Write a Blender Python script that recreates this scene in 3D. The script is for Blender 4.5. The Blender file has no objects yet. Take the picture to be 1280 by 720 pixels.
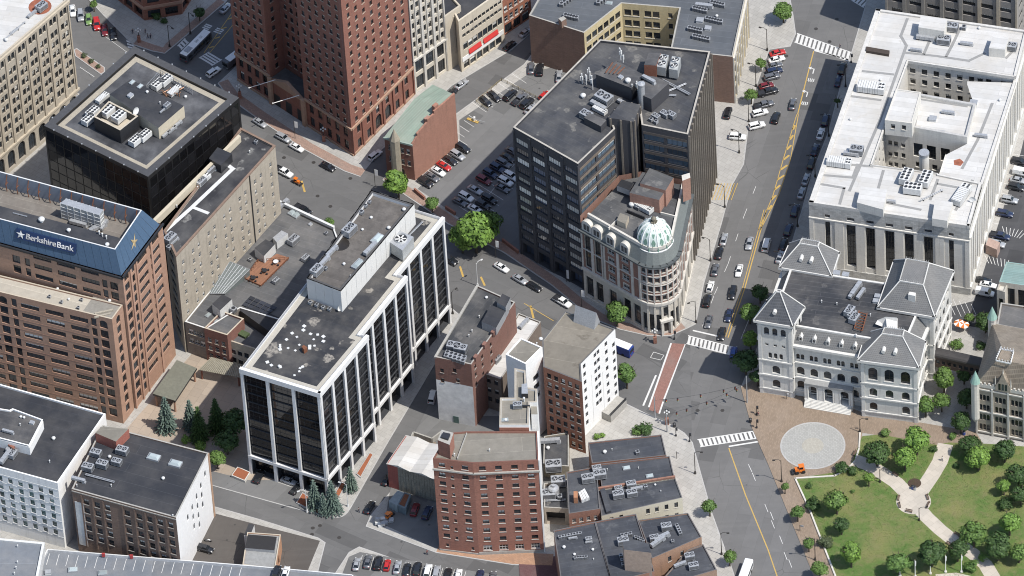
import bpy, math, random
from mathutils import Vector, Matrix
RN = random.Random(11)
SC = bpy.context.scene
COL = SC.collection
rad = math.radians

# ---------------------------------------------------------------- camera, sky, sun, exposure
FPX, PXM = 11000.0, 4.6                      # focal length in pixels of the 1280 px photograph, pixels per metre
DIST = FPX / PXM
PITCH, ROLL = rad(45), rad(-3.7)
cam_d = bpy.data.cameras.new('camera')
cam = bpy.data.objects.new('camera', cam_d)
COL.objects.link(cam)
cam_d.sensor_width = 36
cam_d.lens = FPX / 1280 * 36
cam_d.clip_start = 10
cam_d.clip_end = 12000
CAMLOC = Vector((0, -DIST * math.cos(PITCH), DIST * math.sin(PITCH)))
CAMROT = Matrix.Rotation(rad(90) - PITCH, 3, 'X') @ Matrix.Rotation(ROLL, 3, 'Z')
cam.location = CAMLOC
cam.rotation_euler = CAMROT.to_euler()
SC.camera = cam

SUN_EL = 58
SUN_DIR = Vector((0.84, -0.54, 0)).normalized() * math.cos(rad(SUN_EL)) + Vector((0, 0, math.sin(rad(SUN_EL))))
world = bpy.data.worlds.new('World')
SC.world = world
world.use_nodes = True
wn = world.node_tree.nodes
sky = wn.new('ShaderNodeTexSky')
sky.sky_type = 'NISHITA'
sky.sun_disc = False
sky.sun_elevation = rad(SUN_EL)
sky.sun_rotation = math.atan2(SUN_DIR.x, SUN_DIR.y)
bg = next(n for n in wn if n.type == 'BACKGROUND')
bg.inputs['Strength'].default_value = 0.15
world.node_tree.links.new(sky.outputs[0], bg.inputs['Color'])
sun_d = bpy.data.lights.new('sun', 'SUN')
sun_d.energy = 4.2
sun_d.angle = rad(0.5)
sun_d.color = (1.0, 0.965, 0.915)
sun = bpy.data.objects.new('sun', sun_d)
COL.objects.link(sun)
sun.rotation_euler = SUN_DIR.to_track_quat('Z', 'Y').to_euler()
sun.location = SUN_DIR * 600
SC.view_settings.view_transform = 'Standard'
SC.view_settings.look = 'None'
SC.view_settings.exposure = 0.3
SC.view_settings.gamma = 1.0
SC.cycles.filter_width = 1.05

# ---------------------------------------------------------------- surveying: read a point of the photograph at a known height
def P(u, v, z=0.0):
    d = CAMROT @ Vector(((u - 640) / FPX, (360 - v) / FPX, -1))
    t = (z - CAMLOC.z) / d.z
    q = CAMLOC + d * t
    return Vector((q.x, q.y))
def PP(pts, z=0.0):
    return [P(a, b, z) for a, b in pts]
def ccw(poly):
    a = sum(poly[i].x * poly[(i + 1) % len(poly)].y - poly[(i + 1) % len(poly)].x * poly[i].y for i in range(len(poly)))
    return poly if a > 0 else poly[::-1]
def inset(poly, d):
    n = len(poly); out = []
    for i in range(n):
        a, b, c = poly[i - 1], poly[i], poly[(i + 1) % n]
        e1 = (b - a).normalized(); e2 = (c - b).normalized()
        n1 = Vector((-e1.y, e1.x)); n2 = Vector((-e2.y, e2.x))
        k = 1 + n1.dot(n2)
        out.append(b + (n1 + n2) * (d / max(k, .25)))
    return out
def ang(p, q): return math.atan2(q.y - p.y, q.x - p.x)

# ---------------------------------------------------------------- object helpers
class MB:
    """collects polygons in world metres; build() links them as one mesh object"""
    def __init__(s): s.v = []; s.f = []; s.m = []
    def poly(s, pts, m=0):
        i = len(s.v); s.v += [tuple(p) for p in pts]; s.f.append(tuple(range(i, i + len(pts)))); s.m.append(m)
    def mesh(s, vs, fs, m=0):
        i = len(s.v); s.v += [tuple(p) for p in vs]
        for f in fs: s.f.append(tuple(i + k for k in f)); s.m.append(m)
    def box(s, c, size, z0, z1, rz=0.0, m=0, mt=None, bottom=False):
        x, y = size[0] / 2, size[1] / 2; ca, sa = math.cos(rz), math.sin(rz)
        q = [(c[0] + a * ca - b * sa, c[1] + a * sa + b * ca) for a, b in ((-x, -y), (x, -y), (x, y), (-x, y))]
        s.prism(q, z0, z1, m, m if mt is None else mt, bottom)
    def prism(s, q, z0, z1, m=0, mt=None, bottom=False):
        n = len(q); i = len(s.v)
        s.v += [(p[0], p[1], z0) for p in q] + [(p[0], p[1], z1) for p in q]
        for k in range(n):
            s.f.append((i + k, i + (k + 1) % n, i + n + (k + 1) % n, i + n + k)); s.m.append(m)
        s.f.append(tuple(i + n + k for k in range(n))); s.m.append(m if mt is None else mt)
        if bottom: s.f.append(tuple(i + n - 1 - k for k in range(n))); s.m.append(m)
    def cyl(s, c, r, z0, z1, n=12, m=0, r2=None, cap=True, mt=None):
        r2 = r if r2 is None else r2
        i = len(s.v)
        for rr, z in ((r, z0), (r2, z1)):
            s.v += [(c[0] + rr * math.cos(6.2832 * k / n), c[1] + rr * math.sin(6.2832 * k / n), z) for k in range(n)]
        for k in range(n):
            s.f.append((i + k, i + (k + 1) % n, i + n + (k + 1) % n, i + n + k)); s.m.append(m)
        if cap: s.f.append(tuple(i + n + k for k in range(n))); s.m.append(m if mt is None else mt)
    def lathe(s, c, prof, n=16, m=0):
        for (r0, z0), (r1, z1) in zip(prof, prof[1:]):
            s.cyl(c, r0, z0, z1, n, m, r1, cap=False)
    def tube(s, pts, r, n=6, m=0, r1=None):
        pts = [Vector(p) for p in pts]; i0 = len(s.v); K = len(pts)
        for j, p in enumerate(pts):
            t = (pts[min(j + 1, K - 1)] - pts[max(j - 1, 0)]).normalized()
            a = t.orthogonal().normalized(); b = t.cross(a)
            rr = r if r1 is None else r + (r1 - r) * j / (K - 1)
            s.v += [tuple(p + (a * math.cos(6.2832 * k / n) + b * math.sin(6.2832 * k / n)) * rr) for k in range(n)]
        for j in range(K - 1):
            for k in range(n):
                s.f.append((i0 + j * n + k, i0 + j * n + (k + 1) % n, i0 + (j + 1) * n + (k + 1) % n, i0 + (j + 1) * n + k)); s.m.append(m)
        s.f.append(tuple(i0 + k for k in range(n))[::-1]); s.m.append(m)
        s.f.append(tuple(i0 + (K - 1) * n + k for k in range(n))); s.m.append(m)
    def wbox(s, p0, p1, a0, a1, z0, z1, out, m=0, back=0.0):
        """box on the wall p0->p1 (outside on its right), from a0 to a1 along it, standing proud by out"""
        d = (p1 - p0).normalized(); nn = Vector((d.y, -d.x))
        A = p0 + d * a0; B = p0 + d * a1
        q = [A - nn * back, B - nn * back, B + nn * out, A + nn * out]
        q = [q[3], q[2], q[1], q[0]]
        s.prism(q, z0, z1, m, None, True)
    def build(s, name, mats, parent=None, smooth=False, org=None):
        o3 = org if org is not None else (worg(parent) if parent else Vector((0, 0, 0)))
        me = bpy.data.meshes.new(name)
        me.from_pydata([(x - o3.x, y - o3.y, z - o3.z) for x, y, z in s.v], [], s.f)
        if not isinstance(mats, (list, tuple)): mats = [mats]
        for k in mats: me.materials.append(k)
        if len(mats) > 1: me.polygons.foreach_set('material_index', s.m)
        if smooth: me.polygons.foreach_set('use_smooth', [True] * len(me.polygons))
        me.update()
        o = bpy.data.objects.new(name, me); COL.objects.link(o)
        if parent: o.parent = parent
        elif org is not None: o.location = org
        return o
def worg(o):
    v = Vector((0, 0, 0))
    while o: v += o.location; o = o.parent
    return v
def thing(name, label, cat, loc=(0, 0, 0), rz=0.0, group=None):
    o = bpy.data.objects.new(name, None); COL.objects.link(o)
    o.empty_display_size = .5
    o.location = (loc[0], loc[1], loc[2] if len(loc) > 2 else 0); o.rotation_euler = (0, 0, rz)
    o['label'] = label; o['category'] = cat
    if group: o['group'] = group
    return o
def struct(name, mb, mats, smooth=False):
    o = mb.build(name, mats, None, smooth); o['kind'] = 'structure'; return o
def inst(name, me, parent, loc, rz=0.0, scale=None):
    """place shared mesh data as a child, loc in world metres"""
    o = bpy.data.objects.new(name, me); COL.objects.link(o); o.parent = parent
    w = worg(parent); o.location = (loc[0] - w.x, loc[1] - w.y, loc[2] - w.z); o.rotation_euler = (0, 0, rz)
    if scale: o.scale = scale
    return o
def copy_tree(o, parent=None):
    c = o.copy(); COL.objects.link(c)
    if parent: c.parent = parent
    for ch in o.children: copy_tree(ch, c)
    return c

# ---------------------------------------------------------------- materials
MATS = {}
def newmat(name):
    m = bpy.data.materials.new(name); m.use_nodes = True
    nt = m.node_tree; b = next(n for n in nt.nodes if n.type == 'BSDF_PRINCIPLED')
    MATS[name] = m
    return m, nt, b
def ND(nt, t, **kw):
    n = nt.nodes.new(t)
    for k, v in kw.items():
        if k in n.inputs: n.inputs[k].default_value = v
        else: setattr(n, k, v)
    return n
def rgba(c, k=1.0): return (c[0] * k, c[1] * k, c[2] * k, 1)
def coords(nt, ang_=0.0):
    tc = ND(nt, 'ShaderNodeTexCoord'); mp = ND(nt, 'ShaderNodeMapping')
    g = ND(nt, 'ShaderNodeNewGeometry')
    nt.links.new(g.outputs['Position'], mp.inputs['Vector']); mp.inputs['Rotation'].default_value[2] = ang_
    return mp.outputs['Vector']
def mixc(nt, fac, a, b, blend='MIX'):
    n = nt.nodes.new('ShaderNodeMix'); n.data_type = 'RGBA'; n.blend_type = blend
    for s, x in ((n.inputs[0], fac), (n.inputs[6], a), (n.inputs[7], b)):
        if hasattr(x, 'is_output'): nt.links.new(x, s)
        else: s.default_value = x
    return n.outputs[2]
def ramp(nt, fac, a, b):
    n = nt.nodes.new('ShaderNodeMapRange'); n.clamp = True
    nt.links.new(fac, n.inputs[0]); n.inputs[1].default_value = a; n.inputs[2].default_value = b
    return n.outputs[0]
def noise(nt, vec, scale, detail=4, rough=.6):
    n = ND(nt, 'ShaderNodeTexNoise', Scale=scale, Detail=detail, Roughness=rough)
    nt.links.new(vec, n.inputs['Vector']); return n.outputs['Fac']
def bump(nt, b, h, strength=.3, dist=.05):
    n = ND(nt, 'ShaderNodeBump', Strength=strength, Distance=dist)
    nt.links.new(h, n.inputs['Height']); nt.links.new(n.outputs[0], b.inputs['Normal'])
def plain(name, c, rough=.6, metal=0.0, var=.25, scale=1.2, spec=None):
    """a painted or cast surface with uneven, dirty colour"""
    if name in MATS: return MATS[name]
    m, nt, b = newmat(name); v = coords(nt)
    n = noise(nt, v, scale, 6, .65); n2 = noise(nt, v, scale * .13, 3)
    c1 = mixc(nt, ramp(nt, n, .3, .75), rgba(c, 1 - var), rgba(c, 1 + var * .6))
    c2 = mixc(nt, ramp(nt, n2, .35, .7), c1, mixc(nt, .5, c1, rgba(c, 1 - var)))
    nt.links.new(c2, b.inputs['Base Color'])
    b.inputs['Roughness'].default_value = rough; b.inputs['Metallic'].default_value = metal
    if spec is not None: b.inputs['Specular IOR Level'].default_value = spec
    return m
def masonry(name, c, mortar, ang_, bw=.45, bh=.16, var=.3, streak=.25, rough=.85, patch=.25, msize=.012):
    """brick or stone coursing too fine to pick apart from the air, with streaks of weathering"""
    m, nt, b = newmat(name)
    g = ND(nt, 'ShaderNodeNewGeometry')
    sx = nt.nodes.new('ShaderNodeSeparateXYZ'); nt.links.new(g.outputs['Position'], sx.inputs[0])
    ad = ND(nt, 'ShaderNodeMath', operation='ADD'); nt.links.new(sx.outputs[0], ad.inputs[0]); nt.links.new(sx.outputs[1], ad.inputs[1])
    cx = nt.nodes.new('ShaderNodeCombineXYZ'); nt.links.new(ad.outputs[0], cx.inputs[0]); nt.links.new(sx.outputs[2], cx.inputs[1])
    br = ND(nt, 'ShaderNodeTexBrick', Color1=rgba(c, 1 + var * .5), Color2=rgba(c, 1 - var * .5), Mortar=rgba(mortar), Scale=1.0)
    br.inputs['Mortar Size'].default_value = msize; br.inputs['Brick Width'].default_value = bw; br.inputs['Row Height'].default_value = bh
    br.inputs['Bias'].default_value = 0
    nt.links.new(cx.outputs[0], br.inputs['Vector'])
    n1 = noise(nt, g.outputs['Position'], .25, 5)
    mp = ND(nt, 'ShaderNodeMapping'); nt.links.new(g.outputs['Position'], mp.inputs[0]); mp.inputs['Scale'].default_value = (1.1, 1.1, .09)
    n2 = noise(nt, mp.outputs[0], 1.0, 5)
    k = mixc(nt, ramp(nt, n1, .35, .7), br.outputs[0], mixc(nt, patch, br.outputs[0], rgba(c, .55)))
    k = mixc(nt, ramp(nt, n2, .52, .75), k, mixc(nt, streak, k, rgba((.05, .045, .04))))
    nt.links.new(k, b.inputs['Base Color']); b.inputs['Roughness'].default_value = rough
    bump(nt, b, br.outputs[1], .25, -.02)
    return m
def roofmat(name, c, ang_=0.0, seam=(2.2, 30), seamc=None, stain=.35, spots=0.0, spotc=(.35, .32, .28), rough=.8, blot=.3, pud=.0):
    """membrane roof: sheet seams, broad weathering, light dried puddles and scuffs"""
    m, nt, b = newmat(name); v = coords(nt, -ang_)
    br = ND(nt, 'ShaderNodeTexBrick', Color1=rgba(c, 1.12), Color2=rgba(c, .9), Mortar=rgba(seamc or c, 1.6 if not seamc else 1), Scale=1.0)
    br.inputs['Mortar Size'].default_value = .05; br.inputs['Brick Width'].default_value = seam[1]; br.inputs['Row Height'].default_value = seam[0]
    nt.links.new(v, br.inputs['Vector'])
    n1 = noise(nt, v, .12, 6, .6); n2 = noise(nt, v, .5, 6, .7); n3 = noise(nt, v, 6, 4, .7)
    k = mixc(nt, ramp(nt, n1, .4, .68), br.outputs[0], mixc(nt, stain, br.outputs[0], rgba(spotc)))
    k = mixc(nt, ramp(nt, n2, .35, .7), k, mixc(nt, blot, k, rgba(c, .5)))
    k = mixc(nt, ramp(nt, n3, .3, .8), mixc(nt, .2, k, rgba(c, .6)), k)
    if spots:
        n4 = noise(nt, v, .22, 3, .5); n5 = noise(nt, v, 1.4, 4)
        f = ND(nt, 'ShaderNodeMath', operation='MULTIPLY'); nt.links.new(ramp(nt, n4, .62, .66), f.inputs[0]); nt.links.new(ramp(nt, n5, .3, .6), f.inputs[1])
        f2 = ND(nt, 'ShaderNodeMath', operation='MULTIPLY'); nt.links.new(f.outputs[0], f2.inputs[0]); f2.inputs[1].default_value = spots
        k = mixc(nt, f2.outputs[0], k, rgba(spotc))
    nt.links.new(k, b.inputs['Base Color']); b.inputs['Roughness'].default_value = rough
    bump(nt, b, n3, .25, .03)
    return m
def glassmat(name, c, rough=.06, spec=.6, var=1.0, wav=.0):
    m, nt, b = newmat(name)
    oi = nt.nodes.new('ShaderNodeObjectInfo')
    k = mixc(nt, oi.outputs['Random'], rgba(c, max(0, 1 - .6 * var)), rgba(c, 1 + .9 * var))
    nt.links.new(k, b.inputs['Base Color']); b.inputs['Roughness'].default_value = rough
    b.inputs['Specular IOR Level'].default_value = spec; b.inputs['IOR'].default_value = 1.5
    if wav:
        n = noise(nt, coords(nt), .6, 2); bump(nt, b, n, wav, .05)
    return m

G_DARK = glassmat('window_glass', (.022, .027, .032), .05, .6)
G_BLIND = glassmat('window_blind', (.52, .51, .47), .25, .5, .6)
G_BLACK = glassmat('black_glass', (.008, .008, .009), .04, .55, .8, .15)
G_BLUE = glassmat('blue_glass', (.045, .075, .1), .04, .8, .7, .1)
WHITE = plain('white_paint', (.78, .77, .74), .5, var=.12)
OFFW = plain('grey_white_paint', (.6, .6, .58), .55, var=.18)
STEEL = plain('galvanised_steel', (.42, .43, .44), .4, .3, var=.3, scale=3)
DARKM = plain('dark_metal', (.035, .036, .04), .45, .2, var=.3)
BLACK = plain('black_rubber', (.018, .018, .019), .7, var=.3)
TANP = plain('tan_stone_trim', (.46, .40, .31), .8, var=.2)
LIME = plain('limestone_trim', (.56, .53, .47), .8, var=.2)
FRAMEW = plain('white_window_frame', (.6, .59, .56), .5, var=.1)
FRAMED = plain('dark_window_frame', (.03, .028, .027), .5, var=.2)
RUST = plain('rusty_metal', (.2, .075, .035), .8, var=.4, scale=3)
BRK = plain('red_brick_pier', (.24, .1, .065), .9, var=.3, scale=4)
CONC = plain('weathered_concrete', (.36, .345, .31), .9, var=.25, scale=1.5)

# ---------------------------------------------------------------- windows, walls, roofs
WM = {}
def winmesh(style, w, h, d, frame, glass, blind=0.0, arch=False, sill=None, nx=1, ny=1, ft=.09):
    """one window: reveal-deep glass, frame, glazing bars and sill; origin bottom centre on the wall face, outside is -y"""
    key = (style, round(w, 2), round(h, 2), round(d, 2), frame.name, glass.name, round(blind, 1), arch, sill.name if sill else None, nx, ny)
    if key in WM: return WM[key]
    mb = MB(); y = d - .02
    zb = h * (1 - blind)
    if blind > 0:
        mb.poly([(-w/2, y, zb), (w/2, y, zb), (w/2, y, h), (-w/2, y, h)], 2)
    if blind < 1:
        mb.poly([(-w/2, y, 0), (w/2, y, 0), (w/2, y, zb), (-w/2, y, zb)], 1)
    def bar(x0, x1, z0, z1, yy=.06):
        mb.mesh([(x0, y - yy, z0), (x1, y - yy, z0), (x1, y - yy, z1), (x0, y - yy, z1), (x0, y, z0), (x1, y, z0), (x1, y, z1), (x0, y, z1)],
                [(0, 1, 2, 3), (4, 5, 1, 0), (3, 2, 6, 7), (1, 5, 6, 2), (4, 0, 3, 7)], 0)
    t = ft
    bar(-w/2, -w/2 + t, 0, h); bar(w/2 - t, w/2, 0, h); bar(-w/2 + t, w/2 - t, 0, t); bar(-w/2 + t, w/2 - t, h - t, h)
    for i in range(1, nx):
        x = -w/2 + w * i / nx; bar(x - t*.45, x + t*.45, t, h - t, .05)
    for j in range(1, ny):
        z = h * j / ny; bar(-w/2 + t, w/2 - t, z - t*.45, z + t*.45, .045)
    if sill:
        x0, x1 = -w/2 - .12, w/2 + .12
        mb.mesh([(x0, -.12, -.14), (x1, -.12, -.14), (x1, -.12, .0), (x0, -.12, .0), (x0, .05, -.14), (x1, .05, -.14), (x1, .05, .0), (x0, .05, .0)],
                [(0, 1, 2, 3), (3, 2, 6, 7), (4, 5, 1, 0), (1, 5, 6, 2), (4, 0, 3, 7)], 3)
    me = bpy.data.meshes.new('window')
    me.from_pydata(mb.v, [], mb.f)
    for k in (frame, glass, G_BLIND, sill or frame): me.materials.append(k)
    me.polygons.foreach_set('material_index', mb.m); me.update()
    WM[key] = me
    return me
class W:
    """a kind of window"""
    def __init__(s, w, h, d=.28, frame=None, glass=None, blinds=(.0, .0, .3, .5), arch=False, sill=None, nx=1, ny=2, ft=.09, name='window'):
        s.w, s.h, s.d, s.frame, s.glass, s.blinds, s.arch, s.sill, s.nx, s.ny, s.ft, s.name = w, h, d, frame or FRAMEW, glass or G_DARK, blinds, arch, sill, nx, ny, ft, name
    def mesh(s, w=None, h=None):
        return winmesh('w', w or s.w, h or s.h, s.d, s.frame, s.glass, RN.choice(s.blinds), s.arch, s.sill, s.nx, s.ny, s.ft)
def wall(mb, bld, p0, p1, z0, z1, ops, m=0, mr=None, bands=None, tilt=0.0):
    """a wall of mb with openings cut; ops = (a centre, z bottom, W). Each window becomes its own child of bld"""
    L = (p1 - p0).length; d = (p1 - p0).normalized(); nn = Vector((d.y, -d.x)); th = math.atan2(d.y, d.x)
    mr = m if mr is None else mr
    def pt(a, z, k=0.0): q = p0 + d * a - nn * k; return (q.x, q.y, z)
    rects = []
    for a, b, w in ops:
        a0, a1 = a - w.w / 2, a + w.w / 2
        if a0 < .02 or a1 > L - .02 or b < z0 - .001 or b + w.h > z1 - .02: continue
        rects.append((a0, a1, b, b + w.h, w))
    zs = sorted(set([z0, z1] + [round(r[2], 3) for r in rects] + [round(r[3], 3) for r in rects] + ([bz for bz, _ in bands if z0 < bz < z1] if bands else [])))
    for zi in range(len(zs) - 1):
        c0, c1 = zs[zi], zs[zi + 1]
        if c1 - c0 < 1e-4: continue
        zc = (c0 + c1) / 2
        mm = m
        if bands:
            for bz, bm in bands:
                if zc >= bz: mm = bm
        cut = sorted((r[0], r[1]) for r in rects if r[2] < zc < r[3])
        x = 0.0
        for a0, a1 in cut:
            if a0 > x + 1e-4: mb.poly([pt(x, c0), pt(a0, c0), pt(a0, c1), pt(x, c1)], mm)
            x = max(x, a1)
        if L > x + 1e-4: mb.poly([pt(x, c0), pt(L, c0), pt(L, c1), pt(x, c1)], mm)
    for a0, a1, b0, b1, w in rects:
        k = w.d
        mb.poly([pt(a0, b0), pt(a0, b0, k), pt(a0, b1, k), pt(a0, b1)][::-1], mr)
        mb.poly([pt(a1, b0), pt(a1, b0, k), pt(a1, b1, k), pt(a1, b1)], mr)
        mb.poly([pt(a0, b0), pt(a1, b0), pt(a1, b0, k), pt(a0, b0, k)], mr)
        mb.poly([pt(a0, b1), pt(a1, b1), pt(a1, b1, k), pt(a0, b1, k)][::-1], mr)
        if w.arch:
            r = (a1 - a0) / 2; rise = min(r, (b1 - b0) * .6); ac = (a0 + a1) / 2; N = 8
            arc = [(ac - r * math.cos(math.pi * i / N), b1 - rise + rise * math.sin(math.pi * i / N)) for i in range(N + 1)]
            for i in range(N):
                (x0, y0), (x1, y1) = arc[i], arc[i + 1]
                mb.poly([pt(x0, y0), pt(x1, y1), pt(x1, b1 + .001), pt(x0, b1 + .001)], m)
                mb.poly([pt(x0, y0), pt(x0, y0, k), pt(x1, y1, k), pt(x1, y1)], mr)
        q = p0 + d * (a0 + a1) / 2
        o = inst(w.name, w.mesh(), bld, (q.x, q.y, b0), th)
        if tilt: o.rotation_euler = (RN.uniform(-tilt, tilt), 0, th + RN.uniform(-tilt, tilt))
def cols(L, n, m0, m1=None):
    m1 = m0 if m1 is None else m1
    return [m0 + (L - m0 - m1) * (i + .5) / n for i in range(n)]
def grid(L, n, m0, m1, zs, w):
    return [(a, z, w) for a in cols(L, n, m0, m1) for z in zs]
def rows(z0, dz, n): return [z0 + dz * i for i in range(n)]
def roof(bld, poly, ztop, mroof, mpar, ph=.7, pt=.45, cap=None, name='roof'):
    """flat roof behind a parapet whose top is ztop; poly is the outer line, anticlockwise"""
    ins = inset(poly, pt); zr = ztop - ph
    mb = MB(); mb.poly([(p.x, p.y, zr) for p in ins]); r = mb.build(name, mroof, bld)
    mb = MB(); n = len(poly)
    for i in range(n):
        a, b, c, d = poly[i], poly[(i + 1) % n], ins[(i + 1) % n], ins[i]
        mb.poly([(a.x, a.y, ztop), (b.x, b.y, ztop), (c.x, c.y, ztop), (d.x, d.y, ztop)], 1)
        mb.poly([(d.x, d.y, ztop), (c.x, c.y, ztop), (c.x, c.y, zr), (d.x, d.y, zr)], 0)
    mb.build('parapet', [mpar, cap or mpar], bld)
    return zr
def building(name, label, poly, cat='building'):
    c = sum(poly, Vector((0, 0))) / len(poly)
    return thing(name, label, cat, (c.x, c.y, 0))
def shell(bld, poly, ztop, mats, specs, z0=0.0, mroof=None, ph=.7, pt=.45, cap=None, bands=None, tilt=0.0, mpar=None):
    """walls round poly (anticlockwise); specs[i] = openings of wall i"""
    mb = MB(); n = len(poly)
    for i in range(n):
        wall(mb, bld, poly[i], poly[(i + 1) % n], z0, ztop, specs.get(i, []), 0, 1 if len(mats) > 1 else 0, bands, tilt)
    w = mb.build('wall', mats, bld)
    if mroof: return roof(bld, poly, ztop, mroof, mpar or mats[0], ph, pt, cap)
    return ztop
# ================================================================= THE SETTING: ground, roads, pavements, lots, plaza, lawn
def asphaltmat(name, c, patch=.35, light=(.16, .155, .15), ang_=rad(-35), spotc=(.02, .02, .02)):
    m, nt, b = newmat(name); v = coords(nt)
    n1 = noise(nt, v, .035, 5, .6); n2 = noise(nt, v, .35, 6, .7); n3 = noise(nt, v, 9, 3, .7)
    mp = ND(nt, 'ShaderNodeMapping'); nt.links.new(v, mp.inputs[0]); mp.inputs['Rotation'].default_value[2] = -ang_; mp.inputs['Scale'].default_value = (.02, .5, 1)
    n4 = noise(nt, mp.outputs[0], 1.0, 4)
    mp2 = ND(nt, 'ShaderNodeMapping'); nt.links.new(v, mp2.inputs[0]); mp2.inputs['Rotation'].default_value[2] = -ang_
    br = ND(nt, 'ShaderNodeTexBrick', Color1=rgba(c, 1.1), Color2=rgba(c, .9), Mortar=rgba(c, .72), Scale=1.0)
    br.inputs['Mortar Size'].default_value = .03; br.inputs['Brick Width'].default_value = 23; br.inputs['Row Height'].default_value = 3.6
    wv = ND(nt, 'ShaderNodeTexNoise', Scale=.3, Detail=3.0); nt.links.new(mp2.outputs[0], wv.inputs['Vector'])
    va = ND(nt, 'ShaderNodeVectorMath', operation='MULTIPLY_ADD'); nt.links.new(wv.outputs['Color'], va.inputs[0]); va.inputs[1].default_value = (.8, .8, 0); nt.links.new(mp2.outputs[0], va.inputs[2])
    nt.links.new(va.outputs[0], br.inputs['Vector'])
    k = mixc(nt, ramp(nt, n1, .4, .65), br.outputs[0], mixc(nt, patch, br.outputs[0], rgba(light)))
    k = mixc(nt, ramp(nt, n4, .5, .7), k, mixc(nt, .3, k, rgba(light)))
    k = mixc(nt, ramp(nt, n2, .3, .7), mixc(nt, .22, k, rgba(c, .5)), k)
    k = mixc(nt, ramp(nt, n3, .3, .8), mixc(nt, .18, k, rgba(c, .5)), k)
    vo = ND(nt, 'ShaderNodeTexVoronoi', Scale=.12); nt.links.new(v, vo.inputs['Vector'])
    k = mixc(nt, ramp(nt, vo.outputs['Distance'], .05, .03), k, mixc(nt, .6, k, rgba(spotc)))
    vc = ND(nt, 'ShaderNodeTexVoronoi', Scale=.075, feature='DISTANCE_TO_EDGE'); nt.links.new(va.outputs[0], vc.inputs['Vector'])
    cm = ND(nt, 'ShaderNodeMath', operation='MULTIPLY'); nt.links.new(ramp(nt, vc.outputs['Distance'], .007, .002), cm.inputs[0]); nt.links.new(ramp(nt, n1, .52, .6), cm.inputs[1])
    k = mixc(nt, cm.outputs[0], k, mixc(nt, .5, k, rgba(c, .3)))
    sp = ND(nt, 'ShaderNodeTexBrick', Color1=(0, 0, 0, 1), Color2=(1, 1, 1, 1), Mortar=(0, 0, 0, 1), Scale=1.0); sp.inputs['Brick Width'].default_value = 7; sp.inputs['Row Height'].default_value = 4.3; sp.inputs['Mortar Size'].default_value = 0; nt.links.new(mp2.outputs[0], sp.inputs['Vector'])
    k = mixc(nt, ramp(nt, sp.outputs[0], .9, .93), k, mixc(nt, .5, k, rgba(c, .5)))
    nt.links.new(k, b.inputs['Base Color']); b.inputs['Roughness'].default_value = .9
    bump(nt, b, n3, .3, .02)
    return m
def pavemat(name, c, ang_, size=(1.5, 1.5), var=.12, mort=.62, big=.3, bigc=(.2, .19, .17), msize=.03):
    m, nt, b = newmat(name); v = coords(nt, -ang_)
    br = ND(nt, 'ShaderNodeTexBrick', Color1=rgba(c, 1 + var * .6), Color2=rgba(c, 1 - var * .6), Mortar=rgba(c, mort), Scale=1.0)
    br.inputs['Mortar Size'].default_value = msize; br.inputs['Brick Width'].default_value = size[0]; br.inputs['Row Height'].default_value = size[1]
    nt.links.new(v, br.inputs['Vector'])
    n1 = noise(nt, v, .15, 5); n2 = noise(nt, v, 1.5, 5, .7)
    k = mixc(nt, ramp(nt, n1, .45, .7), br.outputs[0], mixc(nt, big, br.outputs[0], rgba(bigc)))
    k = mixc(nt, ramp(nt, n2, .25, .6), mixc(nt, .14, k, rgba(c, .55)), k)
    nt.links.new(k, b.inputs['Base Color']); b.inputs['Roughness'].default_value = .9
    return m
A_STATE, A_BWAY = rad(-40), rad(73)
ASPH = asphaltmat('road_asphalt', (.118, .116, .113), .4, (.17, .165, .158))
ASPH2 = asphaltmat('broadway_asphalt', (.135, .132, .128), .4, (.18, .175, .168), A_BWAY)
LOT = asphaltmat('lot_asphalt', (.15, .148, .143), .4, (.19, .187, .18), rad(50))
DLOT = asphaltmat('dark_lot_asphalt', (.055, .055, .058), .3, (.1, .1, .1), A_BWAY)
PAV = pavemat('pavement_concrete', (.36, .345, .315), A_STATE)
PAVR = pavemat('pavement_brick', (.30, .20, .155), A_STATE, (.8, .4), .2, .7)
PLAZ = pavemat('plaza_brick', (.235, .178, .128), A_BWAY, (.9, .3), .22, .75, .35, (.3, .24, .19))
KERB = plain('granite_kerb', (.4, .39, .37), .85, var=.2)
PAINTW = plain('road_paint_white', (.62, .61, .58), .7, var=.25, scale=3)
PAINTY = plain('road_paint_yellow', (.5, .33, .09), .7, var=.3, scale=3)
CROSSR = pavemat('crossing_brick', (.24, .125, .1), A_BWAY, (.6, .3), .2, .75)

mb = MB()
mb.poly([(-3000, -2500, -.01), (3000, -2500, -.01), (3000, 6000, -.01), (-3000, 6000, -.01)])
struct('ground', mb, ASPH)
bw = [(984, -25), (992, 20), (995, 42), (988, 58), (962, 62), (945, 110), (935, 165), (930, 205), (915, 232), (902, 280), (890, 320), (880, 355), (870, 405)]
mb = MB()
q = PP([(960, -60), (945, 110), (925, 210), (885, 330), (862, 412), (865, 552), (890, 640), (925, 745), (1035, 745), (940, 535), (925, 485), (985, 320), (1030, 190), (1070, 60), (1100, -60)])
mb.poly([(p.x, p.y, -.004) for p in ccw(q)])
struct('road', mb, ASPH2)

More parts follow.
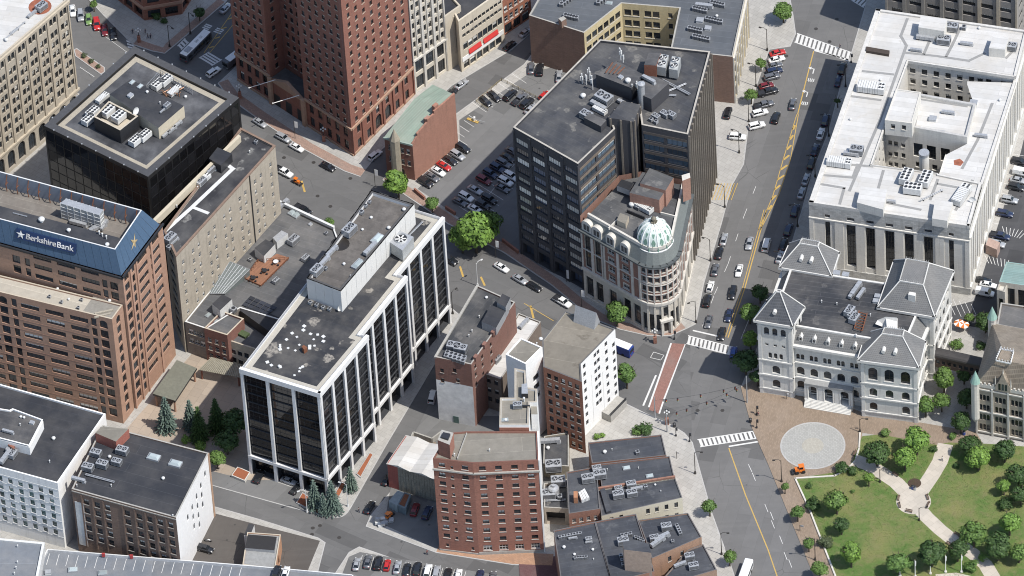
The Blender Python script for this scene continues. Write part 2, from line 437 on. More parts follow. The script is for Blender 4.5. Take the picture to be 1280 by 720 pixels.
def block(name, pts, mat, z=.12, kerb=True, z0=-.02):
    poly = ccw(PP(pts, z)); mb = MB()
    if kerb:
        ins = inset(poly, .28); n = len(poly)
        mb.poly([(p.x, p.y, z) for p in ins], 0)
        for i in range(n):
            a, b, c, d = poly[i], poly[(i + 1) % n], ins[(i + 1) % n], ins[i]
            mb.poly([(a.x, a.y, z), (b.x, b.y, z), (c.x, c.y, z), (d.x, d.y, z)], 1)
            mb.poly([(a.x, a.y, z0), (b.x, b.y, z0), (b.x, b.y, z), (a.x, a.y, z)], 1)
    else:
        mb.poly([(p.x, p.y, z) for p in poly], 0)
        for i in range(len(poly)):
            a, b = poly[i], poly[(i + 1) % len(poly)]
            mb.poly([(a.x, a.y, z0), (b.x, b.y, z0), (b.x, b.y, z), (a.x, a.y, z)], 0)
    return struct(name, mb, [mat, KERB])
SZ = [0]
def sheet(name, pts, mat, z):
    SZ[0] += 1; z = z + .0005 * SZ[0] if z > .1 else z
    poly = ccw(PP(pts, z)); mb = MB(); mb.poly([(p.x, p.y, z) for p in poly]); return struct(name, mb, mat)
def rnd(pts, i, n=6, k=14.0):
    """round corner i of a pixel polygon"""
    a, b, c = Vector(pts[i - 1]), Vector(pts[i]), Vector(pts[(i + 1) % len(pts)])
    p = b + (a - b).normalized() * k; q = b + (c - b).normalized() * k
    out = [tuple((p * (1 - t) + b * t) * (1 - t) + (b * (1 - t) + q * t) * t) for t in [j / n for j in range(n + 1)]]
    return pts[:i] + out + pts[i + 1:]

blkA = [(-80, 14), (566, 386), (578, 396), (530, 478), (497, 533), (481, 560), (430, 650), (365, 635), (265, 607), (-80, 514)]
blkA = rnd(blkA, 6, 6, 16)
block('pavement', blkA, PAV)
blkB = [(597, 404), (780, 503), (815, 520), (840, 531), (856, 541), (866, 553), (876, 590), (890, 640), (916, 712), (926, 745), (690, 745), (690, 708), (640, 706), (545, 691), (457, 658), (463, 644), (490, 612), (545, 487)]
block('pavement', blkB, PAV)
block('pavement', [(265, 632), (325, 649), (398, 672), (407, 678), (390, 745), (-80, 790), (-80, 540)], PAV)
block('pavement', [(449, 683), (495, 699), (640, 722), (690, 735), (690, 790), (380, 790), (400, 745), (436, 690)], PAV)
blkN2 = [(478, 225), (560, 280), (630, 316), (690, 357), (722, 384), (745, 400), (775, 412), (810, 420), (838, 420), (858, 411)] + bw[::-1] + [(984, -120), (700, -60), (700, 20), (655, 80), (570, 142), (500, 195)]
block('pavement', blkN2, PAV)
blkN1 = [(272, 104), (285, 122), (320, 147), (380, 187), (430, 214), (450, 221), (474, 190), (565, 107), (640, 62), (690, 18), (690, -120), (390, -120), (390, -6)]
block('pavement', blkN1, PAV)
block('pavement', [(100, -12), (128, 18), (150, 40), (166, 56), (190, 64), (206, 67), (216, 59), (282, 3), (330, -60), (330, -140), (60, -140)], PAV)
blkR = [(1092, -40), (1080, 12), (1062, 72), (1052, 100), (1035, 165), (1015, 215), (1002, 262), (985, 318), (970, 355), (948, 430), (926, 484), (940, 535), (960, 580), (1014, 712), (1026, 745), (1500, 800), (1500, -140), (1120, -140)]
block('pavement', blkR, PAV)
sheet('road_verge', [(1126, -60), (1500, -60), (1500, 48), (1290, 70), (1112, 42)], ASPH, .124)
# parking lots and yards, 4 mm above the block they lie on
sheet('parking_lot', [(522, 236), (575, 186), (574, 150), (664, 90), (800, 60), (760, 320), (700, 345), (640, 318), (600, 292), (560, 262)], LOT, .124)
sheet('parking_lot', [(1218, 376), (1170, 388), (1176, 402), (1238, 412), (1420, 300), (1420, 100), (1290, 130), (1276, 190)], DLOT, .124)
sheet('yard', [(490, 600), (545, 487), (590, 520), (700, 520), (700, 610), (545, 686), (480, 656)], LOT, .124)
sheet('parking_lot', [(436, 696), (450, 690), (640, 722), (690, 735), (690, 790), (400, 790)], LOT, .128)
sheet('yard', [(300, 650), (400, 676), (380, 725), (240, 725), (236, 690), (262, 640)], asphaltmat('brown_yard', (.085, .075, .066), .3, (.12, .11, .1), rad(70)), .124)
sheet('driveway', [(230, 575), (310, 590), (402, 622), (380, 638), (262, 605)], LOT, .124)
sheet('plaza_paving', [(150, 545), (190, 500), (250, 430), (300, 450), (420, 600), (310, 600), (150, 560)], pavemat('court_paving', (.33, .27, .21), rad(62), (3, 3), .15, .6), .126)
# brick bands along the kerbs
def band(pts, w, mat=PAVR, z=.14):
    a = PP(pts, z); mb = MB()
    for i in range(len(a) - 1):
        d0 = (a[min(i + 1, len(a) - 1)] - a[max(i - 1, 0)]).normalized(); d1 = (a[min(i + 2, len(a) - 1)] - a[i]).normalized()
        n0 = Vector((-d0.y, d0.x)) * w; n1 = Vector((-d1.y, d1.x)) * w
        k0 = Vector((-d0.y, d0.x)) * .35; k1 = Vector((-d1.y, d1.x)) * .35
        q = [a[i] + k0, a[i + 1] + k1, a[i + 1] + n1, a[i] + n0]
        mb.poly([(p.x, p.y, z) for p in q])
    return struct('pavement_band', mb, mat)
band([(272, 104), (285, 122), (320, 147), (380, 187), (430, 214), (450, 221)], 3.2)
band([(478, 225), (560, 280), (630, 316), (690, 357), (722, 384), (745, 400), (775, 412), (810, 420), (838, 420), (858, 411)], 3.0)
band([(166, 56), (190, 64), (206, 67), (216, 59), (282, 3)], 2.6)
band([(545, 691), (640, 706), (690, 708)], 4.5, pavemat('corner_brick', (.36, .21, .13), rad(-8), (.8, .4), .2, .7))
sheet('yard', [(648, 700), (695, 695), (700, 745), (652, 745)], pavemat('dark_red_paving', (.12, .06, .06), rad(10), (1, .5)), .128)
# plaza, circle, lawn and paths
plz = [(926, 484), (948, 470), (1010, 490), (1080, 516), (1220, 540), (1232, 560), (1170, 556), (1078, 541), (1074, 572), (1063, 582), (1050, 590), (995, 597), (1000, 606), (1022, 660), (1045, 715), (1052, 745), (1026, 745), (1014, 712), (960, 580), (940, 535)]
sheet('plaza_paving', plz, PLAZ, .124)
def disc(name, c, r, mat, z, r0=0, n=64):
    o = P(*c, z); mb = MB()
    for k in range(n):
        a0, a1 = 6.2832 * k / n, 6.2832 * (k + 1) / n
        if r0: mb.poly([(o.x + r0*math.cos(a0), o.y + r0*math.sin(a0), z), (o.x + r*math.cos(a0), o.y + r*math.sin(a0), z), (o.x + r*math.cos(a1), o.y + r*math.sin(a1), z), (o.x + r0*math.cos(a1), o.y + r0*math.sin(a1), z)])
        else: mb.poly([(o.x, o.y, z), (o.x + r*math.cos(a0), o.y + r*math.sin(a0), z), (o.x + r*math.cos(a1), o.y + r*math.sin(a1), z)])
    return struct(name, mb, mat)
CC = (1016, 557)
disc('paving_circle', CC, 8.55, pavemat('grey_setts', (.33, .325, .30), rad(20), (.5, .5), .14, .72, .25, (.25, .25, .24)), .17)
disc('paving_circle', CC, 8.7, KERB, .176, 8.3)
disc('paving_circle', CC, 2.9, pavemat('pale_setts', (.36, .34, .29), rad(20), (.4, .4), .12, .75), .182)
def grassmat():
    m, nt, b = newmat('lawn_grass'); v = coords(nt)
    n1 = noise(nt, v, .09, 5, .6); n2 = noise(nt, v, .5, 6, .7); n3 = noise(nt, v, 5, 5, .8)
    k = mixc(nt, ramp(nt, n1, .42, .66), rgba((.1, .175, .035)), rgba((.235, .225, .08)))
    k = mixc(nt, ramp(nt, n2, .46, .66), k, mixc(nt, .6, k, rgba((.24, .2, .1))))
    k = mixc(nt, ramp(nt, n3, .3, .75), mixc(nt, .6, k, rgba((.025, .05, .01))), k)
    nt.links.new(k, b.inputs['Base Color']); b.inputs['Roughness'].default_value = .95
    bump(nt, b, n3, .6, .08)
    return m
LAWN = grassmat()
lawn = [(995, 598), (1045, 590), (1060, 585), (1066, 575), (1078, 545), (1100, 543), (1170, 556), (1186, 553), (1240, 555), (1500, 575), (1500, 790), (1062, 790), (1045, 722)]
block('lawn', lawn, LAWN, .26, False)
kb = [(1045, 722), (1012, 637), (994, 598), (1043, 595), (1060, 586), (1068, 577)]
a = PP(kb, .3); mb = MB()
for i in range(len(a) - 1): mb.wbox(a[i], a[i + 1], -.1, (a[i + 1] - a[i]).length + .1, .1, .48, .22, 0, .22)
lw = mb.build('low_wall', LIME, None); lw['label'] = 'low pale stone kerb wall edging the park lawn along the brick pavement'; lw['category'] = 'low wall'
a = PP([(1075, 541), (1074, 560), (1070, 573)], .3); mb = MB()
for i in range(2): mb.wbox(a[i], a[i + 1], -.05, (a[i + 1] - a[i]).length + .05, .1, .46, .22, 0, .22)
lw = mb.build('low_wall', LIME, None); lw['label'] = 'short stone kerb wall at the lawn corner right of the paved circle'; lw['category'] = 'low wall'
PATHM = pavemat('path_concrete', (.46, .41, .34), rad(40), (2, 2), .1, .75)
def strip(pts, w, mat, z, name='path'):
    a = PP(pts, z); mb = MB(); L = []
    for i in range(len(a)):
        d = (a[min(i + 1, len(a) - 1)] - a[max(i - 1, 0)]).normalized(); n = Vector((-d.y, d.x)) * w / 2
        L.append((a[i] + n, a[i] - n))
    for i in range(len(L) - 1):
        mb.poly([(*L[i][1], z), (*L[i + 1][1], z), (*L[i + 1][0], z), (*L[i][0], z)])
    return struct(name, mb, mat)
strip([(1068, 575), (1085, 581), (1102, 591), (1120, 603), (1140, 623)], 4.2, PATHM, .266)
strip([(1182, 555), (1175, 577), (1165, 594), (1150, 616)], 4.2, PATHM, .266)
strip([(1146, 632), (1158, 646), (1175, 662), (1195, 678), (1216, 692), (1232, 706), (1245, 728), (1250, 750)], 3.9, PATHM, .266)
disc('path', (1142, 627), 4.6, PATHM, .27)
strip([(1170, 722), (1195, 720), (1212, 724)], 2.4, PATHM, .266)
MULCH = plain('dark_mulch', (.07, .045, .03), .95, var=.4, scale=4)
disc('flower_bed', (1143, 604), 1.8, MULCH, .275)

# road markings, 4 mm above the road
def line(pts, w, mat=PAINTW, z=.0, name='road_marking', dash=None):
    a = PP(pts, z); mb = MB()
    for i in range(len(a) - 1):
        d = a[i + 1] - a[i]; L = d.length; d.normalize(); n = Vector((-d.y, d.x)) * w / 2
        segs = [(0, L)]
        if dash: segs = [(s, min(s + dash[0], L)) for s in [k * (dash[0] + dash[1]) for k in range(int(L / (dash[0] + dash[1])) + 1)]]
        for s0, s1 in segs:
            p, q = a[i] + d * s0, a[i] + d * s1
            mb.poly([(*(p - n), z + .002), (*(q - n), z + .002), (*(q + n), z + .002), (*(p + n), z + .002)])
    return struct(name, mb, mat)
def crosswalk(a, b, depth_px, n, frame=True, z=.002, w=.62):
    """ladder crossing from a to b; depth_px is the pixel vector across it"""
    p, q = P(*a), P(*b); r = P(a[0] + depth_px[0], a[1] + depth_px[1]) - p
    mb = MB(); L = q - p; t = L / n
    def quad(o, e1, e2): mb.poly([(*o, z), (*(o + e1), z), (*(o + e1 + e2), z), (*(o + e2), z)])
    for i in range(n): quad(p + t * (i + (1 - w) / 2), t * w, r)
    if frame:
        rn = r.normalized() * .3; quad(p - rn, L, rn * .99); quad(p + r + rn * .01, L, rn)
    return struct('crosswalk', mb, PAINTW)
crosswalk((996, 42), (1064, 66), (-3, 10), 13)
crosswalk((860, 420), (915, 434), (-2, 9), 11)
crosswalk((872, 550), (945, 539), (3, 8), 13)
crosswalk((157, 46), (160, 60), (9, 3), 4, False)
crosswalk((262, 65), (249, 73), (15, 9), 4); crosswalk((246, 74), (275, 98), (0, 0.01), 1, False)
crosswalk((232, 48), (222, 58), (4, 4), 3); crosswalk((258, 29), (252, 35), (8, 3), 3, False); crosswalk((272, 34), (266, 40), (9, 3), 3, False)
crosswalk((1065, 0), (1080, 9), (8, -8), 4)
line([(866, 413), (905, 422)], .5)
line([(1018, 63), (1062, 75)], .5)
line([(911, 558), (948, 552)], .5)
line([(820, 469), (804, 507)], .5, z=.0)
# brick crossing with white edges
sheet('crosswalk', [(840, 429), (856, 430), (829, 499), (823, 517), (811, 512)], CROSSR, .003)
line([(839, 429), (811, 509)], .5); line([(856, 430), (830, 499)], .5); line([(829, 502), (824, 517)], .45)
# Broadway: yellow centre line, hatched median, arrows
line([(1017, 64), (1004, 115), (997, 143)], .3, PAINTY)
line([(910, 422), (931, 360), (958, 262)], .3, PAINTY); line([(907, 421), (928, 360), (955, 262)], .2, PAINTY)
line([(996, 143), (980, 196), (966, 245), (948, 288)], .22, PAINTY); line([(998, 143), (988, 200), (974, 242), (950, 288)], .22, PAINTY)
for i in range(9):
    v0 = 160 + 12.5 * i; lu = 996 - (v0 - 143) * .305; w_ = min(v0 - 143, 290 - v0) * .11 + 1.2; line([(lu + .3, v0 + 2), (lu + w_, v0 - 3.5)], .6, PAINTY)
line([(911, 560), (932, 619), (960, 687), (972, 722)], .3, PAINTY)
line([(984, 700), (960, 640), (940, 590), (925, 558)], .14, dash=(3, 9))
line([(963, 640), (990, 710)], .14, dash=(3, 6))
line([(878, 408), (893, 368), (910, 330), (930, 270), (948, 225)], .13, dash=(3, 6))
line([(926, 424), (942, 385)], .13)
def arrow(u, v, du, dv):
    p = P(u, v); d = (P(u + du, v + dv) - p).normalized(); n = Vector((-d.y, d.x)); mb = MB(); z = .003
    def pt(a, b): r = p + d * a + n * b; return (r.x, r.y, z)
    mb.poly([pt(0, -.15), pt(2, -.15), pt(2, .15), pt(0, .15)]); mb.poly([pt(1.7, .15), pt(2, .15), pt(2.2, .9), pt(1.9, .9)])
    mb.poly([pt(1.5, .8), pt(2.7, .8), pt(2.1, 1.7)])
    struct('road_marking', mb, PAINTW)
    mb = MB()
    for k in range(4): mb.poly([pt(-3.4, -.9 + k * .5), pt(-2.0, -.9 + k * .5), pt(-2.0, -.65 + k * .5), pt(-3.4, -.65 + k * .5)])
    mb.poly([pt(-3.4, -.9), pt(-3.4, .85), pt(-3.2, .85), pt(-3.2, -.9)])
    struct('road_marking', mb, PAINTW)
arrow(1016, 92, 4, -14); arrow(1008, 121, 4, -14)
# State Street: short yellow dashes, lane lines
for a, b in (((377, 226), (381, 240)), ((575, 333), (579, 346)), ((601, 346), (606, 357)), ((663, 382), (667, 398))): line([a, b], .55, PAINTY)
line([(655, 379), (692, 401)], .2, PAINTY)
line([(110, 30), (160, 66)], .1, z=.0); line([(100, 84), (118, 96)], .14)
# median with planting in the upper street
block('traffic_island', [(92, 62), (96, 60), (131, 84), (131, 90), (126, 93), (94, 70)], PAVR, .14, True)
# bus road markings
line([(290, 16), (255, 66)], .2, PAINTY); line([(292, 30), (262, 66)], .2, PAINTY)
for i in range(4): line([(291 - i * 8, 22 + i * 12), (285 - i * 8, 24 + i * 12)], .4, PAINTY)
# bay lines of the lots
def bays(p, q, n, dpx, z=.13):
    for i in range(n + 1):
        t = i / n; u, v = p[0] + (q[0] - p[0]) * t, p[1] + (q[1] - p[1]) * t
        line([(u, v), (u + dpx[0], v + dpx[1])], .12, z=z)
bays((541, 232), (585, 182), 8, (-14, -9)); bays((598, 152), (575, 178), 4, (-12, -8))
bays((574, 258), (626, 195), 9, (16, 10)); line([(590, 268), (644, 204)], .12, z=.13); bays((590, 268), (642, 205), 9, (16, 10))
bays((590, 128), (640, 92), 6, (18, 12))
bays((453, 694), (640, 723), 13, (-5, 17))
bays((1286, 196), (1222, 340), 12, (-22, -4), .13)
for i in range(7): line([(1253 + i * 5, 283 + i * 1), (1256 + i * 3, 293 + i * .8)], .15, z=.13)
for i in range(7): line([(1231 + i * 5, 319 + i), (1236 + i * 4, 329 + i)], .15, z=.13)
bays((1184, 372), (1214, 380), 4, (10, 22), .13)
# hatching on the side entrance of the dark office block
for i in range(9): line([(890 + i * 4, 229), (890 + i * 4 - 8, 250)], .2, PAINTY, .13)
line([(830, 444), (817, 440), (813, 447), (826, 450), (830, 444)], .15)
# manhole covers
MAN = plain('cast_iron', (.06, .055, .05), .6, .3)
mb = MB()
for u, v in ((347, 211), (397, 245), (413, 258), (438, 223), (355, 197), (392, 203), (400, 657), (424, 672), (391, 660), (435, 635), (382, 570), (405, 540), (868, 575), (903, 513), (872, 513), (983, 70), (1046, 24), (1037, 52), (1020, 36), (1006, 590), (660, 700), (562, 640), (390, 668)):
    p = P(u, v); mb.cyl((p.x, p.y), .55, -.01, .012, 12)
struct('manhole_covers', mb, MAN)
# ================================================================= BUILDINGS, first part
def rect(p0, p1, depth):
    d = (p1 - p0).normalized(); n = Vector((-d.y, d.x)) * depth
    return [p0, p1, p1 + n, p0 + n]
def lerp(a, b, t): return a + (b - a) * t
def pbox(bld, name, pts, zt, zb, mats, top=1):
    """a block whose top outline is read off the photograph at height zt"""
    mb = MB(); mb.prism(ccw(PP(pts, zt)), zb, zt, 0, top if isinstance(mats, (list, tuple)) and len(mats) > 1 else 0)
    return mb.build(name, mats, bld)
def wb(bld, name, mat, p0, p1, a0, a1, z0, z1, out, back=0.0):
    mb = MB(); mb.wbox(p0, p1, a0, a1, z0, z1, out, 0, back); return mb.build(name, mat, bld)
def ring(bld, name, poly, d0, d1, z0, z1, mat):
    a, b = inset(poly, d0), inset(poly, d1); mb = MB(); n = len(poly)
    for i in range(n):
        j = (i + 1) % n
        mb.poly([(*a[i], z1), (*a[j], z1), (*b[j], z1), (*b[i], z1)]); mb.poly([(*a[i], z0), (*a[j], z0), (*a[j], z1), (*a[i], z1)])
        mb.poly([(*b[j], z0), (*b[i], z0), (*b[i], z1), (*b[j], z1)])
    return mb.build(name, mat, bld)
def band_course(bld, poly, edges, z0, z1, out, mat, name='cornice'):
    mb = MB()
    for i in edges:
        a, b = poly[i], poly[(i + 1) % len(poly)]
        mb.wbox(a, b, -out * .98, (b - a).length + out * .98, z0, z1, out, 0, 0.1)
    return mb.build(name, mat, bld)

# ---- rooftop equipment: shared meshes, each placed piece a part of its building
EQ = {}
def eqmesh(kind):
    if kind in EQ: return EQ[kind]
    mb = MB(); mats = [STEEL, DARKM]
    if kind == 'ac_unit':
        mb.box((0, 0), (2.4, 1.6), .25, 1.5, 0, 0); mb.box((0, 0), (2.2, 1.4), 0, .25, 0, 1)
        for x in (-.55, .55):
            mb.cyl((x, 0), .5, 1.5, 1.62, 14, 0, None, False); mb.cyl((x, 0), .48, 1.48, 1.53, 14, 1)
            for k in range(4):
                a = k * math.pi / 2 + .3; mb.box((x + .2 * math.cos(a), .2 * math.sin(a)), (.4, .12), 1.53, 1.56, a, 0)
        for z in (.5, .75, 1.0, 1.25): mb.box((0, -.81), (2.2, .03), z, z + .1, 0, 1)
        for z in (.5, .75, 1.0, 1.25): mb.box((1.21, 0), (.03, 1.4), z, z + .1, 0, 1)
    elif kind == 'condenser':
        mb.box((0, 0), (.9, .9), .15, 1.0, 0, 0); mb.cyl((0, 0), .36, 1.0, 1.06, 12, 0, None, False); mb.cyl((0, 0), .34, .99, 1.02, 12, 1)
        for z in (.3, .5, .7): mb.box((0, -.46), (.8, .03), z, z + .1, 0, 1)
        mb.box((0, 0), (.8, .8), 0, .15, 0, 1)
    elif kind == 'roof_vent':
        mb.lathe((0, 0), [(.28, 0), (.28, .5), (.55, .55), (.52, .75), (.3, .95), (0.0, 1.0)], 12, 0); mats = [OFFW]
    elif kind == 'vent_pipe':
        mb.cyl((0, 0), .12, 0, .9, 8, 0); mb.cyl((0, 0), .22, .9, 1.05, 8, 0, .1); mats = [OFFW]
    elif kind == 'skylight':
        mb.box((0, 0), (1.7, 1.1), 0, .3, 0, 0)
        q = [(-.78, -.48, .3), (.78, -.48, .3), (.78, .48, .3), (-.78, .48, .3), (-.5, -.25, .55), (.5, -.25, .55), (.5, .25, .55), (-.5, .25, .55)]
        mb.mesh(q, [(0, 1, 5, 4), (1, 2, 6, 5), (2, 3, 7, 6), (3, 0, 4, 7), (4, 5, 6, 7)], 1); mats = [STEEL, MATS['skylight_glass']]
    elif kind == 'roof_hatch':
        mb.box((0, 0), (1.2, 1.0), 0, .5, 0, 0); mb.box((0, 0), (1.3, 1.1), .5, .58, 0, 1); mats = [OFFW, STEEL]
    elif kind == 'ballast_pad':
        mb.box((0, 0), (.6, .6), 0, .12, 0, 0); mats = [OFFW]
    elif kind == 'satellite_dish':
        mb.cyl((0, 0), .08, 0, .8, 8, 0)
        n = 14
        for j, (r0, r1) in enumerate(((0, .5), (.5, .95))):
            for k in range(n):
                a0, a1 = 6.2832 * k / n, 6.2832 * (k + 1) / n
                f = lambda r, a: (r * math.cos(a), -.25 - r * r * .3 + .7 * r * math.sin(a) * .3, 1.0 + r * math.sin(a) * .9)
                mb.poly([f(r0, a0), f(r1, a0), f(r1, a1), f(r0, a1)], 0)
        mats = [OFFW]
    elif kind == 'cooling_bank':
        mb.box((0, 0), (4.2, 2.4), .4, 2.2, 0, 0); mb.box((0, 0), (4.0, 2.2), 0, .4, 0, 1)
        for x in (-1.5, -.5, .5, 1.5):
            for y in (-.58, .58):
                mb.cyl((x, y), .43, 2.2, 2.36, 12, 0, None, False); mb.cyl((x, y), .41, 2.19, 2.25, 12, 1)
        mats = [OFFW, DARKM]
    elif kind == 'package_unit':
        mb.box((0, 0), (6.0, 2.3), .3, 1.9, 0, 0); mb.box((0, 0), (5.8, 2.1), 0, .3, 0, 1)
        for x in (2.0, 2.65):
            for y in (-.5, .5): mb.cyl((x, y), .29, 1.9, 2.02, 12, 0, None, False); mb.cyl((x, y), .27, 1.89, 1.95, 12, 1)
        for x in range(9): mb.box((-2.8 + x * .55, -1.16), (.04, .03), .35, 1.85, 0, 1); mb.box((-2.8 + x * .55, 0), (.05, 2.3), 1.9, 1.93, 0, 1)
        mats = [OFFW, DARKM]
    elif kind == 'duct':
        mb.box((0, 0), (3.2, .7), .35, 1.0, 0, 0); mb.box((1.4, 0), (.7, .7), 0, .35, 0, 0); mb.box((-1.4, 0), (.5, .5), 0, .35, 0, 1)
        for x in (-.9, 0, .9): mb.box((x, 0), (.08, .78), .32, 1.04, 0, 0)
    elif kind == 'pipe_run':
        for y in (-.2, .1): mb.tube([(-3, y, .35), (3, y, .35)], .09, 6, 0)
        for x in (-2.5, 0, 2.5): mb.box((x, 0), (.2, .8), 0, .27, 0, 1)
    me = bpy.data.meshes.new(kind)
    me.from_pydata(mb.v, [], mb.f)
    for k in mats: me.materials.append(k)
    if len(mats) > 1: me.polygons.foreach_set('material_index', mb.m)
    me.update(); EQ[kind] = me
    return me
glassmat('skylight_glass', (.3, .34, .34), .12, .5, .4)
def eq(bld, kind, u, v, z, rz=0.0, s=1.0):
    p = P(u, v, z + .4 * s)
    return inst(kind, eqmesh(kind), bld, (p.x, p.y, z), rz, (s, s, s))
def eqs(bld, z, rz, lst):
    for it in lst: eq(bld, it[0], it[1], it[2], z, rz + (it[4] if len(it) > 4 else 0), it[3] if len(it) > 3 else 1.0)

R_DARK = roofmat('dark_membrane_roof', (.04, .042, .048), A_STATE, (2.0, 26), stain=.25, spots=.35, spotc=(.3, .28, .24))
R_NAVY = roofmat('black_membrane_roof', (.021, .023, .029), rad(-25), (3.0, 40), stain=.12, spots=.0)
R_MIXED = roofmat('patched_grey_roof', (.023, .024, .028), rad(-28), (2.6, 20), stain=.2, spots=.6, spotc=(.4, .36, .3))
R_BROWN = roofmat('brown_gravel_roof', (.105, .093, .082), rad(-28), (4, 30), stain=.2, blot=.7)
R_GREY = roofmat('grey_membrane_roof', (.085, .086, .088), rad(-30), (2.2, 20), stain=.3)
R_TAN = roofmat('tan_gravel_roof', (.2, .183, .15), rad(0), (5, 40), stain=.2, blot=.45)
R_WHITE = roofmat('white_membrane_roof', (.53, .52, .495), rad(-16), (1.9, 60), seamc=(.4, .39, .37), stain=.45, spotc=(.4, .36, .3), blot=.22, spots=.4)
BALLAST = plain('tan_ballast', (.37, .33, .26), .9, var=.3, scale=4)

# ---- beige stone office tower, upper left corner of the photograph
H = 43
STONE1 = masonry('beige_stone', (.43, .385, .31), (.32, .28, .23), rad(40), .9, .4, .12, .3)
p0, p1 = P(-60, 123, H), P(84, -1, H)
poly = rect(p0, p1, 45)
b = building('office_tower', 'tall beige stone office tower with arched top windows and white flat roof, upper left corner', poly)
L = (p1 - p0).length; n = int(L / 4.3); bay = L / n
wp = W(1.25, 2.4, .45, FRAMED, blinds=(0, 0, .3, .5, .7), sill=TANP, ny=2); wa = W(1.3, 2.6, .45, FRAMED, arch=True, ny=2, blinds=(0, 0, .3)); wg = W(2.9, 6.2, .6, FRAMED, arch=True, nx=3, ny=4, blinds=(0,))
ops = []
for i in range(n):
    c = bay * (i + .5)
    for s in (-.78, .78):
        for z in rows(11.3, 3.7, 7): ops.append((c + s, z, wp))
        ops.append((c + s, 38.3, wa))
    ops.append((c, 1.2, wg))
shell(b, poly, H, [STONE1], {0: ops}, mroof=R_WHITE, cap=TANP)
for i in range(n + 1): wb(b, 'pilaster', TANP, p0, p1, max(0, bay * i - .45), min(L, bay * i + .45), 9.2, 41.6, .35)
band_course(b, poly, (0,), 8.5, 9.2, .6, TANP); band_course(b, poly, (0,), 41.6, 42.4, .5, TANP)
eqs(b, H - .7, rad(45), [('ac_unit', 52, 10, 1.3), ('duct', 40, 18), ('pipe_run', 14, 42), ('pipe_run', 22, 34), ('roof_vent', 8, 50)])
p = P(50, 8, H - .6); mb = MB(); mb.cyl((p.x, p.y), 3.2, H - .7, H - .685, 18); mb.build('rust_stain', plain('rust_stain', (.3, .1, .055), .9, var=.4, scale=.8), b)

# ---- black glass block with tan bordered roof
H = 46
poly = PP([(55, 157), (185, 221), (299, 122), (167.5, 57.5)], H)
b = building('glass_office_block', 'black mirrored glass office block with a tan bordered dark flat roof', poly)
pan = W(2.8, 3.6, .06, plain('black_frame', (.011, .011, .012), .4), G_BLACK, (0,), ny=1, ft=.07, name='glass_panel')
FRAMED = MATS['black_frame']; sp = {}
for e in (0, 1):
    L = (poly[e + 1] - poly[e]).length; sp[e] = grid(L, 12, .5, .5, rows(.6, 3.68, 12), pan)
R_B2 = roofmat('streaked_black_roof', (.03, .031, .035), A_STATE, (3, 20), stain=.6, spots=.0, spotc=(.2, .2, .205))
zr = shell(b, poly, H, [FRAMED], sp, mroof=R_B2, ph=.9, pt=2.2, cap=plain('dark_coping', (.06, .06, .063), .7), tilt=.004)
ring(b, 'ballast_strip', poly, 2.4, 3.9, zr, zr + .05, BALLAST)
mb = MB()
for e in (0, 1, 2, 3):
    a, c = poly[e], poly[(e + 1) % 4]; LL = (c - a).length
    for t in cols(LL, 7, 1): q = lerp(a, c, t / LL); mb.box((q.x, q.y), (.35, .35), H, H + .25)
mb.build('parapet_anchor', STEEL, b)
TANWALL = plain('tan_stucco', (.50, .44, .33), .85, var=.12)
ph = pbox(b, 'penthouse', [(137, 118), (163, 99), (230, 132.5), (198, 160)], zr + 4.2, zr, [TANWALL, R_NAVY])
mb = MB(); q = ccw(PP([(117, 146), (136, 126), (173, 145), (150, 163)], zr + 5)); qi = inset(q, .5)
for i in range(4):
    j = (i + 1) % 4
    mb.poly([(*q[i], zr), (*q[j], zr), (*q[j], zr + 5), (*q[i], zr + 5)], 0); mb.poly([(*q[i], zr + 5), (*q[j], zr + 5), (*qi[j], zr + 5), (*qi[i], zr + 5)], 1)
    mb.poly([(*qi[j], zr + 2.4), (*qi[i], zr + 2.4), (*qi[i], zr + 5), (*qi[j], zr + 5)], 0)
mb.poly([(*k, zr + 2.4) for k in qi], 1)
mb.build('equipment_screen', [DARKM, TANP], b)
for (u, v) in ((136, 141), (150, 148)):
    c = eq(b, 'cooling_bank', u, v, zr + 2.4, rad(48), 1.05)
eqs(b, zr, rad(48), [('cooling_bank', 111, 152, .9), ('cooling_bank', 116, 143, .9), ('package_unit', 128, 124, .7), ('cooling_bank', 181, 172, .9), ('cooling_bank', 170, 178, .9), ('cooling_bank', 207, 103, .9), ('cooling_bank', 198, 108, .9), ('duct', 208, 168), ('duct', 215, 163), ('duct', 222, 156), ('roof_vent', 232, 121, .8), ('vent_pipe', 225, 108), ('package_unit', 218, 115, .7)])
eqs(b, zr + 4.2, rad(48), [('satellite_dish', 168, 140, 1.2), ('roof_hatch', 163, 119, 1.2), ('roof_vent', 184, 115, .8), ('skylight', 175, 107), ('ac_unit', 209, 133, .8), ('vent_pipe', 200, 129), ('skylight', 165, 102), ('duct', 203, 139, .6)])
mb = MB(); f = ccw(PP([(183, 107), (200, 88), (240, 111), (220, 128)], zr + 2.2))
for i in (1, 2):
    a, c = f[i], f[(i + 1) % 4]; LL = (c - a).length
    for k in range(13): q = lerp(a, c, k / 12); mb.box((q.x, q.y), (.12, .12), zr, zr + 2.4)
    for z in (.5, 1.3, 2.2): mb.wbox(a, c, 0, LL, zr + z, zr + z + .12, .05)
mb.build('screen_fence', STEEL, b)
mb = MB(); c = P(215, 115, zr + .6); R2 = random.Random(4)
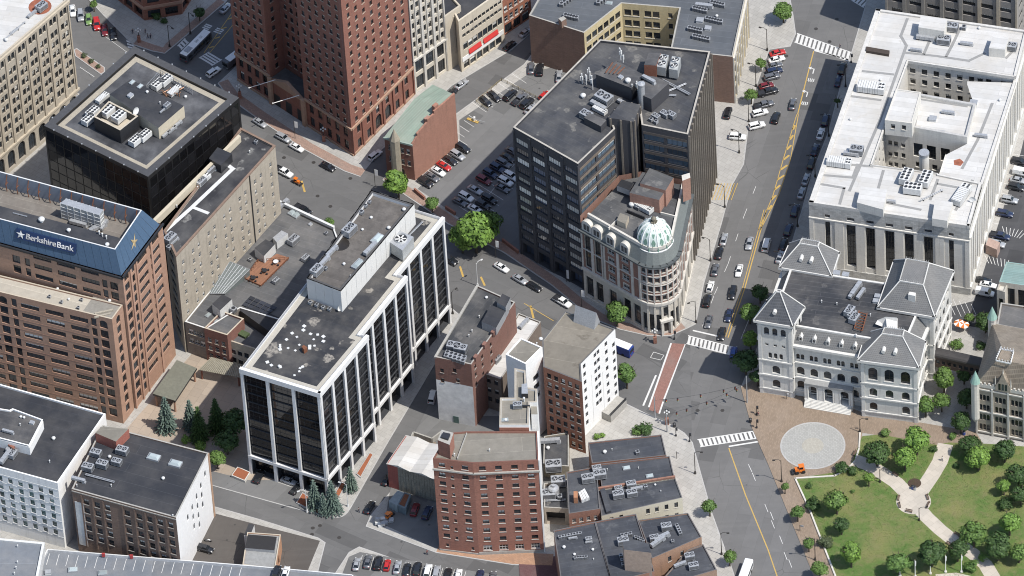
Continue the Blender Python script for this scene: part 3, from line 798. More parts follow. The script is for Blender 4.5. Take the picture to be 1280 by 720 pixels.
for k in range(14):
    a0 = (c.x + R2.uniform(-2.6, 2.6), c.y + R2.uniform(-1.6, 1.6)); mb.tube([(a0[0], a0[1], zr), (a0[0], a0[1], zr + 1), (a0[0] + R2.uniform(-1.5, 1.5), a0[1] + R2.uniform(-1.2, 1.2), zr + 1.1)], .13, 6)
mb.build('copper_piping', plain('copper_pipe', (.36, .2, .12), .5, .4), b)
eq(b, 'satellite_dish', 282, 149, 33, 0, 2)

FRAMED = MATS['dark_window_frame']
# ---- tan stone block with regular small windows beside it
H = 37
STONE3 = masonry('tan_stone', (.385, .338, .268), (.28, .25, .2), rad(50), 1.1, .5, .12, .3, patch=.2)
poly = PP([(205, 288), (220, 320), (344, 182), (301, 160)], H)
b = building('hotel_block', 'long tan stone block with small windows and black roof crossed by a white walkway', poly)
L0 = (poly[1] - poly[0]).length; L1 = (poly[2] - poly[1]).length
w3 = W(1.0, 1.75, .25, FRAMEW, sill=TANP, blinds=(0, 0, .4)); wd = W(4.4, 2.2, .4, FRAMED, nx=3, ny=1, blinds=(0,))
ops = [(a + (0.5 if k % 2 else -.5), z, w3) for k, a in enumerate(cols(L1, 12, 1.5)) for z in rows(5.0 + (k % 2) * .0, 3.75, 8)]
zr = shell(b, poly, H, [STONE3], {0: grid(L0, 1, .6, .6, rows(3, 3.6, 9), wd), 1: ops}, mroof=roofmat('black_roof_scuffed', (.024, .024, .028), rad(50), (2.2, 20), stain=.2, spots=.5, spotc=(.35, .34, .31)), cap=RUST)
mb = MB(); mb.wbox(poly[1], poly[2], L1 * .73, L1 * .73 + .3, 2, H - .3, .25); mb.build('downspout', DARKM, b)
ring(b, 'coping', poly, -.12, .5, H - .3, H + .05, plain('brown_coping', (.22, .15, .11), .7))
def walk(bld, pts, w, z, mat, name='roof_walkway'):
    a = PP(pts, z); mb = MB()
    for i in range(len(a) - 1): mb.wbox(a[i], a[i + 1], -w / 2, (a[i + 1] - a[i]).length + w / 2, z - .1, z + .03 + .004 * i, w / 2, 0, w / 2)
    return mb.build(name, mat, bld)
walk(b, [(203, 292), (240, 259), (291, 211), (283, 205)], 1.1, zr, OFFW); walk(b, [(241, 259), (259, 266)], 1.0, zr + .02, OFFW)
pbox(b, 'stair_head', [(261, 198), (272, 184), (290, 192), (276, 207)], zr + 3, zr, [DARKM, R_NAVY])
pbox(b, 'party_wall', [(189, 276), (298, 168), (301, 170), (192, 278)], zr + 2.2, zr - .2, TANWALL)
eqs(b, zr, rad(50), [('package_unit', 254, 226, .8), ('ac_unit', 262, 214, 1.2), ('ac_unit', 252, 228, 1.1), ('vent_pipe', 221, 258), ('ac_unit', 213, 300, 1.4), ('condenser', 211, 310, 1.2), ('duct', 218, 302), ('roof_vent', 284, 190, .8), ('vent_pipe', 247, 235), ('skylight', 270, 210), ('vent_pipe', 312, 190), ('condenser', 320, 178)])

# ---- brown granite bank tower with blue mansard and lower front wing
GRAN = masonry('brown_granite', (.37, .225, .155), (.24, .15, .11), rad(-25), 1.5, .75, .12, .15, .7, .15)
H = 50; HT = 57
Fm, Rm = P(152.5, 347, H), P(203, 280, H)
d = (P(0, 305, H) - Fm).normalized()
poly = [Fm + d * 62, Fm, Rm, Rm + d * 60]
b = building('bank_tower', 'brown granite bank tower with a blue sloping roof screen carrying a bank sign', poly)
wid = W(5.3, 1.75, .3, FRAMED, nx=4, ny=1, blinds=(0, 0, .3, .6)); wid2 = W(5.0, 1.9, .35, FRAMED, nx=4, ny=1, blinds=(0, 0, .4)); slot = W(1.5, 2.9, .3, FRAMED, nx=1, ny=1, blinds=(0,)); arch_ = W(2.3, 2.9, .4, FRAMED, nx=2, ny=1, blinds=(0,)); archt = W(2.3, 2.9, .4, FRAMED, arch=True, nx=2, ny=1, blinds=(0,))
L1 = (Rm - Fm).length
ops = []
for k, z in enumerate(rows(2.2, 3.72, 13)):
    last = k == 12
    ops += [(2.2, z, archt if last else arch_), (5.6, z, slot)]
    if k > 0: ops += [(10.6, z + .2, wid2), (L1 - 5.0, z + .2, wid2)]
L0 = 62
ops0 = []
for z in rows(40.6, 3.72, 3): ops0 += [(L0 - 9.6 - 7.0 * k, z, wid) for k in range(3)] + [(L0 - 2.7, z, arch_), (L0 - 5.4, z, slot), (L0 - 28.2, z, slot), (L0 - 31.5, z, arch_)]
shell(b, poly, H, [GRAN], {0: ops0, 1: ops})
GPIER = plain('granite_pier', (.42, .255, .18), .75, var=.15); GCRS = plain('granite_course', (.3, .17, .12), .75)
for k in range(13): wb(b, 'stone_course', GCRS, Fm, Rm, 7.4, L1 - .6, 1.4 + 3.72 * k, 1.55 + 3.72 * k, .05)
for a0, a1, o_ in ((L1 / 2 + 3.9, L1 / 2 + 4.7, .25), (7.1, 7.7, .3), (3.8, 4.5, .35), (0, .7, .2)): wb(b, 'pier', GPIER, Fm, Rm, a0, a1, 0, H - .55, o_)
band_course(b, poly, (0, 1), H - .5, H + .1, .35, DARKM, 'gutter')
BLUEP = plain('blue_metal_panel', (.07, .12, .19), .45, .2, var=.12); BLUEG = plain('grey_blue_panel', (.25, .29, .34), .5, .1, var=.15)
bot = inset(poly, .5)
top = [P(144, 312, HT) + d * 62, P(144, 312, HT), P(177.5, 262.5, HT), P(11, 217, HT)]
top[0] = P(144, 312, HT) + (P(0, 274, HT) - P(144, 312, HT)).normalized() * 60
top[3] = P(177.5, 262.5, HT) + (P(11, 217, HT) - P(177.5, 262.5, HT)).normalized() * 60
ti = inset(top, .35); mb = MB()
for i in range(4):
    j = (i + 1) % 4
    nseg = max(3, int((bot[j] - bot[i]).length / 2.4))
    for k in range(nseg):
        t0, t1 = k / nseg, (k + 1) / nseg; e = .012 / max(nseg, 1)
        mb.poly([(*lerp(bot[i], bot[j], t0 + e), H + .1), (*lerp(bot[i], bot[j], t1 - e), H + .1), (*lerp(top[i], top[j], t1 - e), HT), (*lerp(top[i], top[j], t0 + e), HT)], 0)
    mb.poly([(*top[i], HT), (*top[j], HT), (*ti[j], HT), (*ti[i], HT)], 1)
    mb.poly([(*ti[j], H + 1.2), (*ti[i], H + 1.2), (*ti[i], HT), (*ti[j], HT)], 2)
mb.build('mansard_screen', [BLUEP, OFFW, BLUEG], b)
mb = MB(); mb.poly([(*k, H + 1.4) for k in ti]); mb.build('roof', roofmat('rusty_gravel_roof', (.2, .18, .155), rad(-25), (3, 20), stain=.5, spots=.8, spotc=(.07, .045, .035), blot=.5), b)
mb = MB()
e0, e1 = ti[3], ti[2]; LL = (e1 - e0).length; dd = (e1 - e0).normalized(); nn = Vector((dd.y, -dd.x))
for k in range(int(LL / 3.2)):
    q = e1 - dd * (1 + 3.2 * k)
    mb.tube([(q.x, q.y, HT - .2), ((q + nn * 1.2).x, (q + nn * 1.2).y, H + 4), ((q + nn * .9).x, (q + nn * .9).y, H + 1.4)], .14, 5)
    mb.tube([(q.x, q.y, H + 4), ((q + nn * 1.2).x, (q + nn * 1.2).y, H + 4)], .1, 5)
e0, e1 = ti[1], ti[2]
mb.build('screen_brace', RUST, b)
q = [top[0] + (ti[0] - top[0]) * 1.0, ti[1], lerp(ti[1], ti[2], .3), lerp(ti[0], ti[3], .3)]
mb = MB(); mb.prism(ccw(q), H + 1.3, HT - .6, 0, 0); mb.build('upper_roof', [R_NAVY], b)
eqs(b, HT - .6, rad(-25), [('roof_vent', 52, 275, 1.6), ('roof_vent', 86, 288, 1.1), ('roof_vent', 134, 306, 1.1), ('vent_pipe', 124, 291, 1.3), ('vent_pipe', 128, 294, 1.3), ('vent_pipe', 133, 297, 1.3), ('pipe_run', 25, 268, .7)])
GRILL = plain('grey_louvre', (.4, .41, .4), .5, .2, var=.2, scale=3)
pt = [(75, 254), (83, 248), (129, 262), (124, 269)]
cu = pbox(b, 'cooling_tower', pt, H + 7.2, H + 1.4, [GRILL, STEEL])
q = ccw(PP(pt, H + 7.2)); mb = MB()
for i in range(4):
    a, c = q[i], q[(i + 1) % 4]; LL = (c - a).length
    for z in rows(H + 2, 1.3, 4): mb.wbox(a, c, 0, LL, z, z + .14, .12)
    for k in range(int(LL / 2) + 1): mb.wbox(a, c, min(k * 2., LL - .15), min(k * 2., LL - .15) + .15, H + 1.4, H + 7.2, .14)
mb.build('tower_frame', OFFW, cu)
eqs(b, H + 1.4, rad(-25), [('duct', 98, 280, 1.5), ('duct', 122, 285, 1.6, 1), ('condenser', 118, 283, 1.5), ('duct', 130, 282, 1.2, 1.57)])
def text(s, size, mat, name, parent, loc, rot, ext=.06, align='LEFT'):
    cu = bpy.data.curves.new(name, 'FONT'); cu.body = s; cu.size = size; cu.extrude = ext; cu.align_x = align
    t = bpy.data.objects.new(name, cu); me = bpy.data.meshes.new_from_object(t); bpy.data.objects.remove(t)
    me.materials.clear(); me.materials.append(mat)
    o = bpy.data.objects.new(name, me); COL.objects.link(o); o.parent = parent
    w = worg(parent); o.location = Vector(loc) - w; o.rotation_euler = rot
    return o, me
# sign lying on the sloping screen
fx = (top[1] - top[0]).normalized()
up = (Vector((*top[1], HT)) - Vector((*bot[1], H + .1))); X3 = Vector((fx.x, fx.y, 0)); up = (up - X3 * up.dot(X3)).normalized(); N3 = X3.cross(up)
mt = Matrix((X3, up, N3)).transposed()
sg = P(20, 297, 53.0); so = Vector((*sg, 53.0))
# drop the sign onto the plane of the screen
base = Vector((*bot[1], H + .1)); so = so - N3 * (so - base).dot(N3)
SIGNB = plain('navy_sign', (.012, .03, .09), .5, var=.1); GOLD = plain('gold_paint', (.42, .32, .17), .4, .3, var=.15)
mb = MB()
def sp3(x, y, z): return so + X3 * x + up * y + N3 * z
SGW, SGH = 17.6, 2.9
mb.mesh([sp3(0, 0, 0), sp3(SGW, 0, 0), sp3(SGW, SGH, 0), sp3(0, SGH, 0), sp3(0, 0, .35), sp3(SGW, 0, .35), sp3(SGW, SGH, .35), sp3(0, SGH, .35)], [(4, 5, 6, 7), (0, 1, 5, 4), (1, 2, 6, 5), (2, 3, 7, 6), (3, 0, 4, 7)])
sb = mb.build('sign_panel', SIGNB, b)
def star(o3, r, ex, ey, nz, n=5, r2=.42, ph=.3, el=1.0):
    vs = []
    for k in range(2 * n):
        rr = r if k % 2 == 0 else r * r2; a = ph + math.pi * k / n
        vs.append(o3 + ex * rr * math.cos(a) + ey * rr * math.sin(a) * el + nz * .12)
    vs.append(o3 + nz * .3)
    return vs, [(k, (k + 1) % (2 * n), 2 * n) for k in range(2 * n)]
mb = MB(); mb.mesh(*star(sp3(1.5, 1.5, .4), 1.35, X3, up, N3)); mb.build('star_emblem', OFFW, sb)
o, me = text('Berkshire', 2.35, WHITE, 'sign_lettering', sb, sp3(2.9, .62, .4), mt.to_euler(), .05)
wdt = max(v.co.x for v in me.vertices)
k = 8.8 / wdt; o.scale = (k, 1, 1)
me.update()
for s_ in (.04,):   # a bolder cut of the first word
    o2 = o.copy(); COL.objects.link(o2); o2.location = o2.location + X3 * .07
o, me = text('Bank', 2.35, WHITE, 'sign_lettering', sb, sp3(11.95, .62, .4), mt.to_euler(), .05); o.scale = (5.0 / max(v.co.x for v in me.vertices), 1, 1)
# gold star on the right slope
fx = (top[2] - top[1]).normalized(); X3r = Vector((fx.x, fx.y, 0)); upr = Vector((*top[1], HT)) - Vector((*bot[1], H + .1)); upr = (upr - X3r * upr.dot(X3r)).normalized(); Nr = X3r.cross(upr)
c = Vector((*P(172, 303, 53.5), 53.5)); c = c - Nr * (c - base).dot(Nr)
mb = MB(); mb.mesh(*star(c + Nr * .15, 2.6, (X3r * .8 + upr * .6).normalized(), (upr * .8 - X3r * .6).normalized(), Nr, 5, .3, .2, .75)); mb.build('star_emblem', GOLD, b)
# lower front wing
H2 = 40
dl = (P(0, 365, H2) - P(140, 399, H2)).normalized(); F2 = P(140, 399, H2); R2_ = P(153.5, 381, H2)
pl = [F2 + dl * 62, F2, R2_, R2_ + dl * 62]
ops = []
L0 = 62
for k, z in enumerate(rows(2.2, 3.72, 10)):
    ops += [(L0 - 9.8 - 7.1 * j, z + .3, wid) for j in range(3)] + [(L0 - 2.7, z, archt if k == 9 else arch_), (L0 - 5.5, z, slot), (L0 - 28.6, z, slot), (L0 - 31.8, z, archt if k == 9 else arch_)] + [(L0 - 36.5 - 7 * j, z + .3, wid) for j in range(2)]
Lr = (R2_ - F2).length
ops1 = [(Lr * .5, z, W(1.9, 2.9, .4, FRAMED, nx=2, ny=1, blinds=(0,), arch=k == 9)) for k, z in enumerate(rows(2.2, 3.72, 10))]
mb = MB()
for i, o_ in ((0, ops), (1, ops1)): wall(mb, b, pl[i], pl[i + 1], 0, H2, o_, 0)
mb.build('wall', [GRAN], b)
zr = roof(b, pl, H2, roofmat('pale_gravel_roof', (.42, .38, .31), rad(-25), (5, 40), stain=.3, blot=.4), GRAN, .5, .4, TANP, 'lower_roof')
for k in range(10): wb(b, 'stone_course', GCRS, pl[0], pl[1], 0, L0 - 7.0, 1.4 + 3.72 * k, 1.55 + 3.72 * k, .05)
pbox(b, 'paved_terrace', [(103, 390), (117, 370), (151, 380), (139, 398)], zr + .05, zr, plain('terrace_paving', (.25, .235, .205), .9))
eqs(b, zr, rad(-25), [('condenser', 62, 371, .8), ('roof_vent', 72, 361, .7), ('condenser', 77, 378, .8), ('roof_vent', 86, 374, .7), ('condenser', 98, 385, .8), ('condenser', 102, 375, .8), ('roof_vent', 119, 367, .8), ('roof_vent', 133, 373, .8), ('roof_vent', 137, 376, .9)])
mb = MB()
e = P(130, 389, zr + .6); mb.box((e.x, e.y), (5, .5), zr, zr + .6, rad(12)); e = P(128, 393, zr + .6); mb.box((e.x, e.y), (4.5, .4), zr, zr + .4, rad(15)); mb.build('planter_kerb', BALLAST, b)
# entrance canopy with flat green-grey roof
cp = ccw(PP([(191, 492), (221, 450), (246, 460), (219, 501)], 5.0)); mb = MB(); mb.prism(cp, 4.3, 5.0, 0, 1, True)
can = mb.build('canopy', [DARKM, plain('olive_canopy_roof', (.16, .16, .125), .85)], b)
for k in range(4):
    mbp = MB(); q = inset(cp, .6)[k]; mbp.cyl((q.x, q.y), .3, .12, 4.3, 10); mbp.build('column', GRAN, can)

# ---- black and white striped office block
H = 40
S6 = [(302, 460), (399, 490), (457.5, 420), (448.6, 417.2), (506, 346), (494, 342.3), (552.5, 272.5), (466, 246)]
poly = PP(S6, H)
b = building('striped_office_block', 'office block of black glass bays between tall white concrete piers', poly)
FR6 = plain('grey_mullion', (.05, .052, .056), .5)
FRL = plain('white_concrete', (.66, .65, .63), .6, var=.08)
def bays6(i, nb):
    L = (poly[i + 1] - poly[i]).length; bw_ = L / nb; out = []
    wpn = W(bw_ - 1.0, 3.3, .35, FR6, G_BLACK, (0, 0, 0, 0, .0), nx=4, ny=2, ft=.045, name='glass_panel')
    wg_ = W(bw_ - 1.0, 5.6, 1.6, FRAMED, G_BLACK, (0,), nx=3, ny=2, ft=.08, name='ground_window')
    for k in range(nb):
        out += [(bw_ * (k + .5), z, wpn) for z in rows(7.5, 3.36, 9)] + [(bw_ * (k + .5), .4, wg_)]
    return out
zr = shell(b, poly, H, [FR6], {0: bays6(0, 3), 1: bays6(1, 4), 3: bays6(3, 4), 5: bays6(5, 4)}, mroof=R_MIXED, ph=.6, pt=.5, cap=plain('grey_coping6', (.3, .3, .3), .7), mpar=FRL, tilt=.003)
ring(b, 'ballast_strip', poly, .55, 2.0, zr, zr + .06, plain('pale_ballast', (.42, .39, .33), .9, scale=4))
for i, nb in ((0, 3), (1, 4), (3, 4), (5, 4)):
    a, c = poly[i], poly[i + 1]; L = (c - a).length
    for k in range(nb + 1):
        mb = MB(); x = L * k / nb; mb.wbox(a, c, max(-.3, x - .45), min(L + .3, x + .45), 0, H, .55, 0, .4)
        mb.build('pier', FRL, b)
    wb(b, 'beam', FRL, a, c, -.3, L + .3, 6.3, 7.3, .62, .3); wb(b, 'beam', FRL, a, c, -.5, L + .5, H - 1.6, H + .08, .62, .3)
for i in (2, 4): wb(b, 'end_wall', FRL, poly[i], poly[i + 1], .6, 2.2, 0, H, .1)
for i in (6, 7): wb(b, 'end_wall', FRL, poly[i], poly[(i + 1) % 8], 0, (poly[(i + 1) % 8] - poly[i]).length, 0, H, .1)
HP = 47
pp6 = ccw(PP([(383, 348), (426, 364.5), (518, 255), (464, 237.5)], HP)); mb = MB(); n = 4
for i in range(4):
    a, c = pp6[i], pp6[(i + 1) % 4]; L = (c - a).length; ns = int(L / 2.4)
    for k in range(ns): mb.wbox(a, c, L * k / ns + .03, L * (k + 1) / ns - .03, zr, HP, .0 + .02 * (k % 2), 0, .3)
mb.build('penthouse_wall', plain('white_metal_cladding', (.64, .63, .6), .45, var=.08), b)
zp = roof(b, pp6, HP, R_BROWN, FRL, 1.0, .9, plain('dark_coping2', (.075, .072, .07), .7), 'penthouse_roof')
eqs(b, zp, rad(52), [('roof_vent', 464, 272, .8), ('condenser', 452, 266, 1.2), ('condenser', 457, 258, 1), ('ac_unit', 437, 290, 1.6), ('roof_vent', 486, 285, 1), ('roof_vent', 505, 262, 1), ('condenser', 462, 253, .9), ('duct', 415, 315, 1.4), ('duct', 405, 328, 1.4), ('ac_unit', 396, 340, 1.4), ('skylight', 472, 297, 2.2), ('skylight', 448, 329, 2.2), ('roof_vent', 430, 330, .8), ('roof_vent', 439, 345, .7), ('condenser', 407, 336, 1), ('duct', 463, 312, 1.6), ('roof_vent', 453, 287, .7)])
mb = MB(); q = P(425, 305, zp); mb.cyl((q.x, q.y), 2.6, zp, zp + .012, 14); mb.build('puddle', plain('wet_roof', (.03, .025, .02), .3), b)
# big white cooling tower on the lower roof strip
ct = pbox(b, 'cooling_tower', [(486, 302), (499, 288), (517, 296), (503, 313)], zr + 4.6, zr + .6, [GRILL, STEEL])
q = P(501, 299, zr + 4.6)
mb = MB(); mb.cyl((q.x, q.y), 1.7, zr + 4.6, zr + 5.2, 18, 0, None, False); mb.cyl((q.x, q.y), 1.65, zr + 4.55, zr + 4.64, 18, 1)
for k in range(6): a = k * 1.047; mb.box((q.x + .8 * math.cos(a), q.y + .8 * math.sin(a)), (1.5, .4), zr + 4.7, zr + 4.78, a, 0)
mb.build('fan', [OFFW, DARKM], ct)
eqs(b, zr, rad(52), [('duct', 508, 315, 1.2), ('pipe_run', 520, 285, 1), ('condenser', 388, 379, 1), ('condenser', 396, 382, 1), ('condenser', 404, 385, 1), ('condenser', 412, 387, 1), ('satellite_dish', 423, 386, 1), ('roof_vent', 350, 434, .7), ('roof_vent', 349, 458, .8)])
R5 = random.Random(5)
pads = [(365, 415), (380, 406), (379, 411), (397, 417), (388, 416), (392, 423), (371, 420), (358, 423), (350, 430), (350, 435), (360, 434), (369, 437), (374, 430), (387, 431), (393, 431), (404, 425), (334, 451), (339, 455), (350, 457), (404, 419), (375, 459), (374, 463), (368, 468), (378, 457), (387, 434)]
for u, v in pads: eq(b, 'ballast_pad', u, v, zr, R5.random(), R5.uniform(.9, 1.5))
pbox(b, 'brick_chimney', [(377, 433), (380, 431), (384, 434), (380, 437)], zr + 1.6, zr, RUST)
# ================================================================= BUILDINGS, second part
def simple(name, label, px, H, wallm, specs, roofm, ph=.6, pt=.4, cap=None, cat='building', bands=None, mpar=None, tilt=0):
    poly = PP(px, H); b = building(name, label, poly, cat)
    Ls = [(poly[(i + 1) % len(poly)] - poly[i]).length for i in range(len(poly))]
    sp = {i: (f(Ls[i]) if callable(f) else f) for i, f in specs.items()}
    zr = shell(b, poly, H, wallm if isinstance(wallm, list) else [wallm], sp, mroof=roofm, ph=ph, pt=pt, cap=cap, bands=bands, mpar=mpar, tilt=tilt)
    return b, poly, zr, Ls
BRICKR = lambda nm, c, a=rad(40): masonry(nm, c, (c[0] * .8 + .06, c[1] * .8 + .06, c[2] * .8 + .06), a)

# ---- low roofs between the tan block and the striped block
GB = BRICKR('grey_brick', (.2, .175, .15)); RB = BRICKR('red_brick_row', (.22, .1, .075))
b, poly, zr, Ls = simple('low_rooftop_building', 'low building with large grey roof, orange timber roof deck and sloping glass skylight', [(231, 402), (258, 411), (300, 385), (350, 400), (440, 345), (418, 286), (350, 254)], 12, [GB], {0: lambda L: grid(L, 3, .8, .8, rows(4.5, 3.4, 2), W(1.5, 1.9, .3, FRAMEW, sill=TANP, nx=2)) }, R_GREY, cap=OFFW)
WOODD = pavemat('orange_deck_boards', (.25, .12, .07), rad(48), (4, .3), .25, .5, .3, (.2, .1, .05))
pbox(b, 'timber_deck', [(306, 348), (322, 325), (330, 328), (346, 317), (361, 322), (326, 357)], zr + .4, zr, [RUST, WOODD])
q = ccw(PP([(306, 348), (322, 325), (361, 322), (326, 357)], zr + 1.2)); R3 = random.Random(3)
for i in range(4):
    a, c = q[i], q[(i + 1) % 4]; L = (c - a).length; mb = MB()
    for k in range(int(L / 1.2) + 1): mb.wbox(a, c, k * 1.2, k * 1.2 + .1, zr + .4, zr + 1.4, .05)
    mb.wbox(a, c, 0, L, zr + 1.35, zr + 1.45, .08); mb.build('deck_railing', RUST, b)
pbox(b, 'stair_head', [(318, 310), (332, 299), (344, 305), (330, 320)], zr + 3.2, zr, [OFFW, R_NAVY]); pbox(b, 'stair_head', [(341, 297), (352, 288), (360, 292), (346, 303)], zr + 2.6, zr, [OFFW, STEEL])
pbox(b, 'stair_head', [(265, 380), (278, 368), (290, 374), (275, 388)], zr + 3.4, zr, [OFFW, R_NAVY])
# sloping glass skylight with real bars
g = [Vector((*P(261, 367, zr + .4), zr + .4)), Vector((*P(281, 367, zr + .5), zr + .5)), Vector((*P(312, 337, zr + 2.6), zr + 2.6)), Vector((*P(283, 325, zr + 3.2), zr + 3.2))]
mb = MB(); mb.poly(g); mb.poly([g[1], (g[1].x, g[1].y, zr), (g[2].x, g[2].y, zr), g[2]]); mb.poly([g[3], g[2], (g[2].x, g[2].y, zr), (g[3].x, g[3].y, zr)])
sk = mb.build('skylight', glassmat('greenhouse_glass', (.15, .17, .165), .1, .6, .4), b); mb = MB()
for k in range(8): t = k / 7; mb.tube([g[0].lerp(g[1], t) + Vector((0, 0, .06)), g[3].lerp(g[2], t) + Vector((0, 0, .06))], .09, 5)
for k in range(5): t = k / 4; mb.tube([g[0].lerp(g[3], t) + Vector((0, 0, .06)), g[1].lerp(g[2], t) + Vector((0, 0, .06))], .07, 5)
mb.build('glazing_bars', STEEL, sk)
SOLAR = glassmat('solar_panel', (.03, .033, .042), .25, .5, .4)
q = PP([(302, 381), (313, 369), (347, 384), (334, 394)], zr + .5)
for i in range(5):
    for j in range(3):
        f = lambda s, t: lerp(lerp(q[0], q[1], t), lerp(q[3], q[2], t), s)
        mb = MB(); mb.prism(ccw([f(i/5 + .01, j/3 + .02), f((i+1)/5 - .01, j/3 + .02), f((i+1)/5 - .01, (j+1)/3 - .02), f(i/5 + .01, (j+1)/3 - .02)]), zr + .35, zr + .45, 0, 0, True); mb.build('roof_panel', SOLAR, b)
wb(b, 'street_parapet', OFFW, poly[5], poly[6], 0, Ls[5], 11.2, 12.9, .3, .4)
eqs(b, zr, rad(48), [('skylight', 371, 267, 1.6), ('skylight', 366, 264, 1.6), ('ac_unit', 367, 302, 1.3), ('duct', 353, 257, 1.5), ('ac_unit', 382, 324, .9), ('condenser', 313, 325, 1), ('ac_unit', 345, 352, .8), ('roof_hatch', 388, 280, .8), ('skylight', 270, 401), ('skylight', 260, 393), ('skylight', 273, 392), ('condenser', 292, 388, 1.6), ('pipe_run', 337, 342, .8), ('condenser', 408, 292, .9), ('roof_vent', 296, 322, .7)])
b, poly, zr, Ls = simple('brick_row_building', 'narrow red brick four storey building facing the courtyard behind the bank tower', [(255, 410), (284, 419), (305, 398), (277, 388)], 12.4, [RB], {0: lambda L: grid(L, 3, .4, .4, rows(1.5, 3.0, 3), W(1.1, 1.8, .25, FRAMEW, sill=TANP))}, R_GREY, cap=TANP)
b, poly, zr, Ls = simple('balcony_building', 'dark courtyard building with a cream balcony wall and black glazed top floor', [(284, 425), (330, 440), (360, 402), (312, 384)], 9, [plain('cream_render', (.5, .46, .36), .8)], {0: lambda L: grid(L, 5, .6, .6, rows(1.0, 3.2, 2), W(1.4, 2.0, .3, FRAMED))}, R_GREY, cap=TANP)
pbox(b, 'top_storey', [(300, 388), (312, 381), (352, 398), (336, 414)], zr + 3.3, zr, [FRAMED, R_NAVY])
mb = MB(); q = ccw(PP([(287, 411), (292, 406), (312, 415), (306, 420)], zr + 1.2)); mb.prism(q, zr, zr + .8, 0, 0); mb.build('planter', plain('green_planting', (.07, .1, .04), .9, var=.5, scale=6), b)
# small pergola roofs in the courtyard
for i, (px, lab) in enumerate((([(248, 462), (264, 446), (302, 456), (300, 472)], 'long slatted pergola roof over the courtyard between bank tower and striped block'),)):
    q = ccw(PP(px, 4)); c = sum(q, Vector((0, 0))) / 4
    t = thing('pergola', lab, 'pergola', (c.x, c.y, .12)); k1 = max(range(4), key=lambda k: (q[(k + 1) % 4] - q[k]).length); a, c2 = q[k1], q[(k1 + 1) % 4]; dd, cc = q[(k1 + 3) % 4], q[(k1 + 2) % 4]
    for k in range(22):
        s0, s1 = k / 22 + .006, (k + 1) / 22 - .006; mb = MB(); mb.prism(ccw([lerp(a, c2, s0), lerp(a, c2, s1), lerp(dd, cc, s1), lerp(dd, cc, s0)]), 3.85, 4, 0, 0, True); mb.build('slat', plain('weathered_slat', (.27, .25, .19), .85), t)
    for p_ in inset(q, .5): mb = MB(); mb.cyl((p_.x, p_.y), .25, .12, 3.85, 8); mb.build('post', BRK, t)

# ---- white office building and brick warehouse, lower left corner
WB = masonry('white_panel_wall', (.78, .77, .74), (.62, .61, .58), rad(-25), 3, 1.5, .06, .2, .6, .1)
w7 = W(1.25, 1.9, .22, FRAMED, glassmat('green_grey_glass', (.10, .15, .14), .1, .6, .8), sill=OFFW, blinds=(0, 0, 0, .4, .6))
H = 25
b, poly, zr, Ls = simple('white_office_building', 'white painted five storey office building with wide black roof, lower left corner', [(-60, 568), (72, 604), (132, 517), (-60, 463)], H, [WB], {0: lambda L: [(L - 2.3 - 2.95 * k, z, w7) for k in range(9) for z in rows(4.6, 3.05, 6)]}, R_NAVY, .6, .4, WHITE)
for z in rows(3.9, 3.05, 7): wb(b, 'stone_course', OFFW, poly[0], poly[1], 0, Ls[0] - .05, z, z + .18, .07)
R_W7 = roofmat('penthouse_roof', (.045, .046, .05), rad(-25), (3, 20), stain=.3)
pz = ccw(PP([(-60, 502), (12, 514), (16, 512), (54, 526), (37, 559), (-60, 534)], zr + 3)); mb = MB(); mb.prism(pz, zr, zr + 2.9); mb.build('penthouse', WHITE, b); roof(b, pz, zr + 3.5, R_W7, WHITE, .5, .35, WHITE, 'penthouse_roof')
eqs(b, zr + 3.0, rad(-25), [('roof_vent', 26, 521, .7), ('roof_vent', 30, 522, .7), ('duct', 10, 540, 1.0), ('vent_pipe', 25, 531), ('roof_hatch', 40, 528, 1)])
eqs(b, zr, rad(60), [('roof_vent', 67, 548, 1), ('duct', 7, 572, 1.6), ('duct', 14, 558, 1.4), ('ac_unit', 16, 569, 1.1), ('vent_pipe', 62, 577)])
pbox(b, 'chimney', [(10, 556), (13, 552), (19, 555), (17, 561)], zr + 2, zr, BRK)
H = 24
BW = BRICKR('brown_brick', (.175, .115, .085), rad(-25))
wt = W(1.5, 2.0, .35, FRAMED, sill=CONC, blinds=(0, 0, .5), nx=2); wr = W(1.0, 2.3, .3, FRAMED, arch=True, sill=None, blinds=(0,))
WWALL = plain('whitewashed_wall', (.72, .71, .69), .7, var=.1)
poly = PP([(89.5, 611), (220, 647), (261, 566), (128, 531)], H)
b = building('brick_warehouse', 'brown brick warehouse with tall window bays, black roof and whitewashed right end wall', poly)
Ls = [(poly[(i + 1) % 4] - poly[i]).length for i in range(4)]
L = Ls[0]; xs = [L * t for t in (.13, .235, .335, .525, .64, .74, .84, .94)]
ops = [(x, z, wt) for x in xs for z in rows(6, 3.35, 5)] + [(x, 1.6, wt) for x in xs[4:]]
mb = MB(); wall(mb, b, poly[0], poly[1], 0, H, ops); wall(mb, b, poly[2], poly[3], 0, H, []); wall(mb, b, poly[3], poly[0], 0, H, []); mb.build('wall', [BW], b)
L = Ls[1]; ops = [(L * .30 + (L * .55) * k / 4, z, wr) for k, zz in enumerate(((15.5,), (15.8, 12.2, 8.6), (16.6, 13, 9.4, 5.8), (17.4, 13.8, 10.2), (18.5,))) for z in zz]
mb = MB(); wall(mb, b, poly[1], poly[2], 0, H, ops); mb.build('whitewashed_wall', [WWALL], b)
zr = roof(b, poly, H, roofmat('black_seamed_roof', (.019, .021, .027), rad(-25), (3.4, 60), seamc=(.05, .053, .06), stain=.1, blot=.15), BW, .4, .4, CONC)
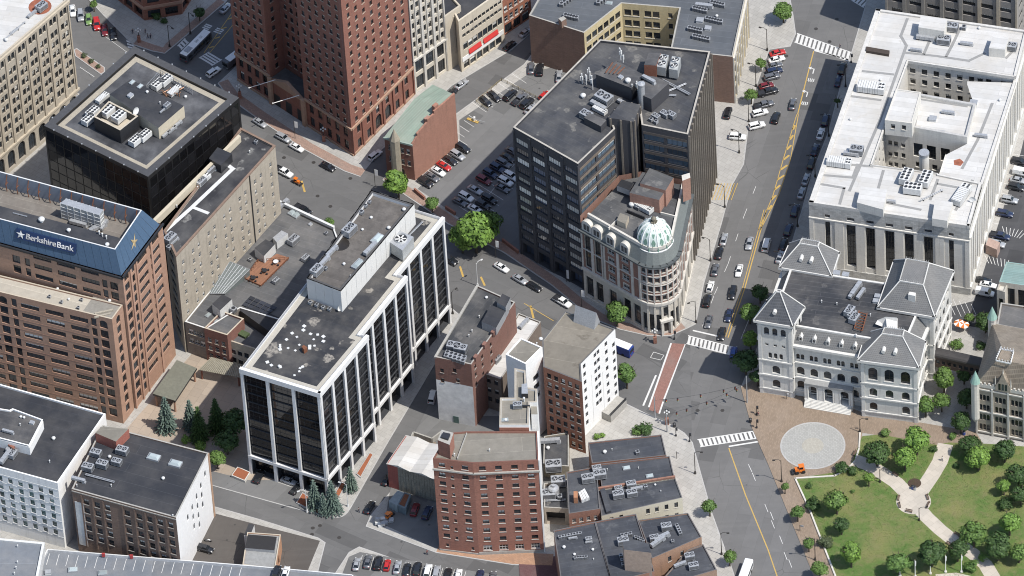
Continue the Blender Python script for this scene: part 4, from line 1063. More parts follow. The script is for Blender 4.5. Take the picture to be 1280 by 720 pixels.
wb(b, 'end_pilaster', plain('tan_brick_edge', (.42, .27, .18), .85), poly[1], poly[2], L - .9, L, 0, H + .05, .15)
for x in xs: wb(b, 'recess_pier', BW, poly[0], poly[1], x - 1.45, x - 1.05, 3, H - 1.4, .18)
wb(b, 'stone_course', CONC, poly[0], poly[1], 0, Ls[0], H - .9, H - .6, .15)
wb(b, 'painted_patch', OFFW, poly[0], poly[1], .5, 3.0, 3, H - 4.5, .06)
pbox(b, 'brick_stair_box', [(119, 541), (127, 533), (161, 536), (145, 552)], zr + 3.4, zr, [BRICKR('red_brick_box', (.3, .1, .07)), R_TAN])
eqs(b, zr, rad(-25), [('ac_unit', 120, 568, 1.2), ('ac_unit', 153, 565, 1.3), ('ac_unit', 146, 579, 1.1), ('ac_unit', 128, 582, 1.25), ('ac_unit', 110, 586, 1.25), ('roof_vent', 137, 571, .9), ('skylight', 192, 570, 2), ('skylight', 219, 578, 2), ('roof_vent', 204, 598, .9), ('duct', 98, 600, 1.2), ('pipe_run', 125, 597, 1.4), ('vent_pipe', 139, 607), ('vent_pipe', 96, 607), ('vent_pipe', 216, 645)])

# ---- grey deck roofs along the bottom edge
DECK = roofmat('grey_blue_deck', (.15, .165, .185), rad(-10), (3, 2.6), seamc=(.35, .35, .34), stain=.25)
b, poly, zr, Ls = simple('parking_garage', 'long grey garage deck roof with painted bay lines along the bottom edge', [(30, 745), (470, 745), (440, 718), (318, 707), (59, 686)], 8, [plain('pale_deck_wall', (.5, .5, .5), .7)], {}, roofmat('plain_deck', (.145, .16, .18), rad(-5), (30, 60), stain=.3), .9, .3, OFFW)
for k in range(21):
    u = 62 + k * 12; mb = MB(); a = P(u, 692 + k * .85, zr); c = P(u - 4, 706 + k * .85, zr); dd = (c - a).normalized(); n_ = Vector((-dd.y, dd.x)) * .07
    mb.poly([(*(a - n_), zr + .012), (*(c - n_), zr + .012), (*(c + n_), zr + .012), (*(a + n_), zr + .012)]); mb.build('bay_line', PAINTW, b)
for u, v in ((129, 691), (164, 693)): pbox(b, 'warning_sign', [(u - 2, v), (u + 2, v), (u + 2, v + 1.5), (u - 2, v + 1.5)], 8.6, 7.4, plain('red_sign', (.4, .05, .05), .5))
eqs(b, zr, 0, [('skylight', 91, 711, 1.5), ('skylight', 128, 715, 1.5), ('roof_hatch', 60, 715, 1.3)])
b, poly, zr, Ls = simple('low_garage_wing', 'raised grey flat roof with white edge in the bottom left corner', [(-60, 760), (40, 760), (56, 678), (-60, 667)], 11, [plain('pale_wing_wall', (.55, .55, .54), .7)], {}, roofmat('grey_wing_roof', (.16, .175, .195), rad(-5), (8, 60), stain=.3), .6, .7, OFFW)
eqs(b, zr, 0, [('vent_pipe', 22, 683), ('vent_pipe', 22, 703), ('vent_pipe', 20, 710), ('vent_pipe', 18, 717)])
OB = BRICKR('orange_brick', (.42, .22, .12))
b, poly, zr, Ls = simple('brick_shed', 'small shed with grey roof and orange brick gable beside the brown yard', [(303, 706), (344, 711), (351, 668), (309, 665)], 6, [OB], {1: lambda L: [(L * .5, .8, W(1.9, 3.4, .3, FRAMED, arch=True, blinds=(0,), nx=2, ny=3))], 0: lambda L: grid(L, 2, 1, 1, [1.5], W(1.5, 2))}, plain('shed_roof', (.27, .27, .26), .8), .3, .3, TANP)
pbox(b, 'roof_lantern', [(306, 685), (310, 668), (346, 671), (343, 688)], zr + 1.0, zr, [STEEL, FRAMED])
pbox(b, 'white_shed_box', [(305, 669), (311, 654), (318, 656), (313, 669)], 5.2, .2, [OFFW, R_NAVY])

# ---- tall brick hotel tower, top
H = 74
BT = BRICKR('tower_brick', (.24, .098, .066), rad(-40)); BTS = BT
g0, g1, g2 = P(297, 100, 0), P(442, 195, 0), P(518, 118, 0)
dl = (g1 - g0).normalized(); dr = (g2 - g1).normalized(); ni = Vector((-dl.y, dl.x))
L0 = (g1 - g0).length; rec = 6.0
a1, a2 = L0 * .30, L0 * .60
poly = [g0, g0 + dl * a1, g0 + dl * a1 + ni * rec, g0 + dl * a2 + ni * rec, g0 + dl * a2, g1, g2, g2 + (g0 - g1)]
b = building('brick_hotel_tower', 'tall red brick hotel tower with two white flagpoles over its shaded entrance', poly)
w11 = W(1.15, 1.75, .28, FRAMED, sill=TANP, blinds=(0, 0, 0, .3))
wg11 = W(1.7, 3.4, .35, FRAMED, nx=2, ny=3, blinds=(0, .3)); wga = W(2.6, 5.0, .4, FRAMED, nx=3, ny=3, arch=True, blinds=(0,))
up_ = rows(11.4, 3.55, 16)
def tw(L, n, m=1.0): return grid(L, n, m, m, up_, w11)
sp = {0: tw(a1, 5, .6) + grid(a1, 4, .6, .6, [1.2, 6.2], wg11), 2: grid(a2 - a1, 5, .8, .8, up_, w11), 1: grid(rec, 1, .6, .6, up_, w11), 3: grid(rec, 1, .6, .6, up_, w11)}
L5 = L0 - a2; sp[4] = tw(L5, 6) + grid(L5, 5, .8, .8, [1.2, 6.2], wg11)
L6 = (g2 - g1).length; ops = []
for k, x in enumerate(cols(L6, 8, .9)):
    for j, z in enumerate(up_): ops.append((x, z + (.0), w11))
ops += grid(L6, 6, 1, 1, [6.4], W(1.5, 3.0, .35, FRAMED, nx=2, ny=3)) + [(x, .8, wga if k in (2, 3) else wg11) for k, x in enumerate(cols(L6, 6, 1, 1))]
sp[5] = ops
shell(b, poly, H, [BT], sp, mroof=R_GREY)
b2 = plain('hotel_base_stone', (.4, .26, .18), .85)
for k in range(7):
    x = L6 * k / 6; wb(b, 'pilaster', BT, g1, g2, max(0, x - .35), min(L6, x + .35), 0.4, 10.0, .4)
for e in (0, 4, 5):
    a, c = poly[e], poly[e + 1]; L = (c - a).length
    wb(b, 'stone_course', b2, a, c, 0, L + .3, 10.0, 10.7, .45); wb(b, 'stone_plinth', b2, a, c, 0, L + .2, 0, .75, .3); wb(b, 'stone_course', TANP, a, c, 0, L + .2, 64.3, 65.0, .4)
w_ = a2 - a1; o_ = g0 + dl * a1; e_ = g0 + dl * a2; mb = MB(); mb.prism([o_, e_, e_ + ni * rec * .98, o_ + ni * rec * .98], 0, 9.2, 0, 1); en = mb.build('entrance_block', [BT, R_GREY], b)
for k in range(3):
    mb = MB(); x = w_ * (k + .5) / 3; mb.wbox(o_, e_, x - 1.2, x + 1.2, .2, 4.4, .02); mb.build('door', FRAMED, en)
for t in (.02, .98): mb = MB(); mb.wbox(o_, e_, w_ * t - .6, w_ * t + .6, 0, 10.2, .9); mb.build('pier', b2, en)
mb = MB(); q0, q1 = o_, e_; mid = lerp(o_, e_, .5); nn = -ni * .5
mb.mesh([(*(q0 + nn), 9.2), (*(q1 + nn), 9.2), (*(mid + nn), 12.4), (*(q0 - nn), 9.2), (*(q1 - nn), 9.2), (*(mid - nn), 12.4)], [(0, 1, 2), (1, 4, 5, 2), (0, 2, 5, 3), (3, 5, 4)]); mb.build('pediment', b2, en)
for x in (.16, .84):
    f0 = lerp(o_, e_, x); mb = MB(); mb.tube([(*f0, 10.2), (*(f0 - ni * 8.5 + dl * -1.6), 12.2)], .14, 6, 0, .09); mb.cyl((f0.x - ni.x * 8.5 - dl.x * 1.6, f0.y - ni.y * 8.5 - dl.y * 1.6), .16, 12.05, 12.35, 6); mb.build('flagpole', WHITE, b)
# ---- cream terracotta tower and beige shop buildings to its right
H = 58
CR = masonry('cream_terracotta', (.57, .52, .43), (.42, .38, .3), rad(40), 1.2, .6, .1, .3)
g3, g4 = P(518.5, 117, 0), P(560, 88, 0)
poly = rect(g3, g4, 26)
b = building('terracotta_tower', 'slender cream terracotta tower with continuous window strips beside the brick hotel', poly)
L = (g4 - g3).length; wt_ = W(1.15, 2.4, .5, FRAMED, sill=LIME, blinds=(0, .3, .5)); wl = W(2.9, 4.6, .4, FRAMED, nx=3, ny=3, blinds=(0,))
shell(b, poly, H, [CR], {0: [(L * (k + .5) / 3 + s, z, wt_) for k in range(3) for s in (-1.0, 1.0) for z in rows(13.2, 3.5, 12)] + grid(L, 3, .4, .4, [7.0, 1.0], wl)}, mroof=R_GREY)
for k in range(4): x = L * k / 3; wb(b, 'pier', LIME, g3, g4, max(0, x - .4), min(L, x + .4), 0, H, .4)
for k in range(3): wb(b, 'mullion_pier', LIME, g3, g4, L * (k + .5) / 3 - .14, L * (k + .5) / 3 + .14, 12.6, H - 3, .25)
wb(b, 'stone_course', LIME, g3, g4, 0, L + .4, 12.0, 12.6, .5)
CB = masonry('beige_panel', (.52, .46, .36), (.42, .37, .29), rad(45), 2.0, 1.0, .06, .2, patch=.12)
b, poly, zr, Ls = simple('beige_shop_building', 'beige plain fronted shop with a tall slot window, next to the terracotta tower', [(556, 21), (576, 7), (535, -38), (518, -25)], 21, [CB], {0: lambda L: [(L * .68, 6.5 + 2.3 * k, W(1.5, 2.2, .3, FRAMED, nx=2)) for k in range(5)]}, R_NAVY, .7, .5, CB)
wb(b, 'frame_strip', TANP, poly[0], poly[1], Ls[0] * .48, Ls[0] * .55, 5, 19, .2); wb(b, 'frame_strip', TANP, poly[0], poly[1], Ls[0] * .82, Ls[0] * .88, 5, 19, .2)
b, poly, zr, Ls = simple('beige_shop_building', 'beige shop building with horizontal window strips and red awnings over white shopfront', [(573, 27), (627, -11), (585, -60), (540, -40)], 19.5, [CB], {0: lambda L: [(L * .52 + (k - 5.5) * 1.55, z, W(1.3, 1.3, .3, FRAMED, ny=1)) for k in range(12) for z in (15.2, 12.4)] + [(L * .52 + (k - 4.5) * 1.9, 7.6, W(1.75, 2.6, .3, FRAMED, ny=1)) for k in range(10)] + grid(L, 6, .8, 1, [.5], W(2.2, 2.8, .5, FRAMED, nx=2, ny=1, name='shop_window'))}, R_NAVY, .7, .5, CB)
L = Ls[0]; REDA = plain('red_awning', (.5, .035, .03), .7, var=.12)
wb(b, 'white_fascia', WHITE, poly[0], poly[1], .5, L - .3, 3.6, 5.2, .12)
for t0, t1 in ((.18, .46), (.52, .85)):
    mb = MB(); a, c = lerp(poly[0], poly[1], t0), lerp(poly[0], poly[1], t1); d_ = (c - a).normalized(); n_ = Vector((d_.y, -d_.x))
    mb.mesh([(*a, 6.8), (*c, 6.8), (*(c + n_ * .5), 5.5), (*(a + n_ * .5), 5.5), (*(c + n_ * .5), 5.2), (*(a + n_ * .5), 5.2), (*a, 5.3), (*c, 5.3)], [(0, 3, 2, 1), (3, 5, 4, 2), (0, 6, 5, 3), (1, 2, 4, 7)]); mb.build('awning', REDA, b)
b, poly, zr, Ls = simple('brick_shop_building', 'small red brick building with white trimmed windows at the end of the shop row', [(626, 2), (662, -22), (640, -60), (600, -40)], 13.5, [BRICKR('small_red_brick', (.3, .12, .07))], {0: lambda L: grid(L, 5, .6, .6, [4.8, 8.6], W(1.3, 2.2, .25, FRAMEW, sill=LIME)) + grid(L, 3, .5, .5, [.5], W(2.6, 3.2, .3, FRAMED, nx=3, ny=1))}, R_GREY, cap=LIME)

# ---- green roofed brick building by the parking lot
H = 14
px = [(480, 172), (504, 181), (570, 122), (548, 110)]
g = PP([(484, 217), (519, 226), (573, 182), (545, 165)], 0)
poly = [g[0], g[1], g[2], g[3]]
b = building('green_roofed_house', 'brick building with green copper roof and a blank stepped gable facing the parking lot', poly)
GRB = BRICKR('gable_brick', (.33, .165, .115), rad(45)); GRN = roofmat('verdigris_roof', (.22, .28, .225), rad(40), (.7, 40), seamc=(.26, .36, .29), stain=.35, blot=.2)
d1 = (g[2] - g[1]).normalized(); LL = (g[2] - g[1]).length
prof = [(0, 14.0), (LL * .12, 15.5), (LL * .12, 16.4), (LL * .36, 17.6), (LL * .36, 18.6), (LL * .52, 18.6), (LL * .52, 19.6), (LL * .75, 19.6), (LL, 20.0)]
mb = MB(); nI = Vector((-d1.y, d1.x)) * .5
f_ = [(*(g[1] + d1 * a), z) for a, z in prof]; bk = [(*(g[1] + d1 * a + nI), z) for a, z in prof]
n_ = len(prof)
mb.mesh([(*g[1], 0)] + f_ + [(*g[2], 0)] + [(*(g[1] + nI), 0)] + bk + [(*(g[2] + nI), 0)],
        [tuple(range(n_ + 2)), tuple(range(2 * n_ + 3, n_ + 1, -1))] + [(k, k + n_ + 2, k + n_ + 3, k + 1) for k in range(n_ + 1)])
mb.build('gable_wall', GRB, b)
Lf = (g[1] - g[0]).length; w14 = W(1.0, 2.0, .3, FRAMEW, sill=TANP)
mb = MB(); wall(mb, b, g[0], g[1], 0, 14, grid(Lf, 4, .6, .6, [5.2, 9.6], w14) + [(Lf * .5, .3, W(2.4, 3.6, .5, FRAMED, arch=True, nx=2, ny=1))]); wall(mb, b, g[2], g[3], 0, 17, []); wall(mb, b, g[3], g[0], 0, 14, []); mb.build('wall', [BRICKR('dark_red_facade', (.2, .085, .06))], b)
e0, e1, e2, e3 = g[0], g[1] + nI, g[2] + nI, g[3]; r0, r1 = lerp(e0, e1, .3) * .4 + lerp(e3, e2, .3) * .6, lerp(e0, e1, .9) * .45 + lerp(e3, e2, .9) * .55
mb = MB(); k0 = lerp(g[3], g[2], .02)
A_ = (*(e0 - d1 * .4), 14.0); B_ = (*(e1 - d1 * .4 + nI * .1), 14.0); Cc = (*lerp(e1, e2, .72), 18.6); D_ = (*lerp(e0, e3, .62), 18.6); E_ = (*e2, 19.4); F_ = (*e3, 18.2)
mb.poly([A_, B_, Cc, D_]); mb.poly([D_, Cc, E_, F_]); mb.build('roof', GRN, b)
wb(b, 'gutter', plain('copper_gutter', (.3, .37, .32), .7), g[0], g[1], -.2, Lf, 13.5, 14.1, .4)
for t in (.4, .6):
    q = g[1] + d1 * LL * t + nI * 1.6; mb = MB(); mb.box((q.x, q.y), (1.6, 1.0), 14, 20.6 if t > .5 else 18.4, ang(g[1], g[2])); mb.build('chimney', GRB, b)
for t in (.25, .55, .8):
    q = lerp(g[0], g[1], t) - Vector((-d1.y, d1.x)) * 0; mb = MB(); 
mb = MB(); q = lerp(g[0], g[1], .45) - d1 * .9; mb.cyl((q.x, q.y), 1.4, 0, 15.2, 8); mb.cyl((q.x, q.y), 1.5, 15.2, 19.0, 8, 0, .05); mb.build('turret', plain('grey_stone_turret', (.33, .29, .22), .85), b)

# ---- large U shaped building, top centre
H = 18
YB = masonry('yellow_brick', (.55, .46, .27), (.42, .36, .24), rad(40), .6, .25, .1, .2); BRN = BRICKR('brown_party_brick', (.215, .135, .1)); 
px = [(661, 19), (730, 41), (777, 4), (849, 10), (838, 62), (889, 68), (916, 71), (934, -12), (800, -60), (700, -50)]
poly = PP(px, H)
b = building('courtyard_block', 'broad dark roofed block wrapped round a yellow walled courtyard, top centre', poly)
Ls = [(poly[(i + 1) % len(poly)] - poly[i]).length for i in range(len(poly))]
w15 = W(1.9, 2.3, .3, FRAMED, nx=2, sill=LIME, blinds=(0, 0, .2)); w15b = W(1.2, 1.9, .3, FRAMED, sill=LIME)
mats = [BRN, YB]
mb = MB()
wall(mb, b, poly[0], poly[1], 0, H, []); wall(mb, b, poly[9], poly[0], 0, H, grid(Ls[9], 8, 1, 1, rows(2, 4, 4), w15b)); mb.build('party_wall', [BRN], b); mb = MB()
wall(mb, b, poly[5], poly[6], 0, H, []); wall(mb, b, poly[4], poly[5], 0, H, [])
mb.build('party_wall', [BRN], b); mb = MB()
wall(mb, b, poly[1], poly[2], 0, H, grid(Ls[1], 6, .6, .6, rows(1.5, 4.0, 4), w15), 0); wall(mb, b, poly[2], poly[3], 0, H, [(Ls[2] * (t) + s, z, w15) for t in (.17, .52) for s in (-.1 * 0 - 1.15, 1.15) for z in rows(1.5, 4.0, 4)] + [(Ls[2] * .84, z + .3, w15b) for z in rows(1.5, 4, 4)]); wall(mb, b, poly[3], poly[4], 0, H, grid(Ls[3], 4, .6, .6, rows(1.5, 4, 4), w15)); mb.build('wall', [YB], b); mb = MB()
wall(mb, b, poly[6], poly[7], 0, H, grid(Ls[6], 7, .8, .8, rows(5.3, 3.9, 3), W(1.9, 2.6, .3, FRAMED, nx=2, sill=LIME)) + grid(Ls[6], 7, .8, .8, [.4], W(2.2, 3.8, .4, FRAMED, nx=2)))
mb.build('wall', [YB], b)
wb(b, 'cornice', LIME, poly[6], poly[7], 0, Ls[6], H - 1.2, H - .5, .5)
for k in range(8): x = Ls[6] * k / 7; wb(b, 'pier', LIME, poly[6], poly[7], max(0, x - .35), min(Ls[6], x + .35), 0, H - 1.2, .35)
zr = roof(b, poly, H, roofmat('blue_grey_roof', (.082, .09, .1), rad(-15), (2.4, 30), stain=.25, spotc=(.2, .2, .2)), CONC, .5, .4)
for u0, v0, n_ in ((702, 6, 5), (748, 4, 5), (707, 20, 5), (868, 11, 5), (890, 4, 5), (862, 36, 5), (884, 24, 6), (868, 46, 6)):
    for k in range(n_): eq(b, 'condenser', u0 + k * 3.4, v0 + k * (.8 if u0 > 800 or v0 == 20 else -2.4), zr, rad(-15), 1.25)
eqs(b, zr, rad(-15), [('roof_hatch', 875, 25, 1.6), ('duct', 880, 8, 1.5), ('roof_hatch', 885, 35, 1.4), ('skylight', 761, 3, 1.2), ('roof_vent', 896, 20, .8)])
pbox(b, 'chimney', [(698, 23), (704, 20), (708, 23), (702, 27)], zr + 2.6, zr, [BRN, CONC])

# ---- dark brown office block in the centre
H = 48
DB = masonry('dark_brown_brick', (.047, .047, .053), (.04, .037, .037), rad(-40), .6, .25, .1, .1, .8, .1)
px = [(641, 159), (722.5, 205), (769, 161), (764, 146), (800, 141), (802, 156), (860, 168), (888, 64), (750, 49)]
poly = PP(px, H)
b = building('dark_office_block', 'large dark brown office block with banded windows and wide dark roof, centre of photograph', poly)
Ls = [(poly[(i + 1) % len(poly)] - poly[i]).length for i in range(len(poly))]
GB16 = glassmat('office_glass', (.06, .085, .11), .04, .9, .9, .2); G16 = glassmat('reflective_glass', (.055, .07, .1), .04, .8, 1.0, .25)
w16 = W(4.3, 2.1, .3, FRAMED, G16, (0, 0, .7, 1.0, 1.0, 1.0), nx=5, ny=1, ft=.08); w16b = W(4.6, 2.2, .3, FRAMED, GB16, (0, 0, .3), nx=4, ny=1); w16c = W(5.0, 2.3, .3, FRAMED, GB16, (0, 0, .2), nx=4, ny=1); w16g = W(4.0, 4.6, 1.6, FRAMED, G16, (0,), nx=3, ny=1); w16d = W(1.15, 2.2, .35, FRAMED, G16, (0, .3), nx=1, ny=1)
SPB = plain('bronze_spandrel', (.2, .16, .125), .6, .1)
ops1 = []
for k, z in enumerate(rows(6.4, 3.62, 11)): ops1 += [(Ls[0] * (j + .5) / 4, z, w16) for j in range(4)]
ops1 += [(Ls[0] * (j + .5) / 4, .3, w16g) for j in range(4)]
shell_specs = {0: ops1, 1: [(Ls[1] * (j + .5) / 2, z, W(Ls[1] / 2 - 1.0, 2.1, .3, FRAMED, GB16, (0, 0, .3), nx=4, ny=1)) for j in range(2) for z in rows(6.4, 3.62, 11)], 5: [(Ls[5] * (j + .5) / 2, z, W(Ls[5] / 2 - .8, 2.3, .3, FRAMED, GB16, (0, 0, .2), nx=4, ny=1)) for j in range(2) for z in rows(6.4, 3.62, 11)], 6: grid(Ls[6], 13, .6, .6, rows(6.4, 3.62, 11), w16d)}
zr = shell(b, poly, H, [DB], shell_specs, mroof=R_DARK, ph=.8, pt=.5, cap=plain('stone_coping', (.4, .37, .32), .8), tilt=.012)
for z in rows(5.0, 3.62, 12): wb(b, 'spandrel', SPB, poly[1], poly[2], .5, Ls[1] - .5, z, z + .95, .08)
for z in rows(5.0, 3.62, 12): wb(b, 'spandrel', plain('dark_spandrel', (.1, .085, .075), .6), poly[5], poly[6], .4, Ls[5] - .4, z, z + .9, .06)
PR = plain('bronze_pier', (.19, .165, .135), .7)
for k in range(14): x = Ls[6] * k / 13; wb(b, 'pier', PR, poly[6], poly[7], max(0, x - .35), min(Ls[6], x + .35), 0, H - .8, .55)
for k in range(5): x = Ls[0] * k / 4; wb(b, 'pier', DB, poly[0], poly[1], max(0, x - .45), min(Ls[0], x + .45), 0, H - .85, .2)
# lift tower with ribs in the notch
mb = MB(); q = ccw(PP([(760, 147), (778, 126), (801, 131), (792, 152)], H + 2.5)); mb.prism(q, 0, H + 2.5, 0, 1); tw_ = mb.build('lift_tower', [DB, R_DARK], b)
for i in range(4):
    a, c = q[i], q[(i + 1) % 4]; L = (c - a).length
    for t in (.1, .5, .9): mb = MB(); mb.wbox(a, c, L * t - .25, L * t + .25, 20, H + 2.4, .25); mb.build('rib', PR, tw_)
# penthouses
R_PH = roofmat('penthouse_dark_roof', (.06, .06, .063), rad(-15), (2, 12), stain=.3)
pbox(b, 'penthouse', [(745, 93), (771, 76), (806, 94), (789, 110)], zr + 5, zr, [DB, R_PH]); pbox(b, 'penthouse', [(806, 94), (820, 96), (836, 104), (814, 124), (796, 116)], zr + 5.0, zr, [DB, R_PH]); 
pbox(b, 'penthouse', [(805, 81), (811, 66), (826, 66), (820, 82)], zr + 4.5, zr, [BRK, R_PH])
for u, v in ((828, 76), (843, 79)):
    q = PP([(u - 7, v + 7), (u - 3, v - 9), (u + 8, v - 7), (u + 4, v + 9)], zr + 4); mb = MB(); mb.prism(ccw(q), zr + .8, zr + 4, 0, 0); ct = mb.build('cooling_tower', [GRILL], b)
    for dv in (-3.6, 3.6):
        o = P(u + .5 - dv * .2, v + dv, zr + 4); mb = MB(); mb.cyl((o.x, o.y), 1.0, zr + 4, zr + 4.5, 16, 0, None, False); mb.cyl((o.x, o.y), .97, zr + 4.02, zr + 4.1, 16, 1)
        for k in range(4): a_ = k * 1.57 + .4; mb.box((o.x + .45 * math.cos(a_), o.y + .45 * math.sin(a_)), (.9, .25), zr + 4.12, zr + 4.2, a_, 0)
        mb.build('fan', [OFFW, DARKM], ct)
mb = MB()
for k in range(4): a, c = P(757 + k * 5, 91 - 0 * k + k * .5, zr + 5.6), P(766 + k * 5, 78 + k * 2, zr + 5.6); mb.tube([(*a, zr + 5.6), (*c, zr + 5.6)], .15, 4)
mb.build('steel_frame', RUST, b)
pbox(b, 'roof_shed', [(730, 147), (737, 141), (758, 150), (751, 158)], zr + 2.4, zr, [DB, R_PH])
eqs(b, zr, rad(-42), [('ac_unit', 755, 126, 1.9), ('duct', 748, 133, 1.6), ('package_unit', 750, 139, .7), ('ac_unit', 733, 146, 1.4), ('roof_vent', 729, 120, 1.4), ('duct', 780, 130, 1.3), ('ac_unit', 820, 147, .9), ('ac_unit', 831, 144, 1.0), ('ac_unit', 839, 145, 1.0), ('condenser', 814, 150, 1.1), ('condenser', 820, 153, 1.1), ('pipe_run', 845, 108, 1.6), ('pipe_run', 843, 110, 1.2, 1.2), ('pipe_run', 826, 118, 1.4, .6)])
eqs(b, zr + 5, rad(-42), [('roof_vent', 785, 101, 1.5), ('roof_hatch', 776, 96), ('duct', 811, 100, 1.3), ('vent_pipe', 790, 107)])
R6 = random.Random(6)
for (u, v, z0) in ((737, 100, zr), (740, 104, zr), (733, 106, zr), (741, 112, zr), (728, 105, zr), (776, 75, zr + 5), (779, 78, zr + 5), (797, 114, zr + 3), (800, 118, zr + 3)):
    mb = MB(); p = P(u, v, z0); hh = R6.uniform(2.5, 4.6); mb.cyl((p.x, p.y), .14, z0, z0 + hh, 6)
    for k in range(3): a_ = R6.uniform(0, 6.28); mb.box((p.x + .4 * math.cos(a_), p.y + .4 * math.sin(a_)), (.25, .35), z0 + hh * .55 + .3 * k, z0 + hh * .55 + 1.3 + .3 * k, a_)
    mb.build('antenna_mast', OFFW, b)
mb = MB(); p = P(802, 117, zr + 5); mb.cyl((p.x, p.y), .9, zr, zr + 8.2, 14); mb.lathe((p.x, p.y), [(.9, zr + 8.2), (1.05, zr + 8.3), (1.05, zr + 8.8), (0, zr + 9.2)], 14); mb.build('flue', STEEL, b)
# ================================================================= BUILDINGS, third part
# ---- domed corner building
H = 31
BK17 = BRICKR('dome_house_brick', (.25, .135, .1)); LM = masonry('limestone_ashlar', (.53, .49, .42), (.4, .37, .31), 0, 1.0, .5, .1, .3)
c17 = P(823, 397, 0); r17 = 6.3; pl0 = P(731, 371, 0); pr0 = P(867, 328, 0)
def tangent(p, side):
    d = p - c17; a = math.atan2(d.y, d.x); k = math.acos(r17 / d.length); return a + side * k
a1 = tangent(pl0, 1); a2 = tangent(pr0, -1)
while a2 < a1: a2 += 2 * math.pi
NA = 7
arc = [c17 + Vector((math.cos(a1 + (a2 - a1) * k / NA), math.sin(a1 + (a2 - a1) * k / NA))) * r17 for k in range(NA + 1)]
poly = [pl0] + arc + [pr0, P(806, 316, 0), P(779, 321, 0)]
b = building('domed_corner_building', 'ornate brick and limestone corner building with a round bay under a pale green dome', poly)
n17 = len(poly); ZC = 26.0
L0 = (arc[0] - pl0).length; L9 = (pr0 - arc[-1]).length
wpair = W(2.3, 2.1, .35, FRAMEW, sill=LIME, nx=2, ny=2, blinds=(0, 0, .4)); wr_ = W(1.1, 2.1, .35, FRAMED, sill=LIME, blinds=(0, 0, .4)); wbig = W(2.6, 7.4, .6, FRAMED, nx=3, ny=4, blinds=(0,)); wtall = W(2.1, 12.6, .5, FRAMED, nx=2, ny=8, blinds=(0,)); wlow = W(1.5, 6.2, .5, FRAMED, nx=2, ny=3, blinds=(0,))
fl = rows(12.6, 3.4, 4)
xs = [L0 * t for t in (.10, .27, .50, .74)]
ops0 = [(xs[0], 12.4, wtall), (xs[1], 12.4, wtall)] + [(x, z, wpair) for x in xs[2:] for z in fl] + [(x, 1.4, wbig) for x in (L0 * .1, L0 * .27, L0 * .5, L0 * .74, L0 * .91)]
mb = MB(); bands17 = [(0, 1), (11.5, 0)]
wall(mb, b, poly[0], poly[1], 0, ZC, ops0, 0, 1, bands17)
for k in range(1, NA + 1):
    L = (poly[k + 1] - poly[k]).length
    o_ = [(L / 2, z, wr_) for z in fl] + ([(L / 2, 1.2, wlow)] if k != 4 else [])
    wall(mb, b, poly[k], poly[k + 1], 0, ZC, o_, 0, 1, bands17)
wall(mb, b, poly[NA + 1], poly[NA + 2], 0, ZC, [(L9 * (k + .5) / 6, z, wr_) for k in range(6) for z in fl] + [(L9 * (k + .5) / 4, 1.2, wbig) for k in range(4)], 0, 1, bands17)
for k in range(NA + 2, n17): wall(mb, b, poly[k], poly[(k + 1) % n17], 0, H, [], 0)
mb.build('wall', [BK17, LM], b)
run = poly[:NA + 3]
def course(z0, z1, out, mat=LIME, name='cornice'):
    mb = MB()
    for k in range(len(run) - 1): L = (run[k + 1] - run[k]).length; mb.wbox(run[k], run[k + 1], -.04 - out * .12, L + .04 + out * .12, z0, z1, out, 0, .15)
    return mb.build(name, mat, b)
course(11.0, 11.9, .55, name='belt_course'); course(0, .8, .2, name='plinth'); course(ZC - 1.0, ZC - .35, .45); course(ZC - .35, ZC + .15, .95, plain('dark_cornice_lead', (.09, .1, .1), .6), 'gutter'); course(18.9, 19.15, .16, name='belt_course')
for x in (0, .185, .36, .38, .62, .86, .99):
    q = L0 * x; wb(b, 'pilaster', LIME, pl0, arc[0], max(0, q - .4), min(L0, q + .4), 11.9, ZC - 1, .3)
for k in range(1, NA + 1): wb(b, 'pilaster', LM, poly[k], poly[k + 1], -.3, .3, .8, 11, .3)
for k in range(7): q = L9 * k / 6; wb(b, 'pilaster', LIME, arc[-1], pr0, max(0, q - .3), min(L9, q + .3), 11.9, ZC - 1, .35)
for k in range(1, NA + 1):
    a, c = poly[k], poly[k + 1]; L = (c - a).length
    for x in (-.85, .85): wb(b, 'window_surround', LIME, a, c, L / 2 + x - .1, L / 2 + x + .1, 12, 24.9, .12)
    for z in fl: wb(b, 'lintel', LIME, a, c, L / 2 - .95, L / 2 + .95, z + 2.22, z + 2.5, .18)
# entrance in the round bay
k = 4; a, c = poly[k], poly[k + 1]; L = (c - a).length
wb(b, 'door_surround', LIME, a, c, L / 2 - 1.6, L / 2 - 1.0, 0, 5.0, .9); wb(b, 'door_surround', LIME, a, c, L / 2 + 1.0, L / 2 + 1.6, 0, 5.0, .9); wb(b, 'door_lintel', LIME, a, c, L / 2 - 1.8, L / 2 + 1.8, 5.0, 5.8, 1.1); wb(b, 'door', FRAMED, a, c, L / 2 - 1.0, L / 2 + 1.0, 0.1, 4.6, .1); wb(b, 'window', G_DARK, a, c, L / 2 - .8, L / 2 + .8, 6.6, 9.8, .05)
